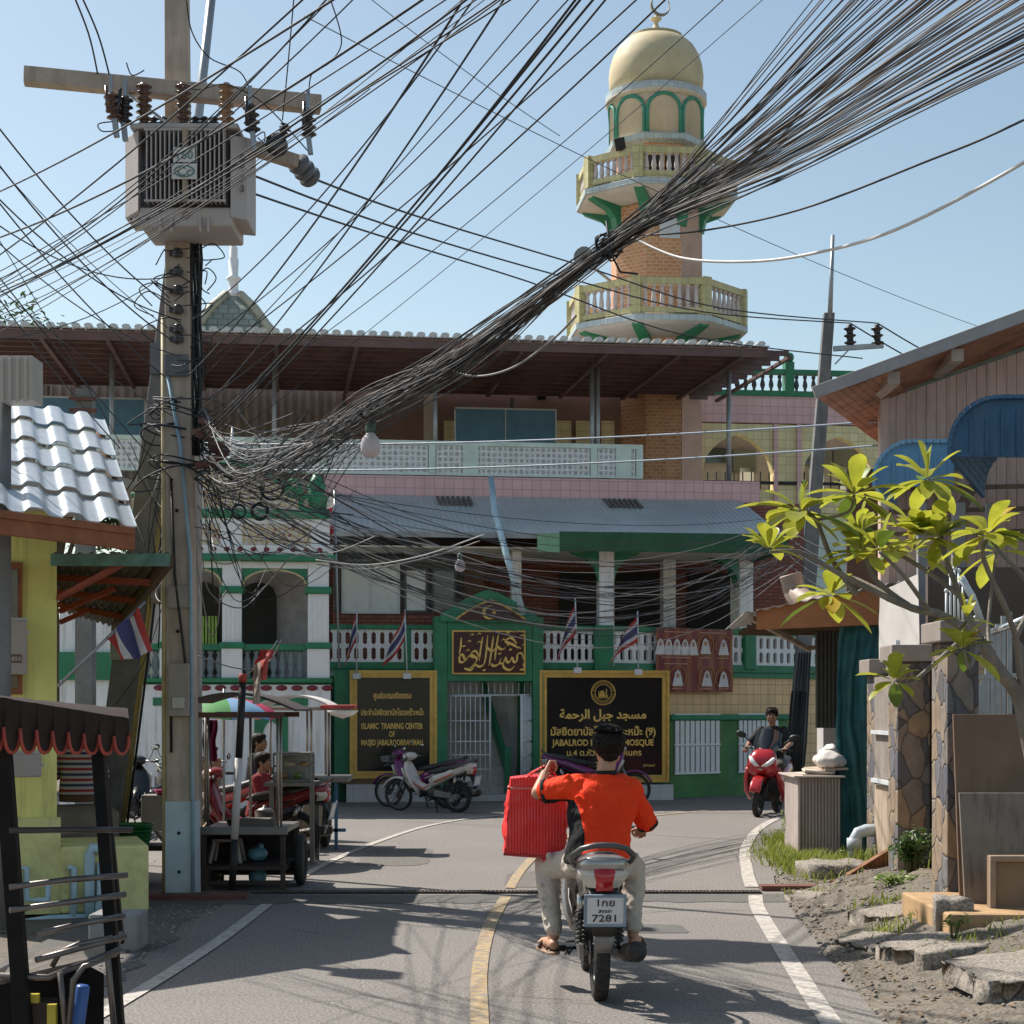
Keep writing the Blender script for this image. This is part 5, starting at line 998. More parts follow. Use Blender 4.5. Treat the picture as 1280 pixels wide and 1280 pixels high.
def meter(p0,q0,p1,q1,d,label,txt=None):
 t=Thing('meter_box',label,'meter box',(hx((p0+p1)/2,d),d,hz(p0,q1,d)),frame=HF);m=MB();m.box(hx(p0,d),hx(p1,d),d,d+.25,hz(p0,q1,d),hz(p0,q0,d));t.part('case',m,mt('meter_grey',(.40,.35,.32),.5,0,.06,3),bevel=.015)
 m=MB();m.box(hx(p1,d)-.005,hx(p1,d)+.02,d+.03,d+.08,hz(p0,q0+20,d),hz(p0,q0+16,d));m.box(hx(p0,d)-.0,hx(p1,d),d-.012,d,hz(p0,q0+3,d),hz(p0,q0,d));t.part('hinge',m,PIPEM)
 if txt:
  xx,zz=hx((p0+p1)/2-1,d),hz(p0,lerp(q0,q1,.72),d);m=MB();m.box(xx-.055,xx+.055,d-.006,d,zz-.035,zz+.035);l=t.part('label_plate',m,mt('brown_label',(.16,.08,.04),.6));m=MB();m.text(txt,xx,zz-.018,.05,d-.009,.004,depth=.003);t.part('lettering',m,PLT,l)
 return t
meter(5,772,34,843,-.3,'grey electricity meter box with a brown number label on the yellow wall','0850')
meter(6,939,52,972,-.5,'pale meter box on the yellow wall just under the cart canopy')
m=MB();p=P(20,472,13.6);m.box(p.x-.14,p.x+.13,13.6,13.9,p.z-.17,p.z+.17)
for k in range(4):m.box(p.x-.12+k*.06,p.x-.09+k*.06,13.585,13.6,p.z-.19,p.z+.15)
single('junction_cabinet',m,mt('ivory_cabinet',(.46,.42,.38),.5,0,.08,5,dirt=(.3,.27,.24)),'ivory ribbed cabinet hung high at the left edge above the tin roof','cabinet',p,bevel=.01)
m=MB();p=G(2,1030);m.tube([P(3,470,13.9),Vector((P(3,470,13.9).x,13.9,0))],.07,8);single('steel_mast',m,CONP2,'dark post at the left picture edge that holds the ivory cabinet','mast',(P(3,470,13.9).x,13.9,0))
AW=Thing('porch_awning','dark rusty tin awning on red brackets jutting right from the yellow house','awning',P(110,740,15.5))
n0,n1,f0,f1=P(66,673,14.6),P(213,692,14.0),P(75,762,19.5),P(142,782,18.6)
n0.z=n1.z+.05
m=MB();m.slab(lambda u,v:n0.lerp(n1,u).lerp(f0.lerp(f1,u),v)+Vector((0,0,.015*math.sin(u*60))),60,4,(0,0,-.012));AW.part('tin_sheet',m,mt('dark_rusty_tin',(.06,.05,.045),.7,.3,.3,3,dirt=(.14,.06,.035),dscale=2))
m=MB();m.beam(n0+Vector((0,0,-.05)),n1+Vector((0,0,-.05)),.05,.1);AW.part('edge_beam',m,mt('flaking_green_paint',(.10,.20,.16),.8,0,.3,8,dirt=(.08,.06,.05),dscale=3));m=MB();m.beam(n1+Vector((0,0,-.05)),f1+Vector((0,0,-.05)),.05,.1);AW.part('edge_beam',m,mt('dark_wood',(.10,.06,.04),.8))
REDO=mt('red_oxide_steel',(.33,.07,.04),.6,.1,.2,5,dirt=(.15,.05,.03))
for k in(.25,.5,.75):m=MB();m.beam(n0.lerp(f0,k)+Vector((0,0,-.06)),n1.lerp(f1,k)+Vector((0,0,-.06)),.04,.06);AW.part('rafter',m,REDO)
for a_,b_ in(((73,748,15),(162,700,14.3)),((75,764,16),(145,735,15.8)),((75,778,17),(112,762,17))):m=MB();m.beam(P(*a_),P(*b_),.04,.045);AW.part('bracket',m,REDO)
pa,pb_=P(72,858,14.2),P(181,752,14.6)
FL=Thing('flag','large red white and blue striped flag hanging on a slanting stick by the leaning pole','flag',pa);m=MB();m.tube([pa,pb_],.014,6);FL.part('pole',m,PIPEM)
A0,A1=P(133,797,14.4),P(173,759,14.55);ddir=P(152,828,14.4)-A0;ddir2=P(191,815,14.5)-A1
cloth_flag(FL,lambda u,v:A0.lerp(A1,v)+ddir.lerp(ddir2,v)*u+Vector((.012*math.sin(v*13+u*3),.05*math.sin(v*10+u*3),.012*math.sin(v*9)*u)),TH,12)
def tree(label,x,y,h,spread,seed,n=2600,cz=.72):
 t=Thing('tree',label,'tree',(x,y,0));q=random.Random(seed);m=MB();m.tube([(x,y,0),(x+.1,y,h*.3),(x-.1,y+.1,h*.6)],[.28,.2,.12],8);tips=[]
 for i in range(9):a_=q.uniform(0,6.28);tp=Vector((x+math.cos(a_)*spread*q.uniform(.4,.9),y+math.sin(a_)*spread*q.uniform(.3,.8),h*q.uniform(.62,.95)));m.tube([(x,y,h*q.uniform(.35,.6)),Vector((x,y,h*.6)).lerp(tp,.5)+Vector((0,0,.2)),tp],[.09,.06,.03],6);tips.append(tp)
 t.part('trunk',m,mt('bark',(.10,.08,.06),.9));m=MB()
 for i in range(n):tp=q.choice(tips);c_=tp+Vector((q.gauss(0,spread*.22),q.gauss(0,spread*.22),q.gauss(0,h*.055)));leaf(m,c_,Vector((q.gauss(0,1),q.gauss(0,1),q.uniform(-.8,.4))),q.uniform(.16,.34),q)
 t.part('crown',m,LEAFD)
tree('bushy tree with its crown showing under the maroon awning beside the ivory cabinet',-13.6,52,11.4,2.4,3,6000);tree('leafy tree crown showing under the awning left of the leaning pole',-10.9,54,11.4,2.2,4,5000);tree('taller tree whose crown rises over the white awning edge at far left',-16.6,55,13.6,1.9,5,5000)
# wooden house with blue awnings, right
SID=mt('weathered_siding',(.58,.41,.36),.8,0,.12,2,dirt=(.34,.25,.21),damt=.8,dscale=2.6,streak=True)
SOFF=mt('dark_soffit_wood',(.34,.15,.085),.7,0,.3,3,dirt=(.07,.035,.025),damt=.8,dscale=2)
GRYB=mt('grey_bargeboard',(.34,.31,.30),.7,0,.1,3,dirt=(.17,.15,.14),streak=False)
BLUEA=mt('blue_awning_sheet',(.035,.105,.20),.65,0,.2,3,dirt=(.09,.14,.2),damt=.6,dscale=3,streak=True);BLUEL=mt('faded_blue_awning',(.16,.33,.50),.55,.1,.12,3)
HR=Thing('timber_house','weathered timber sided house with gable roof on the right','house',(5.5,21,0))
YR=21.0
def q3(px,py,Y=YR):return P(px,py,Y)
el,er=q3(1022,486,19.6),q3(1420,322,19.6);bl,br=q3(1107,505,25.5),q3(1420,372,25.5)
w0=q3(1108,474);m=MB();x0=w0.x;x1=q3(1420,400).x;n=int((x1-x0)/.12)
sl_=(q3(1280,414).z-q3(1108,474).z)/(q3(1280,402).x-w0.x)
for i in range(n):
 xa=x0+i*.12;ztop=w0.z+(xa-x0)*sl_;m.box(xa,xa+.11,YR,YR+.03,3.2,ztop);m.box(xa+.11,xa+.12,YR+.01,YR+.03,3.2,ztop)
HR.part('siding',m,SID)
m=MB();m.box(x0-.08,x0+.02,YR-.05,YR+.1,3.0,w0.z+.0);HR.part('corner_board',m,SID)
m=MB();m.box(x0,x1,YR-.02,YR,w0.z-.02,w0.z+.05)if False else m.beam((x0,YR-.015,w0.z-.12),(x1,YR-.015,w0.z-.12+(x1-x0)*sl_),.02,.22);HR.part('green_stain_board',m,mt('green_stained_board',(.18,.20,.16),.8,0,.2,4))
ra,rb=q3(1020,495,19.8),q3(1420,350,19.8);m=MB();nrm=Vector((1.3,3.2,0))
m.hexa([ra,rb,rb+nrm,ra+nrm],[v+Vector((0,0,.05))for v in(ra,rb,rb+nrm,ra+nrm)]);HR.part('soffit',m,SOFF)
m=MB();m.hexa([v+Vector((-.04,-.04,.055))for v in(ra,rb,rb+nrm,ra+nrm)],[v+Vector((-.04,-.04,.085))for v in(ra,rb,rb+nrm,ra+nrm)]);HR.part('roof',m,mt('grey_roof_tile',(.2,.185,.18),.8))
m=MB();m.beam(ra+Vector((-.03,-.03,.03)),rb+Vector((0,-.03,.06)),.05,.14);HR.part('bargeboard',m,GRYB,bevel=.01)
for px,py in((1108,478),(1186,450)):v=q3(px,py,20.3);m=MB();m.box(v.x-.07,v.x+.07,19.9,21,v.z-.09,v.z+.05);HR.part('beam_end',m,mt('pale_beam_end',(.42,.33,.27),.8))
m=MB();m.beam(q3(1050,478,20.6),q3(1108,555,24),.05,.05);
und=[q3(1022,489,19.8),q3(1108,470,20.95),q3(1108,560,24.5),q3(1080,540,23.5)]
m=MB();v0,v1=q3(1023,496,19.85),q3(1110,465,19.85);v2,v3=q3(1110,560,25),q3(1106,562,25)
for k in range(9):
 a_=v0.lerp(v1,k/9);c_=v0.lerp(v1,(k+.93)/9);L=Vector((3.1,7.5,0));m.hexa([a_-Vector((0,0,.02)),c_-Vector((0,0,.02)),c_+L-Vector((0,0,.02)),a_+L-Vector((0,0,.02))],[a_,c_,c_+L,a_+L])
HR.part('eave_boards',m,SOFF)
m=MB();m.hexa([(x0,YR+.04,3),(x0+.1,YR+.04,3),(x0+3.2,YR+7,3),(x0+3.1,YR+7,3)],[(x0,YR+.04,w0.z),(x0+.1,YR+.04,w0.z),(x0+3.2,YR+7,w0.z),(x0+3.1,YR+7,w0.z)]);HR.part('side_wall',m,SID)
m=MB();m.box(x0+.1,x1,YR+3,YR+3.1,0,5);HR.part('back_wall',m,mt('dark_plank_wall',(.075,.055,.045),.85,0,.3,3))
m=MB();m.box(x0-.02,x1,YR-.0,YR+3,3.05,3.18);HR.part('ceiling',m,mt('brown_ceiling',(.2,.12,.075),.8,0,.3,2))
for px,w_ in((1152,.1),(1198,.13),(1236,.07)):
 v=q3(px,700,YR-1.6);m=MB();m.box(v.x-w_/2,v.x+w_/2,YR-1.6-w_/2,YR-1.6+w_/2,0,4.0);HR.part('post',m,mt('grey_post',(.27,.27,.28),.7,0,.1,5),bevel=.01)
for py in(612,640,668):v=q3(1200,py,YR-.3);m=MB();m.beam(q3(1110,py,YR-.3),q3(1420,py-8,YR-.3),.05,.05);HR.part('timber_rail',m,mt('brown_rail_wood',(.15,.10,.07),.8))
for a_,c_ in(((1204,640),(1238,570)),((1140,640),(1160,600)),((1180,660),(1225,590))):m=MB();m.beam(q3(*a_,20.4),q3(*c_,20.4),.04,.06);HR.part('brace',m,mt('brown_rail_wood',(.15,.1,.07)))
def awning(label,p0,p1,q0,q1,Y,dep,mat,mat2):
 a_,c_=P(p0,q1,Y),P(p1,q0,Y);w,h=c_.x-a_.x,c_.z-a_.z;t=Thing('awning',label,'awning',(a_.x+w/2,Y,a_.z));r=min(h*.85,.55)
 out=[(a_.x,a_.z)]+[(a_.x+r-r*math.cos(R(k*9)),c_.z-r+r*math.sin(R(k*9)))for k in range(11)]+[(c_.x,c_.z)]
 m=MB();inn=[(x+.12 if i<11 else x,z-.1 if i>0 else z)for i,(x,z)in enumerate(out)]
 m.prism(out+[(c_.x,a_.z)],Y,Y+.05)
 n=int(w/.16)
 for i in range(n):xx=a_.x+.2+i*.16;m.box(xx,xx+.035,Y-.012,Y,a_.z+.02,c_.z-(.2 if xx<a_.x+r else.12))
 t.part('front_sheet',m,mat)
 m=MB();A_=[Vector((x,Y-.06,z))for x,z in out];
 for i in range(len(out)-1):
  for k in range(max(1,int((A_[i+1]-A_[i]).length/.07))):
   n_=max(1,int((A_[i+1]-A_[i]).length/.07));s0,s1=A_[i].lerp(A_[i+1],k/n_),A_[i].lerp(A_[i+1],(k+.9)/n_);d_=(s1-s0).normalized();nn=Vector((-d_.z,0,d_.x))*.04;m.hexa([s0,s1,s1+Vector((dep*.5,dep,-.25)),s0+Vector((dep*.5,dep,-.25))],[s0+nn,s1+nn,s1+nn+Vector((dep*.5,dep,-.25)),s0+nn+Vector((dep*.5,dep,-.25))])
  iz=[A_[i],A_[i+1]]
 t.part('curved_edge',m,mat2)
awning('dark blue ribbed awning with rounded corner at the right edge',1187,1420,499,571,18.0,1.5,BLUEA,mt('blue_awning_edge',(.045,.13,.25),.65,0,.2,4,dirt=(.1,.15,.2),dscale=3))
awning('faded light blue awning with rounded corner under the timber gable',1093,1192,554,608,20.2,1.0,BLUEL,mt('pale_blue_edge',(.22,.42,.58),.5,.1,.1,4))
m=MB();m.tube([P(1192,560,18.3),P(1185,610,18.3),P(1168,660,18.3),P(1128,700,18.3),P(1105,760,18.3)],.03,8)
LT=Thing('lean_to_stall','roadside lean-to with orange brown fascia board and tin roof beside the green tarpaulin','stall',P(1050,800,20.5)*Vector((1,1,0))if False else(P(1050,800,20.5).x,20.5,0))
FASC=mt('orange_brown_board',(.46,.18,.07),.65,0,.12,3,dirt=(.22,.09,.04));YL=20.0
m=MB();a_,c_=P(946,787,YL),P(1215,762,YL);m.hexa([(a_.x,YL,a_.z),(c_.x,YL,P(1170,776,YL).z),(c_.x,YL+.04,P(1170,776,YL).z),(a_.x,YL+.04,a_.z)],[(a_.x,YL,P(946,762,YL).z),(c_.x,YL,P(1215,715,YL).z),(c_.x,YL+.04,P(1215,715,YL).z),(a_.x,YL+.04,P(946,762,YL).z)]);LT.part('fascia',m,FASC,bevel=.005)
m=MB();t0=P(930,766,YL-.1);t1=P(1215,708,YL-.1);bk=Vector((.3,4.2,.0));
m.slab(lambda u,v:t0.lerp(t1,u)+bk*v+Vector((0,0,.012*math.sin(u*110))),90,2,(0,0,-.01));LT.part('tin_roof',m,mt('pale_tin',(.42,.40,.37),.55,.3,.15,3,dirt=(.22,.18,.15)))
m=MB();u0=P(936,770,YL);u1=P(1010,815,24.2)
for k in range(5):v=YL+.3+k*.9;m.box(P(940,700,YL).x+.1+.07*k*.9,5.2,v,v+.05,t0.z-.09,t0.z-.03)
LT.part('purlin',m,mt('brown_rail_wood',(.15,.1,.07)))
m=MB();m.beam(P(938,772,YL),P(1012,812,24),.05,.06);m.beam(P(1010,810,23.8),P(1060,806,23.8),.05,.06);LT.part('edge_beam',m,mt('pale_wood',(.36,.27,.2),.8))
m=MB();v=P(1075,800,20.4);m.box(v.x-.15,v.x+.15,20.5,20.7,0,v.z+.1);LT.part('post',m,CONP2)
TARP=mt('green_tarpaulin',(.035,.15,.16),.6,0,.35,3,dirt=(.14,.24,.17),damt=.5,dscale=1.5,streak=True,bump=.02,bscale=9)
m=MB();xa,xb=P(1048,800,20.3).x,P(1108,800,20.3).x;zt,zb_=P(1070,783,20.3).z,P(1070,1068,20.3).z
def tarp(u,v):
 f=mn.noise((u*3,v*4,2))*.06+mn.noise((u*9,v*7,5))*.03+.03*math.sin(u*21+2*math.sin(v*5));fl=.12*max(0,v-.8)*5*(1 if u<.12 else 0)
 return Vector((lerp(xa,xb,u)-.05*math.sin(v*3)-fl+mn.noise((v*6,u,1))*.03,20.2-f,lerp(zt,max(zb_,.02)+.12*abs(mn.noise((u*5,1,1))),v)))
m.slab(tarp,40,70,(0,.006,0));single('tarpaulin',m,TARP,'dark green wrinkled tarpaulin hanging from the brown fascia to the ground','tarpaulin',(xa,20.2,0))
m=MB();vv=P(1030,850,23);m.box(P(1020,850,23).x,P(1055,850,23).x,23,23.05,P(1030,910,23).z,P(1030,790,23).z)
for k in range(7):xx=lerp(P(1020,850,23).x,P(1055,850,23).x,k/7);m.box(xx,xx+.025,22.97,23,P(1030,910,23).z,P(1030,790,23).z)
single('roller_shutter',m,mt('dark_shutter',(.10,.105,.10),.6,.2),'dark ribbed metal panel hanging left of the tarpaulin','panel',vv)
m=MB();v=P(1038,1000,24);m.box(P(1029,900,24).x,P(1050,900,24).x,24,24.5,0,P(1040,885,24).z);single('grey_cabinet',m,mt('pale_grey_paint',(.45,.43,.42),.7,0,.1,3,dirt=(.3,.28,.27)),'pale grey cabinet standing behind the corrugated box by the tarpaulin','cabinet',(v.x,24,0),bevel=.01)
m=MB();pts=[P(988,718,22),P(994,742,22),P(1012,756,21.6),P(1050,765,21.2)];dd=smooth_line([(0,0),(1,1)],2);out=[]
for i in range(len(pts)-1):
 for k in range(14):out.append(pts[i].lerp(pts[i+1],k/14))
m.tube(out,[.13+.016*(i%2)for i in range(len(out))],12);single('flexible_duct',m,mt('brown_duct',(.30,.235,.2),.6,.2),'ribbed brown flexible duct above the lean-to roof','duct',pts[1])
CB=Thing('corrugated_box','grey corrugated metal cupboard standing on the grass by the road','cupboard',(P(1024,1000,20.7).x,20.7,0));COR=mt('corrugated_grey',(.46,.39,.36),.6,.25,.1,3,dirt=(.22,.17,.15),damt=.6,dscale=2,streak=True)
xa,xb=P(998,1000,19.9).x,P(1051,1000,19.9).x;zt=P(1024,972,19.9).z;m=MB();m.box(xa,xb,19.93,20.9,.0,zt);n=13
for i in range(n):xx=lerp(xa,xb,i/n);m.box(xx+.008,xx+.026,19.905,19.93,.0,zt)
CB.part('body',m,COR);m=MB();m.box(xa-.06,xb+.04,19.84,21.0,zt,zt+.02);CB.part('top_board',m,mt('pale_board',(.45,.38,.32),.8),bevel=.004)
for k,(dx,dz,w_,rz_,c_)in enumerate(((.12,.03,.3,8,(.5,.42,.35)),(.2,.06,.26,-6,(.58,.52,.46)),(.3,.09,.24,14,(.5,.4,.32)))):
 m=MB();m.m=Matrix.Translation((xa+dx+.08,20.3,zt+dz))@Matrix.Rotation(R(rz_),4,'Z')@Matrix.Rotation(R((-3,4,-2)[k]),4,'Y');m.box(-w_*.6,w_*.6,-.3,.3,-.012,.012);m.m=None;single('cardboard_sheet',m,mt('cardboard%d'%k if False else('cardboard_tan','cardboard_pale','cardboard_brown')[k],c_,.85),('lowest tan cardboard sheet on the corrugated cupboard','pale cardboard sheet in the middle of the pile on the cupboard','topmost brown cardboard sheet under the white sack')[k],'cardboard',(xa+dx,20.3,zt+dz))
m=MB();m.ball((xa+.40,20.2,zt+.18),(.17,.25,.10),24,16);m.ball((xa+.44,20.3,zt+.29),(.11,.2,.07),20,14);m.v=[(x_+.05*mn.noise((x_*9,y_*9,z_*9)),y_,z_+.05*mn.noise((x_*11,y_*8+4,z_*11)))for x_,y_,z_ in m.v];single('white_sack',m,mt('white_sack_cloth',(.6,.56,.52),.85,0,.08,8,bump=.02,bscale=14),'crumpled white sack lying on top of the corrugated cupboard','sack',(xa+.4,20.2,zt+.1))
m=MB();pts=[P(1100,1038,18.4),P(1082,1038,18.4),P(1073,1041,18.4),P(1068,1050,18.4)];v=P(1068,1075,18.4);m.tube(pts+[Vector((v.x,v.y,.02))],.065,12);m.lathe([(.08,0),(.08,.12)],(v.x,v.y,P(1068,1062,18.4).z),12);single('drain_pipe',m,mt('grey_blue_pvc',(.42,.47,.50),.45),'fat grey pipe bending down out of the gate wall beside the tarpaulin','pipe',(v.x,v.y,0))
def stone_mat():
 t=NT('crazy_stone');co=t.coord(scale=(1,1,.75));v=t.n('TexVoronoi',i_Vector=t.mix(.16,co,t.n('TexNoise',i_Vector=co,i_Scale=3.2,i_Detail=3.0).outputs[1]),i_Scale=6.4);v2=t.n('TexVoronoi',feature='DISTANCE_TO_EDGE',i_Vector=t.mix(.16,co,t.n('TexNoise',i_Vector=co,i_Scale=3.2,i_Detail=3.0).outputs[1]),i_Scale=6.4)
 sep=t.n('SeparateColor');t.set(sep.inputs[0],v.outputs[1]);base=t.n('ValToRGB');t.set(base.inputs[0],sep.outputs[0]);e=base.color_ramp.elements;e[0].color=(.10,.095,.10,1);e[1].color=(.30,.215,.14,1);e[0].position=.15;e[1].position=.9;k=e.new(.5);k.color=(.17,.165,.17,1);k=e.new(.68);k.color=(.30,.23,.17,1);k=e.new(.33);k.color=(.10,.105,.135,1)
 b_=t.mix(t.ramp(t.noise(co,9,6),.35,.7),base.outputs[0],t.mix(.5,base.outputs[0],(.07,.06,.055)));b_=t.mix(t.ramp(v2.outputs[0],.0,.035,(1,1,1),(0,0,0)),b_,(.06,.055,.05));t.set(t.b.inputs['Base Color'],b_);t.b.inputs['Roughness'].default_value=.8;t.bump(t.ramp(v2.outputs[0],.0,.06),.02);return t.m
STONE=stone_mat();CAP=mt('cap_concrete',(.26,.22,.195),.8,0,.15,3,dirt=(.15,.13,.12))
def pillar(label,p0,p1,qt,Y,dep,zb=0,capw=.07,caph=.16):
 xa,xb=P(p0,900,Y).x,P(p1,900,Y).x;zt=P(p0,qt,Y).z;t=Thing('gate_pillar',label,'pillar',((xa+xb)/2,Y+dep/2,zb),'stone gate pillars on the right bank');m=MB();m.box(xa,xb,Y,Y+dep,zb,zt-caph);t.part('shaft',m,STONE,bevel=.012);m=MB();m.box(xa-capw,xb+capw,Y-capw,Y+dep+capw,zt-caph,zt);t.part('cap',m,CAP,bevel=.012);return t
pillar('stone clad gate pillar behind the green creeper, nearest the white cloth',1122,1163,806,16.8,.42)
pillar('stone clad gate pillar left of the tall plywood boards',1184,1224,776,13.4,.5)
t=pillar('slim concrete gate pillar next to the tarpaulin',1093,1104,824,18.5,.4)
xa=P(1098,900,18.2).x;GPN=Thing('gate_panel','weathered concrete and plank gate panel between the slim pillar and the stone pillar','gate',(xa,17.6,0))
WCON=mt('stained_concrete',(.42,.33,.25),.85,0,.15,3,dirt=(.17,.12,.08),damt=.7,dscale=2.2,streak=True);PLNK=mt('grey_plank',(.25,.215,.19),.8,0,.2,4,dirt=(.16,.14,.125),streak=True)
A_,B_=Vector((P(1093,900,18.4).x,18.4,0)),Vector((P(1127,900,17.1).x,17.1,0));up=lambda z:Vector((0,0,z))
def panel(z0,z1,th):n_=(B_-A_).normalized().cross(Vector((0,0,1)))*th;m=MB();m.hexa([A_+up(z0),B_+up(z0),B_+up(z0)-n_,A_+up(z0)-n_],[A_+up(z1),B_+up(z1),B_+up(z1)-n_,A_+up(z1)-n_]);return m
GPN.part('lower_wall',panel(0,P(1110,984,17.7).z,.12),WCON);GPN.part('plank_board',panel(P(1110,976,17.7).z,P(1110,845,17.7).z,.04),PLNK)
m=MB()
for z in(P(1110,978,17.7).z,P(1110,916,17.7).z):m.beam(A_+up(z)+Vector((-.03,-.05,0)),B_+up(z)+Vector((-.03,-.05,0)),.04,.04)
m.beam(B_+Vector((-.05,-.05,.9)),B_+Vector((-.05,-.05,2.4)),.04,.04);GPN.part('rail',m,STEELW)
xa,xb=P(1100,780,18.6).x,P(1148,780,17.4).x;m=MB();zt,zb_=P(1120,735,18).z,P(1120,836,18).z
m.slab(lambda u,v:Vector((lerp(xa,xb,u),lerp(18.6,17.4,u)+.05*math.sin(u*9+v*2)+.03*mn.noise((u*4,v*4,0)),lerp(zt+.1*u,zb_,v))),20,24,(.0,.006,0));single('white_cloth',m,mt('white_cloth',(.66,.63,.6),.85,0,.05,5,trans=.25),'white cloth sheet hung behind the gate pillars','cloth',(xa,18,zb_))
m=MB();xa,xb=P(1158,900,17.2).x,P(1180,900,16.0).x;m.hexa([(xa,17.2,0),(xb,15.0,0),(xb+.1,15.0,0),(xa+.1,17.2,0)],[(xa,17.2,2.2),(xb,15.0,2.2),(xb+.1,15.0,2.2),(xa+.1,17.2,2.2)]);single('tiled_wall',m,tile('beige_tile',(.52,.36,.22),(.3,.22,.15),.3,.16,.5,.006),'narrow sunlit beige tiled wall between the two stone pillars','wall',(xa,16.5,0))
rg=Thing('steel_railing','upright steel bars with studs above the plywood boards at the right','railing',(4.1,14.6,1.2));m=MB()
for i,px in enumerate((1224,1229,1234,1240,1247,1254,1262)):v=P(px,870,14.6);m.beam((v.x,14.6,.9),(v.x,14.6,P(px,(855,850,835,790,780,770,765)[i],14.6).z),.035,.03)
v0,v1=P(1222,846,14.6),P(1300,843,14.6);m.beam(v0,v1,.04,.035);rg.part('bar',m,PIPEM);m=MB();v=P(1275,785,14.4);m.tube([P(1240,790,14.5),P(1262,782,14.3),P(1300,765,14.1)],.03,8);rg.part('chrome_rail',m,mt('chrome',(.6,.62,.65),.2,.9))
gs=Thing('fan_gate','white picket fan shaped gate leaf behind the frangipani branches','gate',(P(1215,770,16.5).x,16.5,1.5));m=MB()
for i in range(9):
 p_=1183+i*5.2;q_=772-62*math.sin(math.pi*min(1,(i+1)/6.5))**.8 if i<8 else 765;v=P(p_,q_,16.5);m.tube([(v.x,16.5,P(p_,795,16.5).z),v],.012,5);m.ball(v,.022,6,5)
gs.part('picket',m,STEELW);m=MB();m.tube([P(1200,720,16.45),P(1215,745,16.45),P(1226,776,16.45)],.035,6);gs.part('curved_rail',m,STEELW)
ply=mt('weathered_plywood',(.19,.125,.085),.75,0,.15,2,dirt=(.13,.085,.06),damt=.6,dscale=1.4,streak=True)
def board(label,p0,p1,q0,q1,Y,th,mat,lean=0):xa,xb=P(p0,900,Y).x,P(p1,900,Y).x;z0,z1=P(p0,q1,Y).z,P(p0,q0,Y).z;m=MB();m.hexa([(xa,Y,z0),(xb,Y,z0),(xb,Y+th,z0),(xa,Y+th,z0)],[(xa-.02,Y+lean,z1),(xb,Y+lean,z1),(xb,Y+lean+th,z1),(xa-.02,Y+lean+th,z1)]);return single('board',m,mat,label,'board',((xa+xb)/2,Y,z0),bevel=.004)
board('tall brown plywood board leaning behind the mouldy panel',1200,1420,893,1130,12.9,.03,ply,.12)
board('mouldy grey black panel leaning before the plywood',1207,1420,992,1142,12.6,.03,mt('mouldy_panel',(.22,.19,.16),.85,0,.2,2,dirt=(.05,.045,.04),damt=.85,dscale=2.2,streak=True),.1)
bd=Thing('wooden_tray','shallow framed wooden tray standing at the right edge on the plinth','tray',(P(1260,1100,12.3).x,12.3,.28));xa,xb=P(1238,900,12.3).x,P(1340,900,12.3).x;z0,z1=P(1250,1147,12.3).z,P(1250,1070,12.3).z
m=MB();m.box(xa,xb,12.36,12.39,z0,z1);bd.part('panel',m,mt('brown_panel',(.25,.17,.11),.8,0,.12,3));m=MB();m.box(xa,xa+.04,12.303,12.36,z0+.04,z1-.04);m.box(xa,xb,12.3,12.36,z1-.04,z1);m.box(xa,xb,12.3,12.36,z0,z0+.04);bd.part('frame',m,mt('pale_frame',(.3,.22,.16),.8),bevel=.004)
xa=P(1184,900,12.0).x;m=MB();m.box(xa,6.5,11.95,13.4,.0,P(1200,1143,11.95).z);single('tiled_plinth',m,mt('tan_plinth',(.42,.27,.14),.75,0,.18,3,dirt=(.2,.13,.08),damt=.6,dscale=2,streak=True),'tan stained plinth carrying the boards at the right edge','plinth',(4.2,12,0),bevel=.015)
m=MB();m.box(5.2,9,13.2,13.3,0,2.6);single('rear_wall',m,mt('dark_grey_wall',(.12,.11,.105),.85),'dark grey wall behind the boards at the right edge','wall',(6,13.3,0))
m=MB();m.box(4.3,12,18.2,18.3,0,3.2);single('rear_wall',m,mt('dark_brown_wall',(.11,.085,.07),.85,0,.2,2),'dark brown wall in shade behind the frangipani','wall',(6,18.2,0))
m=MB();pts=[P(1186,1213,11.0),P(1205,1208,11.0),P(1236,1200,11.05),P(1252,1192,11.1),P(1262,1190,11.1)];m.tube(pts,[.05,.05,.048,.05,.05],12);m.lathe([(.058,-.03),(.058,.05)],pts[3],12,'X');single('pipe_piece',m,mt('teal_pvc',(.16,.38,.45),.45),'loose teal plastic pipe with elbow lying on the dirt at the right','pipe',pts[2])
m=MB();m.hexa([(3.28,17.2,.02),(3.75,17.5,.02),(3.75,17.6,.02),(3.28,17.3,.02)],[(3.28,17.15,.12),(3.78,17.45,.36),(3.78,17.6,.36),(3.28,17.3,.12)]);single('broken_board',m,mt('rust_stained_board',(.22,.1,.05),.8,0,.3,5),'rust stained broken board leaning beside the thick brown slab','board',(3.5,17.4,0))
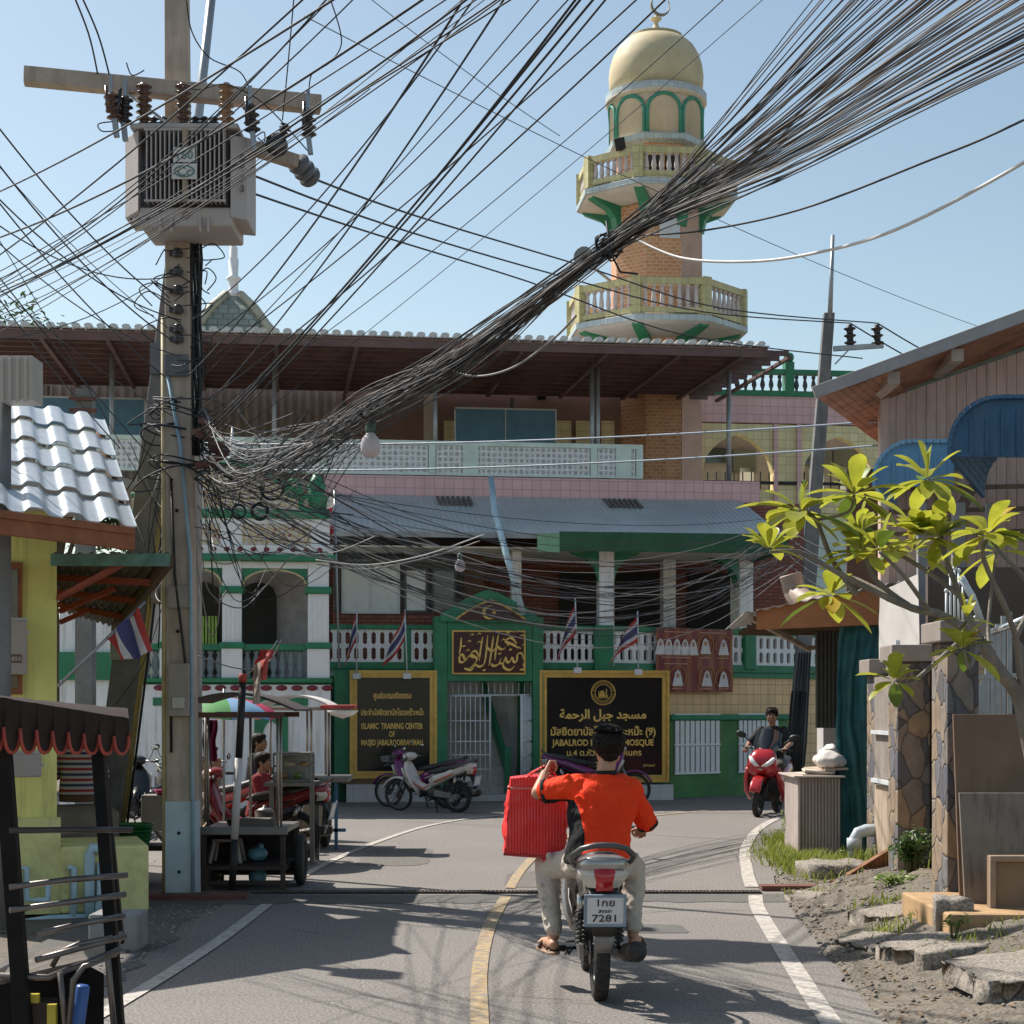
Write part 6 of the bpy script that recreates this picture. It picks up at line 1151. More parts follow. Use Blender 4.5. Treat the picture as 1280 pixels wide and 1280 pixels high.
# frangipani
FRG=Thing('frangipani_tree','frangipani with bare forked grey branches and whorls of yellow green leaves','tree',(P(1262,960,10.6).x+.15,10.6,.25))
BARK=mt('frangipani_bark',(.20,.175,.15),.8,0,.25,14,dirt=(.13,.10,.085),dscale=5,bump=.01,bscale=40)
br_=[([(1300,1010,10.7),(1276,880,10.6),(1250,840,10.5),(1225,800,10.4)],.075,.055),([(1276,880,10.6),(1278,820,10.7),(1268,800,10.7)],.05,.03),([(1225,800,10.4),(1180,770,10.2),(1140,760,10.0),(1090,738,9.9),(1040,712,9.8),(1000,690,9.8),(962,690,9.7)],.042,.014),([(1140,760,10.0),(1095,725,10.0),(1080,690,10.0),(1070,668,10)],.026,.013),([(1070,742,9.9),(1040,700,10.1),(1020,650,10.1),(1000,636,10.1)],.026,.014),([(1020,650,10.1),(1060,640,10.3),(1068,618,10.3)],.016,.012),([(1225,800,10.4),(1200,745,10.6),(1180,690,10.7),(1172,672,10.7)],.036,.014),([(1200,745,10.6),(1160,715,10.7),(1120,690,10.8),(1100,670,10.8),(1075,664,10.8)],.024,.012),([(1180,690,10.7),(1172,640,10.8),(1160,598,10.8)],.024,.013),([(1276,870,10.6),(1268,790,10.4),(1230,700,10.2),(1234,675,10.2)],.036,.015),([(1268,800,10.7),(1290,740,10.8),(1250,690,10.9),(1236,670,10.9)],.03,.014),([(1246,836,10.5),(1235,790,10.9),(1245,690,11.1)],.022,.012),([(1210,792,10.3),(1150,845,9.9),(1130,855,9.8),(1120,850,9.8)],.022,.013),([(1190,790,10.1),(1205,780,9.8),(1208,775,9.7)],.016,.012),([(1225,800,10.4),(1212,835,9.9),(1205,812,9.8)],.02,.012),([(1140,760,10.),(1060,720,10.4),(1040,742,10.4)],.018,.012),([(1160,762,10.),(1130,720,9.8),(1100,690,9.7)],.022,.014)]
m=MB()
for pts,r0_,r1_ in br_:
 pp_=[P(*p_)for p_ in pts];o_=[]
 for i in range(len(pp_)-1):
  p0_,p1_,p2_,p3_=pp_[max(i-1,0)],pp_[i],pp_[i+1],pp_[min(i+2,len(pp_)-1)]
  for k in range(5):t_=k/5;o_.append(.5*((2*p1_)+(p2_-p0_)*t_+(2*p0_-5*p1_+4*p2_-p3_)*t_*t_+(3*p1_-p0_-3*p2_+p3_)*t_**3))
 o_.append(pp_[-1]);N_=len(o_);m.tube(o_,[.66*lerp(r0_,r1_,i/(N_-1))*(1+.08*math.sin(i*2.1))for i in range(N_)],8)
m.tube([(P(1300,1010,10.7).x,10.7,.1),P(1300,1010,10.7)],[.08,.052],8)
FRG.part('trunk',m,BARK)
LEAFY=mt('frangipani_leaf',(.40,.42,.045),.38,0,.25,7,dirt=(.50,.44,.04),damt=.6,dscale=5,trans=.5,spec=.5)
def big_leaf(b,c,d,up_,L,wd):
 d=d.normalized();s=d.cross(up_);s=s.normalized()if s.length>.05 else d.orthogonal().normalized();n_=s.cross(d)
 if n_.z<0:n_=-n_
 vs=[];prof_=((0,.02),(.12,.16),(.3,.34),(.5,.46),(.68,.5),(.84,.38),(.94,.2),(1,.02))
 for t_,w_ in prof_:
  mid=c+d*L*t_-Vector((0,0,1))*L*.28*t_*t_;vs+=[mid-s*wd*w_+n_*wd*w_*.28,mid,mid+s*wd*w_+n_*wd*w_*.28]
 b.add(vs,[f for i in range(len(prof_)-1)for f in((i*3,i*3+1,i*3+4,i*3+3),(i*3+1,i*3+2,i*3+5,i*3+4))],True)
q=random.Random(8)
for(px,py,Y,n_,L)in((1000,640,10.1,13,.25),(962,688,9.7,9,.17),(1068,618,10.3,13,.22),(1073,666,10.8,9,.2),(1075,690,10.0,13,.23),(1160,600,10.8,12,.23),(1150,672,10.7,10,.22),(1172,672,10.6,11,.22),(1234,668,10.2,13,.25),(1246,690,11.1,7,.22),(1038,745,10.4,10,.2),(1100,690,9.7,8,.19),(1118,852,9.8,9,.16),(1203,812,9.8,9,.18),(1208,775,9.7,4,.13),(1140,690,10.9,8,.2)):
 c_=P(px,py,Y);b=MB()
 for i in range(int(n_*1.6)):
  a_=i*2.399+q.uniform(-.25,.25);el_=q.uniform(-.5,.95)if i>3 else q.uniform(.6,1.4);b.cm=2 if q.random()<.06 else(1 if q.random()<.12 else 0);d_=Vector((math.cos(a_)*math.cos(el_),math.sin(a_)*math.cos(el_),math.sin(el_)));big_leaf(b,c_+d_*.02,d_,Vector((0,0,1))if abs(d_.z)<.95 else Vector((1,0,0)),L*1.36*q.uniform(.6,1.12),L*q.uniform(.38,.54))
 FRG.part('leaf_whorl',b,[LEAFY,mt('frangipani_leaf_dark',(.13,.20,.025),.42,0,.25,7,trans=.3),mt('frangipani_leaf_old',(.46,.32,.03),.5,0,.2,9,trans=.4)])  # darker green on random leaves imitates shade; yellow leaves are old
 # motorbikes (local frame: x forward, y left, z up)
TYRE=mt('tyre_rubber',(.022,.021,.021),.8,0,.2,12,dirt=(.08,.07,.06),damt=.4,dscale=8);CHROME=mt('worn_chrome',(.45,.44,.42),.28,.9,.15,10);ALU=mt('grey_alloy',(.22,.215,.21),.45,.7,.2,8,dirt=(.07,.06,.05));ENG=mt('dirty_engine',(.055,.05,.047),.55,.5,.3,12,dirt=(.14,.12,.1),dscale=6)
BPL=mt('black_plastic',(.02,.02,.021),.45,0,.2,6,dirt=(.06,.055,.05),dscale=5);SEATM=mt('black_vinyl_seat',(.025,.025,.027),.5,0,.2,9,bump=.003,bscale=70);REDL=mt('red_lens',(.42,.01,.015),.12,0,.15,12,spec=.7);CLRL=mt('clear_lens',(.52,.47,.42),.12,0,.1,10,spec=.7);ORGL=mt('orange_lens',(.5,.18,.03),.15);MIRR=mt('mirror_glass',(.5,.5,.5),.04,.95,.05);BRASS=mt('gold_rim',(.38,.27,.12),.35,.6)
def loft(b,secs,n=16,pw=.75,cap=True):
 vs=[];m=len(secs)
 for i,s_ in enumerate(secs):
  a_,c_=secs[max(i-1,0)],secs[min(i+1,m-1)];t_=Vector((c_[0]-a_[0],0,c_[1]-a_[1])).normalized();nn=Vector((-t_.z,0,t_.x))
  for k in range(n):
   an=2*math.pi*k/n;cx_,sx_=math.cos(an),math.sin(an);cy=math.copysign(abs(cx_)**pw,cx_);cz=math.copysign(abs(sx_)**pw,sx_)
   vs.append(Vector((s_[0],s_[4]if len(s_)>4 else 0,s_[1]))+Vector((0,1,0))*cy*s_[2]+nn*cz*s_[3])
 fs=[(i*n+k,i*n+(k+1)%n,(i+1)*n+(k+1)%n,(i+1)*n+k)for i in range(m-1)for k in range(n)]
 if cap:fs+=[tuple(reversed(range(n))),tuple((m-1)*n+k for k in range(n))]
 return b.add(vs,fs,True)
def wheel(T,c,r,w,rim,spokes=18,cast=False,name='wheel'):
 c=Vector(c);b=MB();b.torus(c,r-w*1.25,w*.28,32,6);b.torus(c+Vector((0,w*.35,0)),r-w*1.3,w*.14,32,5);b.torus(c-Vector((0,w*.35,0)),r-w*1.3,w*.14,32,5);b.lathe([(.035,-.05),(.055,-.04),(.055,.04),(.035,.05)],c,14,'Y')
 R1=r-w*1.4
 if cast:
  for k in range(5):a=2*math.pi*k/5;b.beam(c+Vector((math.cos(a)*.04,0,math.sin(a)*.04)),c+Vector((math.cos(a+.15)*R1,0,math.sin(a+.15)*R1)),.03,.035,(0,1,0))
 else:
  for k in range(spokes):a=2*math.pi*k/spokes;sd=.03 if k%2 else-.03;b.tube([c+Vector((math.cos(a+.5)*.05,sd,math.sin(a+.5)*.05)),c+Vector((math.cos(a)*R1,0,math.sin(a)*R1))],.0035,4)
 o=T.part(name,b,rim);b=MB();vs=[]
 n,prof=40,[(r-w*1.25,-w*.55),(r-w*.7,-w*.8),(r-w*.25,-w*.72),(r-w*.05,-w*.4),(r,0),(r-w*.05,w*.4),(r-w*.25,w*.72),(r-w*.7,w*.8),(r-w*1.25,w*.55)]
 b.lathe(prof,c,n,'Y',cap=False)
 for k in range(46):a=2*math.pi*k/46;cc=c+Vector((math.cos(a)*(r-.001),(w*.3)*(1 if k%2 else-1),math.sin(a)*(r-.001)));b.m=Matrix.Translation(cc)@Matrix.Rotation(-a,4,'Y');b.box(-.003,.003,-w*.3,w*.3,-.008,.008);b.m=None
 T.part('tyre',b,TYRE,o);return o
def plate_(T,x,z,tilt,lines,parent=None,w=.22,h=.17):
 b=MB();M_=Matrix.Translation((x,0,z))@Matrix.Rotation(R(-90),4,'Z')@Matrix.Rotation(R(tilt),4,'X');b.m=M_;b.box(-w/2,w/2,-.004,.004,-h/2,h/2);o=T.part('number_plate',b,mt('plate_white',(.62,.62,.64),.45,0,.05,8,dirt=(.4,.38,.36),damt=.4,dscale=4),bevel=.004)
 b=MB();b.m=M_
 for a_ in((-w/2-.012,w/2+.012,-h/2-.012,-h/2+.004),(-w/2-.012,w/2+.012,h/2-.004,h/2+.012),(-w/2-.012,-w/2+.004,-h/2+.004,h/2-.004),(w/2-.004,w/2+.012,-h/2+.004,h/2-.004)):b.box(a_[0],a_[1],-.008,.006,a_[2],a_[3])
 T.part('plate_frame',b,mt('blue_grey_plastic',(.2,.26,.33),.4),o)
 if lines:
  b=MB();b.m=M_
  for s_,zz,sz,sx in lines:b.text(s_,0,zz,sz,-.006,.012,sx=sx,depth=.002)
  T.part('lettering',b,mt('plate_black',(.03,.03,.04),.5),o)
def motorbike(label,loc,rz,body,accent=None,seat=None,rim=None,plate=None,lean=0,group='parked motorbikes',scale=1,basket=False,grab=True,stand=True,steer=0):
 accent=accent or BPL;seat=seat or SEATM;rim=rim or ALU
 T=Thing('motorbike',label,'motorbike',loc,group,rz=rz,rx=0);T.o.rotation_euler=Matrix.Rotation(rz,4,'Z').to_3x3().to_4x4().to_euler();T.o.rotation_euler=(Matrix.Rotation(rz,4,'Z')@Matrix.Rotation(lean,4,'X')).to_euler();T.o.scale=(scale,)*3
 wheel(T,(0,0,.285),.285,.058,rim);wheel(T,(1.22,0,.285),.285,.036,rim,name='wheel')
 b=MB()
 for y in(-.085,.085):b.tube([(.955,y,.78),(1.06,y,.56),(1.205,y,.285)],[.02,.022,.026],10)
 b.beam((.97,-.09,.75),(.97,.09,.75),.05,.04);T.part('fork',b,ALU)
 b=MB();pts=[(1.22+.325*math.cos(R(a)),.285+.325*math.sin(R(a)),.055,.022)for a in range(25,156,10)];loft(b,pts,12);T.part('front_mudguard',b,body)
 b=MB();loft(b,[(1.0,.93,.05,.04),(.985,.84,.12,.06),(.94,.72,.165,.06),(.86,.55,.185,.045),(.78,.42,.17,.03),(.74,.32,.12,.02)],20);sh=T.part('leg_shield',b,body)
 for y in(-.13,.13):b=MB();loft(b,[(1.03,.80,.05,.02,y),(.99,.70,.055,.025,y),(.93,.58,.04,.02,y)],12);T.part('indicator',b,CLRL,sh)
 b=MB();loft(b,[(.93,.66,.06,.05),(.80,.50,.075,.06),(.62,.42,.075,.07),(.48,.46,.08,.08)],14);T.part('centre_tunnel',b,body)
 b=MB()
 for y in(-1,1):b.tube([(.95,y*.125,.72),(.8,y*.135,.52),(.64,y*.12,.43),(.5,y*.115,.5)],.012,6)
 T.part('stripe',b,accent)
 b=MB();b.ball((.93,0,1.0),(.115,.15,.075),18,10);b.ball((1.0,0,1.0),(.075,.11,.065),16,8);hc=T.part('handlebar_cowl',b,body)
 b=MB();b.ball((1.035,0,.995),(.05,.085,.052),16,8);T.part('headlight',b,CLRL,hc)
 hb=MB();hb.tube([(.90,.06,.985),(.90,.18,.985),(.83,.34,.965)],.012,8);hb.tube([(.90,-.06,.985),(.90,-.18,.985),(.83,-.34,.965)],.012,8);h_=T.part('handlebar',hb,CHROME)
 for y in(-1,1):
  b=MB();b.tube([(.872,y*.245,.975),(.825,y*.355,.963)],.018,10);T.part('grip',b,BPL,h_);b=MB();b.tube([(.93,y*.19,.985),(.90,y*.33,.955)],.007,6);T.part('brake_lever',b,CHROME,h_)
  b=MB();b.tube([(.88,y*.2,.99),(.90,y*.25,1.08),(.87,y*.29,1.15)],.006,6);ms_=T.part('mirror',b,BPL);b=MB();b.ball((.868,y*.315,1.165),(.014,.062,.038),14,8);T.part('mirror_head',b,BPL,ms_);b=MB();b.ball((.858,y*.315,1.165),(.006,.052,.03),14,8);T.part('mirror_glass',b,MIRR,ms_)
 b=MB();loft(b,[(.50,.52,.085,.10),(.36,.60,.115,.11),(.14,.69,.13,.09),(-.10,.775,.15,.09),(-.27,.825,.155,.075),(-.36,.85,.125,.05),(-.39,.86,.08,.03)],20);T.part('rear_cowl',b,body)
 b=MB()
 for y in(-1,1):b.tube([(.40,y*.112,.555),(.14,y*.138,.655),(-.1,y*.122,.75),(-.28,y*.09,.82)],.014,6)
 T.part('stripe',b,accent)
 b=MB();loft(b,[(.56,.71,.06,.02),(.50,.725,.10,.04),(.36,.74,.125,.055),(.20,.77,.14,.055),(.02,.825,.135,.05),(-.16,.865,.11,.04),(-.26,.89,.06,.02)],18);T.part('seat',b,seat)
 if grab:
  b=MB();b.tube([(.02,.14,.80),(-.14,.18,.85),(-.28,.18,.89),(-.365,.13,.935),(-.39,.06,.955),(-.395,0,.958),(-.39,-.06,.955),(-.365,-.13,.935),(-.28,-.18,.89),(-.14,-.18,.85),(.02,-.14,.80)],.018,10,flat=1.0);T.part('grab_rail',b,mt('dark_grey_rail',(.10,.10,.10),.4,.5,.15,8))
 def lens(u0,u1,o_=0):return MB().slab(lambda u,v:Vector((-.375+.085*abs(lerp(u0,u1,u))**2.2-.03*math.sin(math.pi*v)-o_,lerp(u0,u1,u)*lerp(.095,.15,min(1,v*1.3)),.705+.135*v-.03*abs(lerp(u0,u1,u))**2*v)),10,6,(.03,0,0))
 tl=T.part('tail_light',lens(-.42,.42,.006),REDL)
 for y in(-1,1):b=lens(min(y*.42,y),max(y*.42,y));T.part('indicator',b,CLRL,tl)
 b=MB();b.box(-.385,-.33,-.05,.05,.69,.735);T.part('reflector',b,REDL,bevel=.006)
 b=MB();loft(b,[(-.05,.66,.09,.03),(-.22,.70,.10,.03),(-.34,.66,.09,.025),(-.385,.52,.075,.014),(-.375,.43,.07,.01)],12);T.part('rear_mudguard',b,BPL)
 b=MB();loft(b,[(-.345,.47,.058,.008),(-.36,.40,.062,.01),(-.335,.33,.05,.008)],12);T.part('mud_flap',b,ALU)
 plate_(T,-.432,.585,14,plate)
 b=MB();b.lathe([(.02,-.12),(.10,-.115),(.12,-.08),(.12,.08),(.10,.115),(.02,.12)],(.44,0,.34),18,'Y');b.tube([(.46,0,.36),(.72,0,.37)],[.075,.065],12);b.box(.3,.56,-.07,.07,.25,.36)
 for k in range(6):b.tube([(.55+k*.025,0,.365),(.562+k*.025,0,.366)],.085,12)
 b.tube([(.4,.1,.3),(.52,.16,.28),(.6,.17,.27)],.008,6);b.tube([(.36,.14,.26),(.26,.17,.24),(.22,.18,.27),(.30,.19,.23)],.008,6);T.part('engine',b,ENG)
 b=MB();b.tube([(.36,.09,.36),(0,.09,.285)],.022,8);b.tube([(.36,-.09,.36),(0,-.09,.285)],.022,8);b.lathe([(.02,.05),(.07,.055),(.07,.062),(.02,.066)],(0,0,.285),16,'Y');b.hexa([(.40,.10,.30),(.40,.125,.30),(-.06,.125,.25),(-.06,.10,.25)],[(.40,.10,.42),(.40,.125,.42),(-.06,.125,.34),(-.06,.10,.34)]);T.part('swing_arm',b,ALU)
 for y in(-1,1):
  b=MB();A_,B_=Vector((.04,y*.115,.30)),Vector((-.05,y*.115,.64));b.tube([A_,B_],.012,8);b.tube([A_.lerp(B_,.55),B_],.024,10);sk_=T.part('shock_absorber',b,CHROME);b=MB();hp_=[A_.lerp(B_,.1+.62*k/60)+Vector((math.cos(k*.8)*.03,math.sin(k*.8)*.03,0))for k in range(61)];b.tube(hp_,.007,5);T.part('spring',b,BPL,sk_)
 b=MB();b.tube([(.68,-.06,.32),(.60,-.10,.22),(.40,-.13,.21),(.22,-.15,.24),(.1,-.165,.27)],[.018,.018,.018,.022,.03],10);b.tube([(.1,-.165,.27),(.06,-.17,.275),(-.34,-.19,.335),(-.36,-.19,.338)],[.03,.056,.062,.05],16);ex=T.part('exhaust',b,ENG);b=MB();b.lathe([(.046,-.006),(.05,0),(.03,.004),(.024,.0)],(-.368,-.19,.339),16,'X');b.tube([(-.365,-.19,.339),(-.372,-.19,.34)],.03,12);T.part('exhaust_tip',b,BPL,ex)
 b=MB();b.beam((-.1,-.235,.33),(.14,-.225,.28),.008,.05);T.part('heat_shield',b,CHROME,ex)
 for y in(-1,1):b=MB();b.tube([(.42,y*.1,.255),(.42,y*.25,.25)],.011,6);b.tube([(.42,y*.18,.252),(.42,y*.28,.25)],.02,8);T.part('foot_peg',b,BPL)
 if stand:b=MB();b.tube([(.40,.12,.24),(.30,.20,.02)],.011,6);b.tube([(.46,-.08,.22),(.5,-.12,.03)],.012,6);T.part('stand',b,BPL)
 if basket:
  b=MB()
  for z,w_ in((.78,.11),(.86,.125),(.94,.14)):b.tube([(1.05,-w_,z),(1.05+w_*1.6,-w_,z),(1.05+w_*1.6,w_,z),(1.05,w_,z),(1.05,-w_,z)],.005,5)
  for k in range(7):y=-.11+k*.037;b.tube([(1.05+.176,y,.78),(1.05+.22,y*1.25,.94)],.004,4)
  T.part('basket',b,CHROME)
 return T
SILV=mt('silver_paint',(.36,.34,.32),.25,.5,.08,3,coat=.5,dirt=(.2,.18,.16),damt=.3);WHTP=mt('white_gloss_paint',(.58,.54,.5),.22,0,.06,3,coat=.5,dirt=(.36,.31,.27),damt=.35);PURP=mt('purple_paint',(.16,.02,.12),.25,.1,.15,4,coat=.5);DRED=mt('dark_red_paint',(.2,.015,.02),.25,.1,.2,4,coat=.5);BLKP=mt('black_paint',(.015,.015,.017),.2,.1,.2,4,coat=.5);ORS=mt('orange_stripe',(.55,.10,.04),.4)
BIKE=(.525,10.56,0)
motorbike('silver motorbike ridden away from the camera by the man in orange',BIKE,R(91.5),SILV,BPL,plate=[('1กย',.028,.06,1.15),('สงขลา',-.012,.03,1.0),('7281',-.066,.06,1.3)],group='motorbikes on the road',stand=False)
motorbike('white motorbike with orange stripes parked before the mosque gate',(-.90,29.2,0),R(180-28),WHTP,ORS,lean=R(-5),rim=ALU,scale=.93)
motorbike('purple and silver motorbike with front basket behind the white one',(-1.10,30.3,0),R(180-25),PURP,WHTP,lean=R(-5),basket=True,scale=.95)
motorbike('dark purple motorbike parked under the emblem sign',(.92,31.2,0),R(-6),PURP,BLKP,lean=R(-4),scale=1.02)
motorbike('dark red motorbike with gold wheel parked behind the front food cart',(-2.45,20.0,0),R(172),DRED,BLKP,rim=BRASS,lean=R(-4))
motorbike('red motorbike standing between the big pole and the food cart',(-3.15,21.9,0),R(160),mt('bright_red_paint',(.33,.02,.02),.25,.1,.15,4,coat=.5),BLKP,lean=R(-4))
motorbike('black motorbike seen from behind left of the leaning pole',(-5.35,23.8,0),R(80),BLKP,None,lean=R(-5))
motorbike('black motorbike with chrome mirror standing against the white wall',(-5.2,26.6,0),R(-60),BLKP,None,lean=R(-5));motorbike('black and silver motorbike between the pavilion and the big pole',(-4.65,26.2,0),R(-110),BLKP,SILV,lean=R(-5))
SRED=mt('scooter_red',(.40,.018,.022),.22,.15,.1,3,coat=.7);SX=(4.42,29.4,0);SRZ=R(-111)
SC=Thing('scooter','big red scooter with dark windscreen ridden toward the camera','scooter',SX,'motorbikes on the road',rz=SRZ);SC.o.rotation_euler=(Matrix.Rotation(SRZ,4,'Z')@Matrix.Rotation(R(-4),4,'X')).to_euler();SC.o.scale=(1.08,)*3
wheel(SC,(0,0,.26),.26,.062,BPL,cast=True);wheel(SC,(1.31,0,.27),.27,.055,BPL,cast=True)
b=MB()
for y in(-.09,.09):b.tube([(1.14,y,.62),(1.31,y,.27)],.024,8)
SC.part('fork',b,BPL);b=MB();loft(b,[(1.31+.32*math.cos(R(a)),.27+.32*math.sin(R(a)),.085,.02)for a in range(20,151,10)],14);SC.part('front_mudguard',b,SRED)
b=MB();loft(b,[(1.02,1.0,.10,.05),(1.14,.93,.18,.07),(1.22,.82,.22,.09),(1.20,.70,.23,.10),(1.10,.62,.22,.08)],22,.8);ap=SC.part('front_cowl',b,SRED)
b=MB();loft(b,[(1.12,.66,.22,.06),(1.04,.52,.24,.07),(.96,.36,.25,.06),(.90,.24,.20,.05)],22,.7);SC.part('inner_apron',b,BPL)
for y in(-1,1):
 b=MB();loft(b,[(1.16,.72,.035,.07,y*.22),(1.06,.56,.045,.09,y*.25),(.93,.40,.045,.09,y*.27),(.80,.26,.035,.05,y*.25),(.5,.25,.03,.05,y*.22)],14);SC.part('side_fairing',b,SRED)
 b=MB();loft(b,[(1.255,.875,.028,.03,y*.175),(1.30,.80,.045,.035,y*.125),(1.325,.745,.04,.028,y*.05)],14);SC.part('headlight',b,mt('headlight_glass',(.75,.77,.78),.12,0,.05,6,spec=.8),ap)
 b=MB();b.tube([(1.0,y*.18,1.02),(1.02,y*.32,1.14),(1.0,y*.36,1.18)],.009,6);ms_=SC.part('mirror',b,BPL);b=MB();b.ball((1.0,y*.40,1.19),(.025,.085,.05),14,8,Matrix.Rotation(R(18*y),3,'X'));SC.part('mirror_head',b,BPL,ms_)
 b=MB();b.tube([(.93,y*.2,1.0),(.86,y*.36,.99)],.018,8);SC.part('grip',b,BPL)
b=MB();b.tube([(.95,-.22,1.0),(1.0,0,.99),(.95,.22,1.0)],.016,8);SC.part('handlebar',b,CHROME)
b=MB();b.slab(lambda u,v:Vector((1.25-.26*v-.16*(u-.5)**2*4*.7,(u-.5)*2*lerp(.09,.215,min(1,v*1.6))*(1-.25*max(0,v-.6)),.80+.50*v-.07*(abs(u-.5)*2)**3*v)),14,8,(-.006,0,.004));SC.part('windscreen',b,mt('smoked_screen',(.02,.024,.028),.06,0,.1,4,spec=.7))
b=MB();loft(b,[(.95,.42,.14,.10),(.7,.42,.13,.12),(.45,.50,.17,.14),(.15,.60,.19,.14),(-.2,.68,.17,.1),(-.42,.74,.1,.05)],20);SC.part('rear_body',b,SRED)
b=MB();loft(b,[(.66,.66,.1,.05),(.5,.72,.15,.06),(.25,.74,.17,.06),(.1,.79,.16,.06),(-.2,.83,.13,.05),(-.34,.83,.08,.03)],18);SC.part('seat',b,SEATM)
b=MB();b.tube([(.3,-.16,.3),(.0,-.2,.28),(-.3,-.21,.33)],[.03,.06,.065],12);SC.part('exhaust',b,BPL);b=MB();b.box(-.1,.4,-.09,.12,.2,.42);SC.part('engine',b,ENG,bevel=.03);b=MB();b.box(.25,.7,-.26,-.12,.24,.28);b.box(.25,.7,.12,.26,.24,.28);SC.part('footboard',b,BPL,bevel=.01)
b=MB();b.m=Matrix.Translation((1.305,0,.70))@Matrix.Rotation(R(90),4,'Z');b.box(-.03,.03,-.01,.01,-.012,.012);b.m=None;SC.part('badge',b,CHROME,ap)
# people
def skin_(name,c):return mt(name,c,.55,0,.08,9,sss=.05)
SK=skin_('warm_skin',(.46,.25,.16));SK2=skin_('tan_skin',(.30,.16,.10));HAIR=mt('black_hair',(.012,.010,.009),.6,0,.3,30,spec=.2,bump=.006,bscale=90)
def rings(b,rs,n=22,pw=.86):
 vs=[]
 for(cx,cy,z,rx,ry)in rs:
  for k in range(n):
   a=2*math.pi*k/n;c_,s_=math.cos(a),math.sin(a);vs.append((cx+rx*math.copysign(abs(c_)**pw,c_),cy+ry*math.copysign(abs(s_)**pw,s_),z))
 m=len(rs);b.add(vs,[(i*n+k,i*n+(k+1)%n,(i+1)*n+(k+1)%n,(i+1)*n+k)for i in range(m-1)for k in range(n)]+[tuple(reversed(range(n))),tuple((m-1)*n+k for k in range(n))],True)
def hand(b,w,d,n,side,curl=1.0,s=1.0):
 w,d,n=Vector(w),Vector(d).normalized(),Vector(n).normalized();n=(n-d*n.dot(d)).normalized();t=d.cross(n)*side
 for k in range(4):b.limb(w+t*(.012-.008*k)*s,w+d*.085*s+t*(.030-.021*k)*s,.013*s,.0115*s,8)
 b.ball(w+d*.045*s+n*.004,(.02*s,)*3,8,6)
 for k,f in enumerate((.92,1.0,.95,.76)):
  p=w+d*.085*s+t*(.030-.021*k)*s;dd=d;
  for L,ang,r in((.042,62,.0098),(.027,78,.009),(.02,45,.008)):
   a=R(ang*curl);dd=dd*math.cos(a)+(n*math.cos(0))*math.sin(a)if L==.042 else(dd*math.cos(a)+dd.cross(t).normalized()*(-side if False else 1)*(1 if dd.cross(t).dot(-d if dd.dot(n)>.5 else n)>0 else-1)*math.sin(a));dd.normalize();q_=p+dd*L*f*s;b.limb(p,q_,r*s,r*.92*s,8);p=q_
 p=w+d*.02*s+t*.022*s;q_=p+(d*.5+t*.75+n*.3).normalized()*.042*s;b.limb(p,q_,.0125*s,.011*s,8);q2=q_+(d*.75-t*.1+n*(.55*curl)).normalized()*.032*s;b.limb(q_,q2,.011*s,.009*s,8);b.limb(q2,q2+(d*.7-t*.35+n*.5*curl).normalized()*.025*s,.009*s,.0075*s,8)
def head(b,c,fw,s=1.0,tilt=(0,0,1)):
 c,fw=Vector(c),Vector(fw).normalized();up_=Vector(tilt).normalized();fw=(fw-up_*fw.dot(up_)).normalized();lf=up_.cross(fw);Rm=Matrix((fw,lf,up_)).transposed()
 L=lambda x,y,z:c+(fw*x+lf*y+up_*z)*s
 b.ball(L(-.012,0,.028),(.098*s,.076*s,.088*s),18,12,Rm);b.ball(L(.024,0,-.02),(.066*s,.062*s,.085*s),16,12,Rm);b.ball(L(.052,0,-.083),(.032*s,.038*s,.028*s),12,8,Rm)
 for y in(-1,1):
  b.ball(L(.02,y*.052,-.05),(.045*s,.018*s,.04*s),10,8,Rm);b.ball(L(-.008,y*.078,-.008),(.016*s,.011*s,.031*s),10,8,Rm);b.ball(L(.062,y*.034,-.018),(.026*s,.026*s,.018*s),10,8,Rm);b.ball(L(.075,y*.033,.022),(.018,.03*s,.009*s),10,6,Rm)
 b.limb(L(.084,0,.014),L(.103,0,-.022),.010*s,.0135*s,8);b.ball(L(.096,0,-.03),(.014*s,.019*s,.009*s),8,6,Rm);b.ball(L(.085,0,-.054),(.014*s,.027*s,.007*s),10,6,Rm);b.ball(L(.082,0,-.066),(.014*s,.023*s,.008*s),10,6,Rm)
 return L,Rm
def face(T,L,Rm,body,s=1.0):
 for y in(-1,1):
  b=MB();b.ball(L(.081,y*.033,.003),(.010*s,.016*s,.009*s),10,8,Rm);o=T.part('eye',b,mt('eye_white',(.6,.58,.55),.3),body);b=MB();b.ball(L(.0885,y*.033,.003),(.005*s,.007*s,.0075*s),8,6,Rm);T.part('iris',b,mt('dark_iris',(.015,.01,.008),.2),body)
  b=MB();b.limb(L(.091,y*.018,.022),L(.082,y*.052,.025),.0055*s,.004*s,8);T.part('eyebrow',b,HAIR,body)
 b=MB();b.limb(L(.098,-.02,-.06),L(.098,.02,-.06),.004*s,.004*s,8);b.ball(L(.096,0,-.066),(.006,.02*s,.006*s),8,6,Rm);T.part('mouth',b,mt('lip',(.27,.10,.085),.5),body)
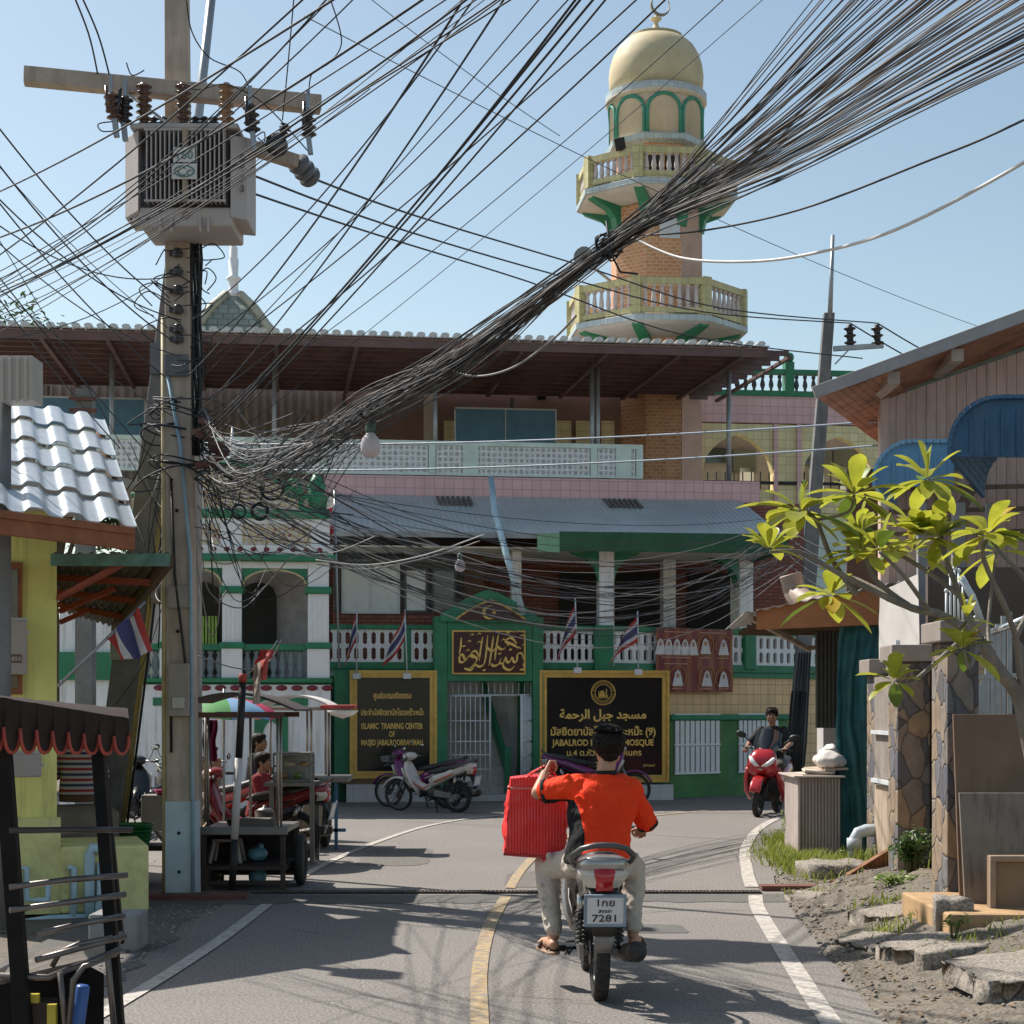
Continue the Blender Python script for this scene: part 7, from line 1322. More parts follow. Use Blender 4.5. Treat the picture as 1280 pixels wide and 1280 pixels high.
def hair_cap(L,Rm,s=1.0,back=-.075,seed=1,n=900,top=.05,fr=.06,len_=.035):
 b=MB();q=random.Random(seed)
 b.ball(L(-.022,0,.038),(.104*s,.085*s,.092*s),18,12,Rm);b.ball(L(-.058,0,-.02),(.055*s,.066*s,.065*s),14,10,Rm);b.ball(L(.03,0,.085),(.062*s,.066*s,.04*s),14,10,Rm)
 b2=MB()
 for i in range(n):
  v=Vector((q.gauss(0,1),q.gauss(0,1),q.gauss(0,1))).normalized();x,y,z=-.02+v.x*.102,v.y*.085,.036+v.z*.094
  if z<back or(x>.03 and z<.06)or(x>-.01 and z<.03 and abs(y)>.06):continue
  dn=Vector((-.35 if x<0 else.2,v.y*.2,-1));tg=(dn-v*dn.dot(v)).normalized()if z<.09 else Vector((q.uniform(-1,1),q.uniform(-1,1),0));p0=L(x,y,z);p1=L(x+tg.x*len_+v.x*.01,y+tg.y*len_+v.y*.01,z+tg.z*len_+v.z*.012);b2.tube([p0,p0.lerp(p1,.5)+(p0-L(-.02,0,.03)).normalized()*.006,p1],[.005,.0055,.001],5)
 return b,b2
def person(label,loc,rz,**k):T=Thing('person',label,'person',loc,rz=rz,**k);T.o.rotation_euler=(0,0,rz);return T
def cloth(name,c,bump=.012,scale=9,**k):return mt(name,c,.85,0,.08,6,bump=bump,bscale=scale,**k)
# the rider in orange
RD=person('man in an orange and black shirt riding away and lifting a red bag',BIKE,R(91.5))
b=MB();Lh,Rm=head(b,(.37,-.085,1.505),(1,.02,-.02),1.02)
b.limb((.335,-.06,1.34),(.36,-.08,1.44),.058,.054);rings(b,[(.22,-.01,.80,.12,.15),(.27,-.02,.95,.10,.135),(.31,-.04,1.12,.10,.16),(.33,-.055,1.25,.085,.17),(.335,-.055,1.32,.055,.09)])
LS,LE,LW=Vector((.335,.135,1.265)),Vector((.42,.352,1.222)),Vector((.545,.305,1.335));RS,RE,RW=Vector((.335,-.235,1.245)),Vector((.45,-.335,1.02)),Vector((.70,-.325,.975))
b.limb(LS,LE,.05,.042);b.limb(LE,LW,.044,.028);b.limb(RS,RE,.05,.042);b.limb(RE,RW,.042,.028)
hand(b,LW,(LW-LE).normalized()+Vector((.0,-.12,.1)),(.1,-.95,-.2),1,1.0,1.0);hand(b,RW,(.9,0,-.05),(0,.1,-1),1,.95)
LK,RK,LA,RA=Vector((.70,.285,.735)),Vector((.70,-.27,.735)),Vector((.46,.255,.315)),Vector((.47,-.245,.325));LHp,RHp=Vector((.26,.09,.80)),Vector((.26,-.09,.80))
for h_,k_,a_,sd in((LHp,LK,LA,1),(RHp,RK,RA,-1)):
 b.limb(h_,k_,.07,.055);b.limb(k_,a_,.052,.036);t_=a_+Vector((.16,sd*.055,-.045));b.limb(a_+Vector((-.045,0,-.04)),a_+Vector((.06,sd*.02,-.035)),.034,.036);b.limb(a_+Vector((.05,sd*.02,-.04)),t_,.037,.026)
 for kk in range(5):b.limb(t_+Vector((-.02,sd*(.022-.012*kk),0)),t_+Vector((.035-.006*kk,sd*(.03-.013*kk),-.008)),.011-.001*kk,.0085-.0006*kk,8)
body_=RD.part('body',b,SK,remesh=.0055,smooth=3)
h1,h2=hair_cap(Lh,Rm,1.03,-.085,2,2300);ho=RD.part('hair',h1,HAIR,body_,remesh=.005,smooth=2,disp=(.016,.022));RD.part('hair_strands',h2,HAIR,ho)
def shirt_mat():
 t=NT('orange_shirt');co=t.coord();sp=t.n('SeparateXYZ');t.set(sp.inputs[0],co)
 def curve(v,pts):
  f=t.n('FloatCurve');t.set(f.inputs['Value'],v);c=f.mapping.curves[0];c.points[0].location=pts[0];c.points[1].location=pts[-1]
  for p in pts[1:-1]:c.points.new(*p)
  f.mapping.update();return f.outputs[0]
 mr=t.n('MapRange');t.set(mr.inputs[0],sp.outputs[2]);mr.inputs[1].default_value=.78;mr.inputs[2].default_value=1.24
 eL=curve(mr.outputs[0],[(0,.21),(.12,.125),(.3,.085),(.6,.095),(.85,.13),(1,.19)]);eR=curve(mr.outputs[0],[(0,.185),(.12,.195),(.3,.225),(.4,.4),(.85,.9),(1,.95)])
 gt=t.n('Math',operation='GREATER_THAN');t.set(gt.inputs[0],sp.outputs[1]);t.set(gt.inputs[1],eL);ny=t.n('Math',operation='MULTIPLY');t.set(ny.inputs[0],sp.outputs[1]);ny.inputs[1].default_value=-1;gr=t.n('Math',operation='GREATER_THAN');t.set(gr.inputs[0],ny.outputs[0]);t.set(gr.inputs[1],eR)
 mx_=t.n('Math',operation='MAXIMUM');t.set(mx_.inputs[0],gt.outputs[0]);t.set(mx_.inputs[1],gr.outputs[0]);zc=t.n('Math',operation='LESS_THAN');t.set(zc.inputs[0],sp.outputs[2]);zc.inputs[1].default_value=1.185;mm=t.n('Math',operation='MULTIPLY');t.set(mm.inputs[0],mx_.outputs[0]);t.set(mm.inputs[1],zc.outputs[0])
 org=t.mix(t.ramp(t.noise(co,4,5),.35,.7),(.86,.045,.010),(.92,.065,.014));t.set(t.b.inputs['Base Color'],t.mix(mm.outputs[0],org,(.012,.012,.014)));t.b.inputs['Roughness'].default_value=.8;t.b.inputs['Specular IOR Level'].default_value=.2
 w=t.n('TexWave',i_Vector=t.n('Mapping',i_Vector=co,i_Rotation=(0.4,.9,.3)).outputs[0],i_Scale=3.2,i_Distortion=5.0,i_Detail=3.0);h=t.n('Math',operation='ADD');t.set(h.inputs[0],t.mul(w.outputs[0],.12));t.set(h.inputs[1],t.noise(t.n('Mapping',i_Vector=co,i_Rotation=(.5,.6,.2),i_Scale=(1,1,.45)).outputs[0],9,5));t.bump(h.outputs[0],.05,.6);return t.m
b=MB();rings(b,[(.19,0,.795,.135,.195),(.20,-.0,.83,.15,.205),(.235,-.01,.92,.142,.192),(.275,-.022,1.02,.138,.195),(.305,-.04,1.12,.142,.215),(.322,-.05,1.20,.132,.218),(.335,-.055,1.27,.11,.205),(.338,-.058,1.315,.085,.135),(.34,-.06,1.345,.066,.075)])
b.limb((.335,.10,1.262),LS.lerp(LE,.72),.082,.074,16);b.limb((.335,-.21,1.24),RS.lerp(RE,.93),.08,.066,16);b.limb((.34,.05,1.30),(.335,.16,1.262),.05,.07,14);b.limb((.34,-.15,1.30),(.335,-.235,1.245),.05,.07,14)
for p0,p1,r in(((.19,.10,1.10),(.21,.02,.92),.024),((.18,-.05,1.02),(.17,-.15,.88),.022),((.20,.12,1.2),(.21,-.02,1.1),.02),((.19,.02,1.0),(.17,.10,.86),.02),((.21,-.12,1.14),(.19,-.03,.98),.018),((.30,-.2,1.28),(.22,-.14,1.18),.022),((.15,.05,.9),(.11,-.08,.83),.018),((.23,-.2,1.16),(.2,-.1,1.05),.015),((.30,.17,1.33),(.36,.26,1.27),.016),((.27,.12,1.30),(.30,.24,1.22),.014)):b.limb(p0,p1,r,r*.5,8)
RD.part('shirt',b,shirt_mat(),body_,remesh=.0075,smooth=4,disp=(.035,.11))
b=MB();b.torus((.342,-.062,1.352),.064,.014,24,8,'Z');b.limb((.30,-.10,1.345),(.29,-.02,1.345),.02,.02);RD.part('collar',b,mt('black_knit',(.014,.014,.016),.85),body_,remesh=.006,smooth=2)
for s0,e0_,k_,r in((LS,LE,.74,.078),(RS,RE,.95,.07)):
 b=MB();c_=s0.lerp(e0_,k_);d_=(e0_-s0).normalized();b.tube([c_,c_+d_*.022],r,18,True);RD.part('sleeve_cuff',b,mt('black_knit',(.014,.014,.016),.85),body_)
TRO=cloth('beige_trousers',(.52,.45,.385),.02,7)
b=MB();rings(b,[(.22,0,.76,.15,.17),(.22,0,.83,.14,.175),(.22,0,.87,.12,.16)])
for h_,k_,a_,sd in((LHp,LK,LA,1),(RHp,RK,RA,-1)):
 b.limb(h_,k_+Vector((-.01,0,0)),.098,.078,16);mid=k_.lerp(a_,.45);b.limb(k_,mid,.08,.07,16);b.limb(mid,a_+Vector((0,0,.06)),.07,.056,16)
 for z_ in(.3,.5,.62,.8):c_=k_.lerp(a_,z_);b.limb(c_+Vector((-.055,.05,.02)),c_+Vector((-.05,-.05,-.02)),.016,.012,8)
 c_=h_.lerp(k_,.7);b.limb(c_+Vector((-.1,sd*.05,.07)),c_+Vector((.06,sd*.06,.055)),.02,.014,8)
RD.part('trousers',b,TRO,body_,remesh=.008,smooth=4,disp=(.03,.08))
for a_,sd in((LA,1),(RA,-1)):
 b=MB();t_=a_+Vector((.165,sd*.057,-.092));b.limb(a_+Vector((-.055,0,-.092)),t_,.042,.05,14);b.m=None
 vs=[Vector(v)for v in b.v];b.v=[tuple(Vector((v.x,v.y,a_.z-.09+(v.z-(a_.z-.092))*.32)))for v in vs]
 so=RD.part('sandal',b,mt('brown_sandal',(.30,.19,.13),.7,0,.15,8),body_);b=MB();f_=a_+Vector((.09,sd*.035,-.05));b.tube([f_+Vector((.0,.05,-.03)),f_+Vector((.0,.03,.012)),f_+Vector((.0,-.03,.012)),f_+Vector((.0,-.05,-.03))],.014,8,flat=.6);b.tube([a_+Vector((-.03,.045,-.07)),a_+Vector((-.055,0,-.03)),a_+Vector((-.03,-.045,-.07))],.01,8);RD.part('strap',b,mt('dark_brown_leather',(.09,.045,.03),.6),so)
 # the red bag
BG=Thing('delivery_bag','bright red ribbed woven shopping bag held up at the left by the rider','bag',BIKE,rz=R(91.5));RBAG=NT('red_woven_bag');co=RBAG.coord();wv=RBAG.n('TexWave',i_Vector=co,i_Scale=16.0,i_Distortion=.6,bands_direction='Y');wz=RBAG.n('TexWave',i_Vector=co,i_Scale=7,i_Distortion=.4,bands_direction='Z');base=RBAG.mix(RBAG.ramp(wv.outputs[0],.25,.6),(.74,.022,.026),(.84,.04,.04));base=RBAG.mix(RBAG.mul(RBAG.ramp(RBAG.noise(co,10,5),.52,.68),.25),base,(.7,.16,.12));RBAG.set(RBAG.b.inputs['Base Color'],base);RBAG.b.inputs['Roughness'].default_value=.45
hh=RBAG.n('Math',operation='ADD');RBAG.set(hh.inputs[0],wv.outputs[0]);RBAG.set(hh.inputs[1],RBAG.mul(RBAG.noise(co,6,4),1.5));RBAG.bump(hh.outputs[0],.006,.8)
b=MB();y0,y1,z0,z1,x0,x1=.155,.525,.825,1.305,.56,.80
def bagpt(u,v):
 per=[(x0,y1),(x0,y0),(x1,y0),(x1,y1),(x0,y1)];k=min(int(u*4),3);f=u*4-k;x=lerp(per[k][0],per[k+1][0],f);y=lerp(per[k][1],per[k+1][1],f);z=lerp(z0,z1,v);tp=1-.04*v
 bulge=.022*math.sin(math.pi*f)*math.sin(math.pi*min(1,v*1.1))*(1+.5*mn.noise((u*9,v*5,0)))+.008*mn.noise((u*25,v*12,4));d_=((-1,0),(0,-1),(1,0),(0,1))[k]
 return Vector((lerp(.68,x,tp)+d_[0]*bulge,lerp(.34,y,tp)+d_[1]*bulge+.03*(1-v),z+.012*math.sin(u*12.5)*(1 if v>.9 else 0)-.02*(1-v)*math.sin(u*6.28)))
b.grid(bagpt,96,30);b.strip([bagpt(i/24,0)for i in range(25)],[Vector((.68,.36,z0))]*25);b.strip([Vector((.68,.33,z1+.03))]*25,[bagpt(i/24,1)for i in range(25)]);bo=BG.part('bag',b,RBAG.m,disp=(.03,.12))
b=MB();b.tube([bagpt(i/48,.87)+Vector((-.003,0,0))for i in range(49)],.009,6,False);BG.part('piping',b,mt('pink_faded_trim',(.62,.16,.13),.6),bo);b=MB();b.tube([bagpt(i/48,.005)for i in range(49)],.01,6,False);BG.part('hem',b,mt('dull_red_hem',(.45,.05,.05),.6),bo)
b=MB();b.hexa([(.57,.34,.83),(.57,.26,.83),(.58,.26,.83),(.58,.34,.83)],[(.55,.31,.775),(.55,.28,.77),(.56,.28,.77),(.56,.31,.775)]);BG.part('tab',b,RBAG.m,bo)
for x in(.58,.78):b=MB();b.tube([(x,.44,1.29),(lerp(x,.59,.5),.37,1.345),(.59,.305,1.385),(lerp(x,.59,.5),.25,1.345),(x,.2,1.29)],.012,8,flat=.5);BG.part('handle',b,RBAG.m,bo)
# scooter rider
SR=person('man in a black T-shirt riding the red scooter toward the camera',SX,SRZ)
b=MB();Lh,Rm=head(b,(.36,.0,1.60),(1,.12,-.02),1.05);b.limb((.32,0,1.43),(.35,0,1.54),.06,.056)
rings(b,[(.25,0,.86,.11,.15),(.28,0,1.05,.1,.14),(.30,0,1.25,.1,.17),(.31,0,1.36,.08,.17),(.31,0,1.42,.05,.09)])
for sd in(-1,1):
 S_,E_,W_=Vector((.31,sd*.20,1.37)),Vector((.50,sd*.35,1.15)),Vector((.80,sd*.32,1.08));b.limb(S_,E_,.05,.042);b.limb(E_,W_,.042,.03);hand(b,W_,(.9,sd*.05,-.1),(0,0,-1),-sd,.95)
 H__,K_,A_=Vector((.28,sd*.1,.84)),Vector((.72,sd*.2,.78)),Vector((.60,sd*.2,.36));b.limb(H__,K_,.075,.058);b.limb(K_,A_,.055,.038);b.limb(A_+Vector((-.03,0,-.04)),A_+Vector((.18,sd*.03,-.06)),.04,.03)
body2=SR.part('body',b,SK2,remesh=.0065,smooth=3);face(SR,Lh,Rm,body2,1.05);h1,h2=hair_cap(Lh,Rm,1.07,-.05,5,900);SR.part('hair',h1,HAIR,body2,remesh=.008,smooth=2);SR.part('hair_strands',h2,HAIR,body2)
b=MB();rings(b,[(.25,0,.84,.14,.185),(.27,0,1.0,.135,.18),(.30,0,1.2,.135,.205),(.31,0,1.34,.115,.205),(.31,0,1.41,.08,.13),(.31,0,1.44,.065,.08)])
for sd in(-1,1):S_,E_=Vector((.31,sd*.19,1.36)),Vector((.50,sd*.35,1.15));b.limb(S_,S_.lerp(E_,.8),.08,.068)
SR.part('tshirt',b,cloth('black_cotton',(.014,.014,.016)),body2,remesh=.009,smooth=4)
b=MB();b.m=Matrix.Translation((.452,.09,1.28))@Matrix.Rotation(R(90),4,'Z');b.text('sby',0,-.02,.06,.0,.006,depth=.004,shear=.2);b.m=None;SR.part('chest_print',b,PLT,body2)
b=MB();rings(b,[(.26,0,.78,.15,.17),(.26,0,.88,.14,.18)])
for sd in(-1,1):H__,K_,A_=Vector((.28,sd*.1,.84)),Vector((.72,sd*.2,.78)),Vector((.60,sd*.2,.36));b.limb(H__,K_,.1,.08);b.limb(K_,A_+Vector((0,0,.04)),.08,.06)
SR.part('trousers',b,cloth('dark_olive_trousers',(.06,.05,.04)),body2,remesh=.01,smooth=3)
for sd in(-1,1):b=MB();b.limb((.56,sd*.2,.30),(.80,sd*.23,.29),.045,.045);SR.part('shoe',b,mt('brown_shoe',(.2,.12,.08),.7),body2)
# seated people (stool height local z = .42)
def seated(label,loc,rz,shirt,pants,skin=SK2,long_hair=False,seat=.30,lean=.05,arm_fw=.25):
 T=person(label,loc,rz);b=MB();hz_=seat+.1;c_=Vector((lean+.02,0,hz_+.62));L,Rm=head(b,c_,(1,.0,-.25),.98);b.limb((lean,0,hz_+.48),c_+Vector((-.01,0,-.06)),.055,.05)
 rings(b,[(0,0,hz_,.1,.15),(lean*.5,0,hz_+.2,.09,.13),(lean,0,hz_+.4,.08,.15),(lean,0,hz_+.48,.05,.08)])
 for sd in(-1,1):
  S_,E_,W_=Vector((lean,sd*.18,hz_+.42)),Vector((lean+.08,sd*.24,hz_+.17)),Vector((lean+arm_fw+.05,sd*.14,hz_+.2));b.limb(S_,E_,.045,.04);b.limb(E_,W_,.04,.027);hand(b,W_,(.9,-sd*.3,0),(0,-sd,-.3),1 if sd>0 else-1,.5)
  K_,A_=Vector((.40,sd*.16,hz_+.02)),Vector((.36,sd*.14,.07));b.limb((0,sd*.09,hz_),K_,.075,.055);b.limb(K_,A_,.05,.036);b.limb(A_-Vector((.03,0,.02)),A_+Vector((.16,sd*.02,-.04)),.036,.028)
 bo_=T.part('body',b,skin,remesh=.009,smooth=3);h1,h2=hair_cap(L,Rm,1.02,-.09,3,500)
 if long_hair:h1.ball(L(-.09,0,-.07),(.05,.06,.11),12,8)
 T.part('hair',h1,HAIR,bo_,remesh=.009,smooth=2);face(T,L,Rm,bo_,.98)
 b=MB();rings(b,[(-.01,0,hz_-.03,.135,.185),(lean*.5,0,hz_+.2,.125,.17),(lean,0,hz_+.38,.115,.19),(lean,0,hz_+.46,.08,.13),(lean,0,hz_+.49,.06,.075)])
 for sd in(-1,1):S_,E_=Vector((lean,sd*.18,hz_+.42)),Vector((lean+.08,sd*.24,hz_+.17));b.limb(S_,E_,.068,.06);b.limb(E_,E_.lerp(Vector((lean+arm_fw,sd*.14,hz_+.2)),.45),.06,.05)
 T.part('shirt',b,shirt,bo_,remesh=.011,smooth=4);b=MB();rings(b,[(0,0,hz_-.09,.14,.18),(0,0,hz_+.04,.13,.18)])
 for sd in(-1,1):K_,A_=Vector((.40,sd*.16,hz_+.02)),Vector((.36,sd*.14,.07));b.limb((0,sd*.09,hz_),K_,.095,.075);b.limb(K_,A_+Vector((0,0,.05)),.075,.055)
 T.part('trousers',b,pants,bo_,remesh=.011,smooth=3);return T
t=NT('striped_knit');sp=t.n('SeparateXYZ');t.set(sp.inputs[0],t.coord());m_=t.n('Math',operation='MODULO');t.set(m_.inputs[0],sp.outputs[2]);m_.inputs[1].default_value=.105;cr_=t.n('ValToRGB');cr_.color_ramp.interpolation='CONSTANT';t.set(cr_.inputs[0],t.mul(m_.outputs[0],1/.105));e=cr_.color_ramp.elements;e[0].color=(.5,.47,.46,1);e[1].position=.25;e[1].color=(.33,.04,.05,1);k=e.new(.5);k.color=(.5,.47,.46,1);k=e.new(.75);k.color=(.04,.05,.13,1);t.set(t.b.inputs['Base Color'],cr_.outputs[0]);t.b.inputs['Roughness'].default_value=.9
zp=hz(110,1016,1.1)
seated('woman in a red white and navy striped top sitting with her back to the road',(P(97,1018,17.5).x,17.5,zp),R(95),t.m,cloth('brown_print_cloth',(.16,.085,.045)),SK2,True,.02)
seated('vendor in a dark shirt sitting behind the food carts under the rainbow umbrella',(P(318,950,22.8).x,22.8,.15),R(-15),cloth('dark_navy_shirt',(.03,.03,.045)),cloth('dark_trousers',(.03,.03,.035)),SK2,True,.42)
seated('child in a dark red shirt standing in front of the vendor at the cart',(P(322,960,21.4).x,21.4,.0),R(-10),cloth('dark_red_shirt',(.2,.015,.02)),cloth('dark_trousers',(.03,.03,.035)),SK2,False,.36)
# food carts, umbrella, boom, foreground cart
STEEL=mt('stainless_steel',(.20,.19,.18),.45,.7,.12,6,dirt=(.2,.17,.15),damt=.4);WOODD=mt('dark_cart_wood',(.06,.042,.034),.75,0,.25,5);GLASSC=mt('cabinet_glass',(.30,.33,.33),.08,0,.1,3,spec=.7)
YC=16.75
C1=Thing('food_cart','small food cart with steel counter and curved dark roof beside the big pole','food cart',(-2.55,YC,0))
xa,xb=P(250,1000,YC).x,P(357,1000,YC).x;zt=P(300,1036,YC).z;dp=1.1
b=MB();b.box(xa,xb,YC,YC+dp,zt-.05,zt);b.box(xa-.02,xb+.02,YC-.02,YC+.02,zt-.06,zt+.02);C1.part('counter',b,STEEL,bevel=.008)
b=MB()
for x in(xa+.03,xb-.03):
 for y in(YC+.03,YC+dp-.03):b.box(x-.022,x+.022,y-.022,y+.022,.0,zt-.05)
for z in(.06,.20):b.box(xa,xb,YC+.02,YC+.05,z,z+.035);b.box(xa,xb,YC+dp-.05,YC+dp-.02,z,z+.035)
b.box(xa,xa+.03,YC,YC+dp,.2,.23);b.box(xb-.03,xb,YC,YC+dp,.2,.23);C1.part('frame',b,WOODD)
b=MB();b.box(xa,xb,YC+.05,YC+dp,.215,.235);C1.part('shelf',b,WOODD);b=MB();b.box(xa,xa+.02,YC+.02,YC+dp,.05,zt-.05);b.box(xa,xb,YC+dp-.01,YC+dp,.05,zt-.05);C1.part('side_panel',b,DARKM)
b=MB();b.torus((xb+.08,YC+.55,.26),.215,.045,24,8,'X');b.lathe([(.2,-.02),(.2,.02)],(xb+.08,YC+.55,.26),18,'X');C1.part('wheel',b,TYRE);
zr=P(300,893,YC).z
for p,y in((260,YC+.1),(347,YC+.05),(351,YC+.3),(257,YC+1.0),(313,YC+1.0)):b=MB();x=P(p,900,y).x;b.tube([(x,y,zt),(x,y,zr)],.014,8);C1.part('post',b,mt('steel_tube',(.33,.29,.26),.4,.7))
b=MB();x0,x1=P(238,890,YC).x,P(372,890,YC).x
b.slab(lambda u,v:Vector((lerp(x0,x1,u),YC-.15+v*1.4,zr+.03+.16*math.sin(math.pi*(.16+u*.84))-.0)),20,4,(0,0,.02));C1.part('roof',b,mt('dark_roof_sheet',(.06,.045,.04),.6,.2));b=MB();b.box(x0+.05,x1-.12,YC-.1,YC-.06,zr-.03,zr+.02);C1.part('roof_beam',b,mt('rust_brown_beam',(.13,.06,.045),.7));b=MB();b.box(x0+.05,x1-.12,YC+1.1,YC+1.14,zr-.03,zr+.02);C1.part('roof_beam',b,mt('rust_brown_beam',(.13,.06,.045),.7))
def pot(label,px,Y,z,r,h,mat,lid=True):
 x=P(px,1000,Y).x;t_=Thing('cooking_pot',label,'pot',(x,Y,z));b=MB();b.lathe([(r*.85,0),(r,.02),(r,h),(r*1.04,h),(r*.95,h-.01)],(x,Y,z),20);t_.part('body',b,mat)
 if lid:b=MB();b.lathe([(r*1.02,h),(r*.6,h+.03),(.02,h+.04),(.02,h+.06),(.001,h+.065)],(x,Y,z),20);t_.part('lid',b,mat)
pot('small steel pot with lid standing at the back of the steel counter',331,17.5,zt,.10,.12,STEEL);pot('wide low dark pan on the counter near the wooden block',300,17.3,zt,.13,.06,ENG,False)
b=MB();x=P(318,1030,YC).x;b.box(x-.17,x+.17,YC+.1,YC+.3,zt,zt+.09);single('chopping_block',b,mt('grey_wood_block',(.13,.11,.095),.8,0,.2,6),'grey wooden chopping block at the front edge of the cart counter','chopping block',(x,YC+.2,zt),bevel=.012)
st=Thing('plastic_stool','pale plastic stool stored under the steel counter','stool',(P(285,1060,17.2).x,17.2,.235));x=P(283,1060,17.2).x;b=MB();b.box(x-.13,x+.13,17.1,17.36,.44,.47);st.part('seat',b,mt('grey_white_plastic',(.36,.33,.32),.5),bevel=.01)
for sx in(-1,1):
 for sy in(0,1):b=MB();b.beam((x+sx*.15,17.08+sy*.3,.236),(x+sx*.11,17.12+sy*.22,.44),.035,.035);st.part('leg',b,mt('grey_white_plastic',(.36,.33,.32)))
for lb,px,Y,z,s_,c_ in(('pale blue plastic bag stuffed on the cart shelf',322,17.3,.31,(.10,.1,.075),(.16,.34,.42)),('pale blue bag on the ground under the cart shelf',322,17.2,.1,(.09,.1,.09),(.2,.36,.42)),('dark bundle at the left of the cart shelf',262,17.4,.1,(.12,.12,.09),(.05,.045,.045))):
 b=MB();v=P(px,1050,Y);b.ball((v.x,Y,z),s_,14,10);b.ball((v.x+.03,Y,z+s_[2]*.9),(.03,.03,.04),8,6);b.v=[(x_+.012*mn.noise((x_*30,y_*30,z_*30)),y_+.012*mn.noise((x_*30,y_*30+9,z_*30)),z_+.012*mn.noise((x_*30+5,y_*30,z_*30)))for x_,y_,z_ in b.v];single('plastic_bag',b,mt(lb.split()[0]+lb.split()[1]+'_bag_plastic',c_,.4),lb,'bag',(v.x,Y,z-s_[2]))
C2=Thing('food_cart','food cart with white arched canopy and glass case farther down the road edge','food cart',(P(390,1020,22).x,22,0))
YD=21.6;xa,xb=P(318,1000,YD).x,P(432,1000,YD).x;zt2=P(400,972,YD).z;zc=P(400,884,YD).z
b=MB();b.box(xa,xb,YD,YD+1.0,zt2-.06,zt2);b.box(P(418,0,YD).x,xb+.05,YD-.15,YD+.2,zt2-.05,zt2+.01);C2.part('counter',b,STEEL,bevel=.008)
b=MB();b.box(xa,P(402,0,YD).x,YD+.05,YD+.95,.25,zt2-.06);C2.part('body',b,mt('pale_cart_board',(.40,.31,.22),.75,0,.15,3,dirt=(.2,.15,.1)))
b=MB()
for p in(323,395,420):x=P(p,0,YD).x;b.box(x-.02,x+.02,YD,YD+.04,0,zt2)
b.box(xa,xb,YD+.0,YD+.04,.22,.26);C2.part('leg',b,mt('blue_steel',(.05,.13,.24),.5,.2))
b=MB();b.torus((P(406,0,YD+.4).x,YD+.4,.33),.27,.06,24,8,'X');b.lathe([(.25,-.03),(.25,.03)],(P(406,0,YD+.4).x,YD+.4,.33),18,'X');C2.part('wheel',b,TYRE)
for p in(338,384,389,407,411):b=MB();y=YD+(.05 if p in(338,389,411)else.9);x=P(p,0,y).x;b.tube([(x,y,zt2 if p>390 else.9),(x,y,zc)],.016,8);C2.part('post',b,mt('steel_tube',(.33,.29,.26)))
b=MB();x0,x1=P(322,0,YD).x,P(412,0,YD).x;zh=P(380,871,YD).z
b.slab(lambda u,v:Vector((lerp(x0,x1,u),YD-.1+v*1.2,zc+(zh-zc)*math.sin(math.pi*u)**.8)),20,4,(0,0,.025));C2.part('canopy',b,mt('white_canopy',(.6,.58,.56),.6,0,.06,3,dirt=(.4,.36,.33)));b=MB();b.box(x0,P(440,0,YD).x,YD-.08,YD-.05,zc-.04,zc);C2.part('roof_beam',b,mt('steel_tube',(.33,.29,.26)))
b=MB();x=P(424,0,YD).x;b.box(x-.22,x+.2,YD-.15,YD+.3,zc-.02,zc+.03);C2.part('rolled_awning',b,mt('red_white_cloth',(.42,.07,.06),.7),bevel=.02);b=MB();b.lathe([(.001,-.1),(.13,-.06),(.2,0)],(P(429,0,YD).x,YD-.1,zc-.04),16);C2.part('lamp_shade',b,WHITE2)
gc=Thing('glass_case','steel framed glass food case standing on the cart under the white canopy','glass case',(P(366,0,19.6).x,19.6,.9));Y=19.6;xa,xb=P(342,0,Y).x,P(387,0,Y).x;z0,z1=P(360,976,Y).z,P(360,943,Y).z
b=MB()
for x in(xa,xb):
 for y in(Y,Y+.4):b.beam((x,y,z0),(x,y,z1),.02,.02)
for z in(z0,z0+(z1-z0)*.55,z1):
 for y in(Y,Y+.4):b.beam((xa,y,z),(xb,y,z),.02,.02)
 for x in(xa,xb):b.beam((x,Y,z),(x,Y+.4,z),.02,.02)
b.box(xa,xb,Y,Y+.4,z0-.02,z0-.012);b.box(xa,xb,Y,Y+.4,z1+.012,z1+.02);gc.part('frame',b,STEEL);b=MB();b.box(xa+.01,xb-.01,Y+.38,Y+.39,z0,z1);gc.part('back_pane',b,GLASSC)
for k in range(4):b=MB();b.ball((lerp(xa,xb,.2+.2*k),Y+.2,z0+.05+(.13 if k%2 else 0)),(.06,.08,.035),12,8);gc.part('food_item',b,mt('food_%s'%('brown','pale','green','tan')[k],((.35,.2,.1),(.5,.42,.3),(.15,.25,.08),(.42,.28,.14))[k],.6))
b=MB();b.box(xa-.1,xb+.05,Y-.05,Y+.6,z0-.06,z0-.021);b.box(xa-.05,xa,Y,Y+.05,0,z0-.06);b.box(xb,xb+.05,Y,Y+.05,0,z0-.06);b.box(xa-.05,xa,Y+.5,Y+.55,0,z0-.06);b.box(xb,xb+.05,Y+.5,Y+.55,0,z0-.06);single('side_table',b,STEEL,'steel side table holding the glass food case','table',((xa+xb)/2,Y,0))
b=MB();v=P(262,955,20.5);b.box(v.x-.13,v.x+.13,20.5,20.53,P(0,975,20.5).z,P(0,948,20.5).z);b.box(v.x-.1,v.x-.07,20.53,20.56,0,v.z);b.box(v.x+.07,v.x+.1,20.53,20.56,0,v.z);single('menu_board',b,mt('tan_board',(.33,.26,.19),.8,0,.2,5),'tan board standing behind the food cart under the umbrella','board',(v.x,20.5,0))
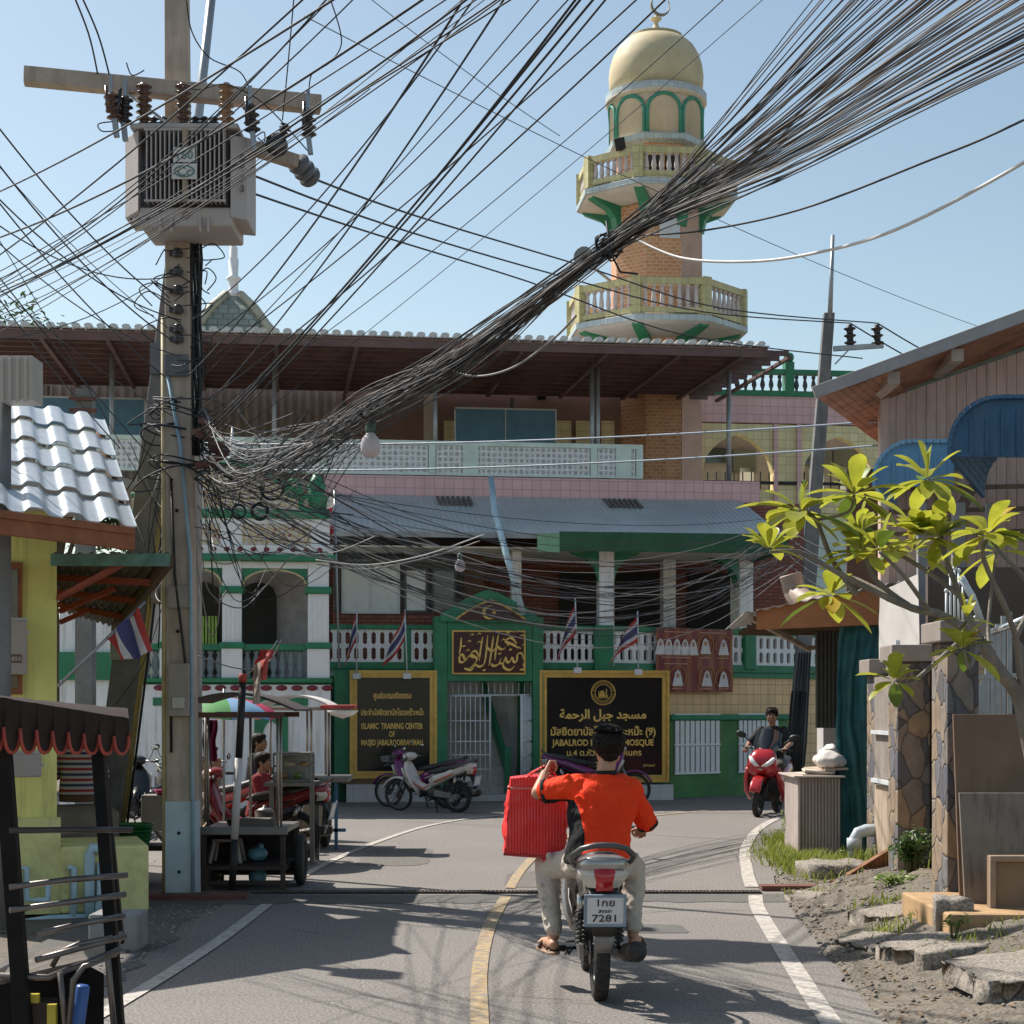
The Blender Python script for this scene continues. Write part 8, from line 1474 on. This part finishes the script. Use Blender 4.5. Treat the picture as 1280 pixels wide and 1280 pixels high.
for lb,px,col_ in(('dark blue jacket hanging on a steel post by the food cart',258,(.03,.05,.14)),('dark pink cloth hanging beside the blue jacket',266,(.25,.02,.08))):
 b=MB();Y=19.4;v0,v1=P(px-5,900,Y),P(px+5,952,Y);b.slab(lambda u,v,v0=v0,v1=v1:Vector((lerp(v0.x,v1.x,u)+.01*math.sin(v*9),Y+.04*math.sin(u*9+v*3),lerp(v0.z,v1.z,v))),12,8,(0,.02,0));single('hanging_cloth',b,cloth(lb.split()[1]+'_hung_cloth',col_),lb,'clothing',(v0.x,Y,v1.z))
uc=P(280,872,19.8);UM=Thing('umbrella','rainbow striped umbrella open above the food cart','umbrella',uc);cols=((.6,.04,.06),(.62,.2,.05),(.3,.05,.3),(.62,.24,.05),(.55,.46,.06),(.12,.36,.12),(.20,.38,.60),(.50,.05,.12));ms=[mt('umbrella_'+n_,c_,.7,0,.05,5,trans=.3)for n_,c_ in zip(('orange','yellow','green','blue','pale_blue','pink','red','amber'),cols)]
b=MB();n=8;Ru,Hu=.64,.25
for k in range(n):
 b.mat(k);b.grid(lambda u,v,k=k:Vector((uc.x+Ru*math.sin(v*1.35)/math.sin(1.35)*math.cos(2*math.pi*(k+u)/n+.3)*(1-.035*math.sin(math.pi*u)*v),uc.y+Ru*math.sin(v*1.35)/math.sin(1.35)*math.sin(2*math.pi*(k+u)/n+.3),uc.z-Hu*(1-math.cos(v*1.35))/(1-math.cos(1.35))+.02*math.sin(math.pi*u)*v)),6,8)
UM.part('canopy',b,ms);b=MB();b.tube([(uc.x,uc.y,0),(uc.x,uc.y,uc.z+.1)],.014,8);UM.part('pole',b,PIPEM)
a_,c_=P(290,1110,16.3),P(304,842,16.3);a_.z=.06;BO=Thing('barrier_pole','leaning black and white barrier pole with red tip in front of the food cart','pole',a_)
for k0,k1,m_,r in((0,.235,BLK,.034),(.235,.61,mt('white_pole_paint',(.55,.5,.49),.6,0,.08,4,dirt=(.35,.3,.29)),.036),(.61,.96,BLK,.034),(.96,1.0,RED,.038)):b=MB();b.tube([a_.lerp(c_,k0),a_.lerp(c_,k1)],r,12);BO.part('pole_section',b,m_)
f0=P(330,818,16.2);FG=Thing('flag','red and pale folded flag on a short stick above the barrier pole','flag',P(315,880,16.2));b=MB();b.tube([P(308,845,16.25),P(332,822,16.2),P(347,800,16.2)],.006,6);FG.part('stick',b,PIPEM)
b=MB();b.mat(0).slab(lambda u,v:P(lerp(320,337,u)+(6 if v<.3 else 0)*(1-v)-v*4,lerp(812,850,v),16.2+.08*math.sin(u*5+v*2)),8,8,(0,.004,0));b.mat(1).slab(lambda u,v:P(lerp(317,326,u)-v*1,lerp(832,880,v)-u*6*(1-v),16.15+.06*math.sin(u*4+v*3)),8,8,(0,.004,0));FG.part('cloth',b,[mt('flag_faded_red',(.55,.10,.09),.8,0,.1,6,trans=.3),mt('flag_pale',(.46,.38,.34),.8,0,.15,6,trans=.3)])
gb=Thing('plastic_basket','green plastic basket standing by the yellow low wall','basket',(P(168,1040,17.6).x,17.6,.38));x,Y=P(168,1040,17.6).x,17.6;b=MB();b.lathe([(.15,.0),(.19,.2),(.205,.2),(.2,.19)],(x,Y,.39),18,cap=False)
for k in range(4):b.torus((x,Y,.43+k*.045),.165+.011*k,.006,20,5,'Z')
gb.part('body',b,mt('green_plastic',(.04,.22,.06),.5));b=MB();b.box(x-.3,x+.62,Y-.2,Y+.25,.33,.38);b.box(x-.25,x-.19,Y,Y+.05,0,.33);b.box(x+.5,x+.56,Y,Y+.05,0,.33);single('low_bench',b,WOODD,'dark low bench carrying the green basket','bench',(x,Y,0))
b=MB();v=P(192,1005,19.5);b.box(v.x-.14,v.x+.14,19.5,19.8,.38,P(0,994,19.5).z);b.box(v.x-.14,v.x-.1,19.5,19.54,0,.38);b.box(v.x+.1,v.x+.14,19.5,19.54,0,.38);single('wash_tub',b,mt('grey_tub',(.22,.20,.19),.6),'grey square tub on legs left of the big pole','tub',(v.x,19.5,0),bevel=.01)
b=MB();v=P(203,988,19.6);b.lathe([(.06,0),(.10,.06),(.095,.06)],(v.x,19.6,v.z-.05),16);single('bowl',b,mt('magenta_plastic',(.35,.03,.12),.4),'magenta plastic bowl on the grey tub','bowl',(v.x,19.6,v.z-.05))
# foreground cart at the lower left
YF=7.2;FC=Thing('snack_cart','black steel cart with scalloped red edged canopy in the lower left foreground','cart',(P(60,1280,YF).x,YF,0));DKW=mt('black_cart_paint',(.009,.008,.008),.6,0,.25,6,dirt=(.03,.025,.022),spec=.15);GSB=mt('worn_steel_bar',(.16,.14,.13),.4,.7,.2,6)
CAN=mt('black_canvas',(.035,.024,.022),.9,0,.25,4,dirt=(.08,.055,.048),dscale=3,spec=.15);TRIM=mt('red_canvas_trim',(.36,.06,.04),.7)
A_,B_=P(-60,862,6.9),P(161,898,7.6);D_=P(-60,880,9.2),P(150,893,9.0)
def canf(u,v):p=A_.lerp(B_,u);q_=(P(-60,884,9.6)).lerp(P(158,892,9.0),u);return p.lerp(q_,v)+Vector((0,0,.035*math.sin(math.pi*v)+.006*mn.noise((u*12,v*6,0))))
b=MB();b.slab(canf,40,8,(0,0,-.01));cn=FC.part('canopy',b,CAN)
b=MB();tr=[]
nsc=13
for(E0,E1,n_)in((A_,B_,11),(B_,P(158,892,9.0),5)):
 for k in range(n_):
  p0,p1=E0.lerp(E1,k/n_),E0.lerp(E1,(k+1)/n_);dpt=lerp(.24,.15,k/n_)if n_==11 else.13;top_,bot_=[],[]
  for i in range(9):t_=i/8;c_=p0.lerp(p1,t_);top_.append(c_);bot_.append(c_-Vector((0,.02*math.sin(t_*6),dpt*(.55+.45*math.sin(math.pi*t_)**.7))))
  b.strip(bot_,top_);tr+=bot_
FC.part('valance',b,CAN,cn);b=MB();b.tube([p-Vector((0,.004,0))for p in tr],.008,6);FC.part('valance_trim',b,TRIM,cn)
lp0,lp1=P(3,930,YF),P(30,1290,YF);rp0,rp1=P(122,930,7.6),P(148,1290,7.5)
for p0,p1,r in((lp0,lp1,.032),(rp0,rp1,.026),(P(125,930,8.9),P(150,1180,8.9),.022)):b=MB();b.beam(p0,p1,r*2,r*2);FC.part('post',b,DKW,bevel=.004)
for k,(q0,q1,e0_)in enumerate(((1038,1037,165),(1109,1094,159),(1138,1118,157),(1168,1145,155),(1200,1170,157))):
 b=MB();p0,p1=P(12 if k<3 else 45,q0,YF-.05),P(e0_,q1,7.45);b.tube([p0,p0.lerp(p1,.5)+Vector((0,0,.006*(k%2))),p1],.013,8,flat=1.0);FC.part('bar',b,GSB if k else mt('dark_bar',(.07,.06,.055),.45,.5))
b=MB();b.slab(lambda u,v:P(lerp(0,146,u),lerp(1225,1190,u),YF+.05+u*.2)+Vector((-.13*v,v*.7,.0)),4,4,(0,0,-.02));b.tube([P(0,1220,YF),P(60,1222,YF),P(150,1187,7.45)],.014,8);FC.part('counter',b,GSB)
b=MB();b.tube([P(65,1208,YF+.1),P(75,1190,YF+.1),P(98,1180,7.3),P(140,1172,7.4)],.012,8);b.tube([P(85,1290,YF),P(92,1225,YF),P(105,1208,YF),P(135,1200,YF+.05),P(143,1290,YF+.05)],.013,8);b.tube([P(75,1215,YF),P(82,1290,YF)],.012,8);FC.part('rail_loop',b,GSB)
b=MB();z0=P(60,1300,YF).z;b.hexa([(P(-40,0,YF).x,YF+.25,.3),(P(130,0,7.5).x,7.5,.3),(P(118,0,8).x-.1,8.0,.3),(P(-40,0,YF).x,8.0,.3)],[(P(-40,0,YF).x,YF+.25,P(60,1222,YF).z-.03),(P(130,0,7.5).x,7.5,P(60,1222,YF).z-.03),(P(118,0,8).x-.1,8.0,P(60,1222,YF).z-.03),(P(-40,0,YF).x,8.0,P(60,1222,YF).z-.03)]);FC.part('body',b,DKW);b=MB();b.box(P(28,0,YF).x,P(46,0,YF).x,YF+.02,YF+.05,P(0,1255,YF).z,P(0,1244,YF).z);b.box(P(57,0,YF).x,P(68,0,YF).x,YF+.02,YF+.05,.35,P(0,1257,YF).z);FC.part('yellow_sticker',b,mt('yellow_sticker_paint',(.55,.42,.05),.5))
b=MB();v0,v1=P(93,1232,YF),P(108,1290,YF);b.m=Matrix.Translation(P(101,1252,YF+.1))@Matrix.Rotation(R(8),4,'Y');b.lathe([(.028,-.3),(.03,-.1),(.03,.06),(.022,.07)],n=14);b.m=None;single('blue_roll',b,mt('blue_plastic',(.05,.12,.35),.4),'blue plastic roll stuck upright in the foreground cart','roll',P(101,1262,YF+.1));b=MB();b.box(P(30,0,YF).x,P(56,0,YF).x,YF+.05,YF+.2,.4,P(0,1256,YF).z);FC.part('wooden_box',b,WOODD);b=MB();b.torus((-2.5,YF+.6,.22),.17,.05,20,8,'Y');FC.part('wheel',b,TYRE)
# cables, lamps
CABM=mt('cable_black',(.034,.037,.045),.6,0,.2,3,spec=.25);CABB=mt('cable_brown',(.07,.05,.042),.6,0,.2,3,spec=.25);CABG=mt('cable_grey',(.24,.23,.23),.55,0,.1,3,spec=.3);CABW=mt('cable_white',(.62,.61,.6),.5)  # black cable colour lifted towards blue-grey to imitate haze
def catenary(a,b_,sag,n=18,jit=0,q=None):
 a,b_=Vector(a),Vector(b_);out=[]
 for i in range(n+1):
  t=i/n;p=a.lerp(b_,t)-Vector((0,0,sag*4*t*(1-t)))
  if jit and q and 0<i<n:p+=Vector((q.gauss(0,jit),q.gauss(0,jit),q.gauss(0,jit)))
  out.append(p)
 return out
def spline(pts,k=6):
 pts=[Vector(p)for p in pts];out=[]
 for i in range(len(pts)-1):
  p0,p1,p2,p3=pts[max(i-1,0)],pts[i],pts[i+1],pts[min(i+2,len(pts)-1)]
  for j in range(k):t=j/k;out.append(.5*((2*p1)+(p2-p0)*t+(2*p0-5*p1+4*p2-p3)*t*t+(3*p1-p0-3*p2+p3)*t**3))
 out.append(pts[-1]);return out
def cable(pts,r,mat,label,group,name='overhead_cable',n=5):
 b=MB();b.tube(pts,r,n);return single(name,b,mat,label,'cable',pts[0],group)
q=random.Random(42)
A0=P(262,585,16.2);T1=P(462,512,12.06);T2=P(762,306,8.9);LB='one strand of the thick bundled cables that fan out to the upper right corner'
NB=84
for i in range(NB):
 u=i/(NB-1);r=q.choice((.0024,.0028,.0034,.0042));m_=q.choice((CABM,CABM,CABM,CABB,CABG,CABG))
 sx=q.uniform(0,1)
 if u<.62:e_=(lerp(1030,1275,(u/.62)**.8)+q.uniform(-10,10),-12)
 else:e_=(1292,lerp(-20,72,((u-.62)/.38)**1.2)+q.uniform(-6,6))
 Ye=lerp(7.0,5.6,u)+q.uniform(-.3,.3);E_=P(e_[0],e_[1],Ye);f=lambda s:Vector((q.gauss(0,s),q.gauss(0,s*1.2),q.gauss(0,s)))
 a_=A0+Vector((q.uniform(-.12,.25),q.uniform(-.1,.3),q.uniform(-.28,.22)));t1=T1+f(.055);t2=T2+Vector((q.gauss(0,.018),q.gauss(0,.05),q.gauss(0,.024)))
 mid=t1.lerp(t2,.5)+Vector((q.gauss(0,.03),0,-.07+q.gauss(0,.05)));m0=a_.lerp(t1,.5)+Vector((0,0,-.13+q.gauss(0,.07)));m2=t2.lerp(E_,.5)+Vector((q.gauss(0,.015),0,-.03+q.gauss(0,.012)))
 end=E_+(E_-t2)*.9
 if i%8==7:pts=[P(q.uniform(330,420),q.uniform(560,640),14),t1+Vector((0,0,-.1)),mid,t2,m2,E_,end]
 else:pts=[a_,m0,t1,mid,t2,m2,E_,end]
 cable(spline(pts,5),r,m_,LB,'cables of the thick bundle')
for k,(c_,n_)in enumerate(((T1,'dark cable tie loops gripping the bundle just above the large white bulb'),(T2,'black tie wrapped round the bundle in front of the minaret'))):
 b=MB()
 for j in range(4):a_=q.uniform(0,6);pts=[c_+Vector((.065*math.cos(t_*.6+a_)+q.gauss(0,.008),q.gauss(0,.02),.065*math.sin(t_*.6+a_)+q.gauss(0,.008)))for t_ in range(13)];b.tube(spline(pts,2),.005,5)
 if k:b.tube([c_+Vector((-.02,-.07,.1)),c_+Vector((.0,-.08,-.06)),c_+Vector((.05,-.05,-.15)),c_+Vector((.14,-.05,-.16))],.006,5)
 single('cable_tie',b,CABM,n_,'cable tie',c_)
for pts,r,m_,lb in(([P(790,297,8.9),P(850,322,8.6),P(930,327,8.2),P(1010,318,7.8),P(1120,287,7.2),P(1280,203,6.6),P(1400,120,6.2),P(1800,-150,5)],.007,CABW,'single white cable swinging from the bundle across the right sky'),([P(800,294,9),P(880,288,8.6),P(1000,262,8),P(1150,205,7.2),P(1300,140,6.6),P(1800,-120,5)],.005,CABM,'single thin dark cable just above the white cable at right'),([P(545,455,12),P(590,470,11.6),P(640,460,11),P(690,425,10.4),P(720,395,10)],.007,CABG,'pale loose loop of cable below the bundle over the terrace')):
 cable(spline(pts,8),r,m_,lb,None,n=7)
LB2='one of the dark cables sweeping from the left edge up past the transformer'
for(x0,y0,x1,y1,Y0,Y1,r)in((0,210,430,-40,13,7,.011),(0,235,500,-40,13.5,8,.013),(0,300,540,-30,13,8,.011),(0,310,600,-60,14,8,.008),(0,322,590,-20,13,9,.010),(0,345,640,-60,14,8,.007),(0,292,400,-20,12,8,.007),(0,365,560,10,14,9,.008),(0,330,470,60,13,10,.006),(0,300,345,20,13,9,.007),(0,372,430,90,13,11,.006),(0,280,300,60,12,9,.009),(0,352,330,180,14,12,.007),(0,340,250,230,13,13,.006),(0,295,380,-30,12.5,8,.010),(0,318,700,-80,13,8,.009)):
 a_=P(x0-30,y0+16,Y0);b_=P(x1,y1,Y1);b_=b_+(b_-a_)*.3;a_=a_+(a_-b_)*.45;cable(catenary(a_,b_,q.uniform(.15,.45),28),r*.52,CABM,LB2,'cables sweeping past the transformer')
LB3='one of the dark cables rising from the big pole tangle to the top edge'
for(x0,y0,x1,y1,Y0,Y1,r)in((235,470,560,-20,16,9,.011),(245,520,610,-20,16,9,.010),(250,540,700,-30,16,9,.012),(250,550,720,-30,16,9.5,.013),(252,555,745,-30,16,9,.012),(255,560,760,-40,16,9,.010),(255,470,680,-30,16,10,.007),(260,500,820,-20,16,10,.010),(260,450,790,-20,16,10,.009),(250,430,640,40,16,11,.008),(240,400,555,0,16,10,.009),(255,520,860,0,16,11,.006),(270,560,930,0,16,12,.005)):
 a_=P(x0,y0,Y0);b_=P(x1,y1,Y1);b_=b_+(b_-a_)*.4;cable(catenary(a_,b_,q.uniform(.12,.35),26),r*.62,CABM,LB3,'cables rising from the pole tangle')
LB4='one of the dark cables sagging from the left edge down to the big pole'
for(x0,y0,x1,y1,sg,r)in((0,100,215,385,.25,.011),(0,135,222,430,.3,.011),(0,172,226,400,.35,.010),(0,200,218,345,.4,.009),(0,205,205,470,.2,.010),(0,240,225,445,.3,.008),(0,320,216,600,.1,.009),(0,345,150,560,.1,.009),(0,330,216,520,.15,.007),(0,300,200,640,-.05,.006),(0,380,225,330,.3,.007),(-10,150,210,410,.2,.006)):
 b_=P(x1,y1,16.1);a_=P(x0-20,y0-20,12.5);cable(catenary(a_+(a_-b_)*.7,b_,sg*1.3,28),r*.62,CABM,LB4,'cables sagging to the pole from the left')
LB5='one of two steep dark cables dropping from the top edge to the crossarm'
for x0,x1,y1 in((82,122,92),(90,137,95)):cable(spline([P(x0,-30,14),P((x0+x1)/2+8,40,15),P(x1,y1,15.8)],6),.008,CABM,LB5,'steep cables to the crossarm')
for pts,lb in(([P(233,0,15),P(240,40,15.2),P(262,72,15.4),P(300,90,15.6),P(314,118,15.8)],'thin jumper wire curving from the pole top to the right cutout'),([P(410,-10,15),P(427,50,15.4),P(412,78,15.6),P(390,92,15.8),P(386,118,15.9)],'thin jumper wire curving down to the crossarm tip'),([P(368,-10,15),P(360,80,15.5),P(353,150,15.9)],'thin jumper wire dropping straight to the arrester'),([P(140,152,15.5),P(123,155,15.4),P(128,164,15.5),P(150,163,15.6)],'short looped jumper wire at the left of the transformer'),([P(158,78,15.4),P(165,94,15.5),P(180,88,15.6)],'short curled jumper wire at the left bushing'),([P(228,108,15.5),P(250,112,15.5),P(283,106,15.6),P(330,130,15.8),P(386,190,16)],'jumper wire linking the bushings to the right end insulator'),([P(318,172,15.7),P(330,165,15.7),P(330,178,15.7),P(322,172,15.7)],'short looped jumper wire under the right cutout')):
 cable(spline(pts,6),.006,CABM,lb,None)
LB6='one of the long dark lines running right from the transformer pole to the far pole'
for pts,r in(([P(388,222,16.6),P(520,270,20),P(730,333,25),P(900,385,29),P(1097,404,33.4)],.016),([P(305,215,16.2),P(480,280,20),P(700,345,25),P(880,390,30),P(1063,404,33.4)],.016),([P(305,238,16.2),P(460,290,20),P(660,352,25),P(860,420,30),P(1078,448,33.4)],.016)):cable(spline(pts,6),r*.75,CABM,LB6,'lines to the far pole')
for a_,b_,sg,lb in((P(1097,404,33.4),P(1290,500,33),.1,'short line leaving the far pole insulators behind the gable'),(P(1063,404,33.4),P(1290,520,33),.1,'second short line leaving the far pole under the first')):cable(catenary(a_,b_,sg),.014,CABM,lb,None)
cable(catenary(P(380,20,20),P(1310,437,40),.3),.006,CABM,'hair thin line crossing the whole sky down to the gable roof',None);cable(catenary(P(440,-20,20),P(700,170,22),.05),.005,CABM,'hair thin line in the sky left of the minaret dome',None)
for y0,y1,lb in((549,540,'pale blue grey line across the terrace at the height of the blue board'),(582,570,'pale blue grey line across the minaret foot below the upper one')):cable(catenary(P(225,y0+4,30),P(1210,y1-22,21),.15),.013,mt('blue_grey_line',(.22,.27,.34),.5),lb,None)
LB7='one of the tangled low cables sagging across the lean-to roof and veranda'
for i in range(36):
 y0=q.uniform(560,640);x0=q.uniform(255,420)if i%3 else 262;a_=P(x0,y0+(x0-260)*.12,16.2+(x0-255)*.02);xe=q.choice((985,985,990,985,960,1000));ye=q.uniform(640,712);b_=P(xe,ye,32.6)
 cable(catenary(a_,b_,q.uniform(.3,1.3)if i%4 else q.uniform(1.2,1.7),18),q.choice((.004,.005,.006,.0075)),q.choice((CABM,CABM,CABG)),LB7,'tangled low cables')
LB8='one of the dark cables running on from the far pole behind the frangipani'
for i in range(5):cable(catenary(P(985,660+i*11,32.6),P(1180,640+i*18,24),.5),.012,CABM,LB8,'cables behind the frangipani')
LB9='one of the pale grey drop wires hanging loosely about the pavilion front'
for pts in([(240,640),(252,690),(262,740),(300,760),(330,735),(360,700),(378,690),(388,665)],[(245,700),(262,790),(272,780),(275,735)],[(320,640),(350,665),(380,690),(420,690),(470,670)],[(395,705),(450,712),(500,705),(560,690),(600,676)],[(395,700),(460,706),(530,694),(605,668)],[(300,565),(275,590),(262,640),(268,690)],[(200,590),(190,620),(172,645),(165,655)],[(255,610),(262,690),(285,705),(330,690),(420,700)],[(247,820),(300,836),(335,828),(352,800)],[(290,500),(310,530),(330,540),(400,530)],[(262,600),(270,630),(260,670),(275,700)],[(215,700),(208,720),(195,740),(200,752),(214,750)]):
 cable(spline([P(x_,y_,16.4+.6*q.random())for x_,y_ in pts],6),.0065,q.choice((CABG,CABG,CABW)),LB9,'pale drop wires')
LB10='one of the black slack wires drooping over the pavilion arches and frieze'
for i in range(26):
 x0,y0=q.uniform(242,270),q.uniform(540,680);x1,y1=q.uniform(270,450),q.uniform(560,740);Y=q.uniform(16.2,19);cable(spline([P(x0,y0,16.3),P((x0+x1)/2+q.uniform(-20,20),max(y0,y1)+q.uniform(-30,50),(16.3+Y)/2),P(x1,y1,Y)],7),q.choice((.004,.005,.007)),CABM,LB10,'slack wires over the pavilion')
LB11='one of the black slack wires left of the big pole beneath the awning'
for i in range(16):
 x0,y0=q.uniform(180,222),q.uniform(430,760);x1,y1=q.uniform(130,212),q.uniform(520,900);cable(spline([P(x0,y0,16.8),P((x0+x1)/2+q.uniform(-15,15),(y0+y1)/2+q.uniform(-10,40),17),P(x1,y1,17.4)],7),q.choice((.004,.006,.007)),CABM,LB11,'slack wires left of the pole')
LBC='one of the black cable loops wound round the big pole and the leaning pole'
for i in range(15):
 yc=q.uniform(505,600);c_=P(228,yc,16.5);rx_,ry_=q.uniform(.22,.36),q.uniform(.3,.55);ox=q.uniform(-.16,.06);tl=q.uniform(-.12,.12);pts=[c_+Vector((ox+rx_*math.cos(t_),ry_*math.sin(t_),tl*math.cos(t_)+.03*math.sin(2*t_+i)))for t_ in[k*math.pi/8+.3*i for k in range(15)]];cable(spline(pts,3),q.choice((.007,.009,.011)),CABM,LBC,'loops round the pole')
LBD='one of the small curled wire ends sprouting from the upper big pole'
for i in range(18):
 c_=P(q.uniform(212,245),q.uniform(310,480),16.1);sd=1 if i%3 else-1;pts=[c_,c_+Vector((sd*q.uniform(.1,.2),-.1,q.uniform(-.05,.1))),c_+Vector((sd*q.uniform(.2,.34),-.12,q.uniform(-.1,.05))),c_+Vector((sd*q.uniform(.12,.3),-.1,q.uniform(-.2,-.08)))];cable(spline(pts,5),.006,CABM,LBD,'wire ends on the pole')
for(px,py,r_,lb)in((340,610,.10,'large black coil of spare cable hanging over the pavilion pediment'),(325,640,.07,'small black coil of spare cable over the pink frieze'),(298,640,.06,'smallest coil of spare wire left of the large coil')):
 b=MB();c_=P(px,py,15.8)
 for j in range(3):b.torus(c_+Vector((q.gauss(0,.006),.012*j,q.gauss(0,.006))),r_,.007,26,5,'Y')
 b.tube(spline([c_+Vector((0,0,r_)),c_+Vector((.03,.1,.35)),P(320,545,16)],5),.006,5);single('cable_coil',b,CABM,lb,'cable coil',c_)
LBE='one of the thick twisted cables between the wooden blocks and the bundle'
for i in range(20):
 a_=P(q.uniform(250,262),q.uniform(505,600),16.1);e_=P(q.uniform(360,470),q.uniform(505,560),12.5+q.uniform(-.3,1));m_=a_.lerp(e_,.45)+Vector((q.gauss(0,.1),0,-q.uniform(.05,.45)));cable(spline([a_,m_,e_],7),q.choice((.004,.005,.007)),q.choice((CABM,CABM,CABM,CABB,CABG)),LBE,'twisted cables at the blocks')
bt=Thing('cable_bracket','stack of rusty cable brackets bolted to the right side of the big pole','bracket',P(262,560,16.2))
for i in range(7):v=P(q.uniform(252,275),530+i*8.5,16.1);b=MB();b.m=Matrix.Translation(v)@Matrix.Rotation(R(q.uniform(-25,25)),4,'Y')@Matrix.Rotation(R(q.uniform(-20,20)),4,'Z');b.box(-.09,.09,-.05,.05,-.025,.025);b.m=None;bt.part('bracket_arm',b,mt('rusty_wood',(.17,.09,.06),.85,0,.35,12,dirt=(.35,.22,.14),dscale=9)if i%2 else RUST)
def bulb(label,px,py,Y,r):
 c_=P(px,py,Y);t_=Thing('hanging_bulb',label,'light bulb',c_+Vector((0,0,r*2.6)));b=MB();b.lathe([(.001,-r*1.35),(r*.55,-r*1.3),(r*.9,-r*.95),(r,-r*.4),(r*.98,.15*r),(r*.8,.6*r),(r*.5,r*.95),(r*.42,1.15*r)],c_,20);t_.part('bulb',b,mt('milky_bulb',(.62,.58,.60),.25,0,.04,5,trans=.35));b=MB();b.lathe([(r*.45,1.1*r),(r*.55,1.3*r),(r*.5,2.1*r),(r*.2,2.3*r)],c_,14);b.tube([c_+Vector((0,0,2.2*r)),c_+Vector((.01,0,2.9*r)),c_+Vector((0,.02,3.6*r))],.006,5);t_.part('socket',b,mt('green_grey_socket',(.07,.11,.095),.5))
bulb('large white bulb hanging from the cable bundle left of the blue board',463,555,12.0,.068);bulb('small white bulb hanging above the mosque gate roof',575,706,22,.065)
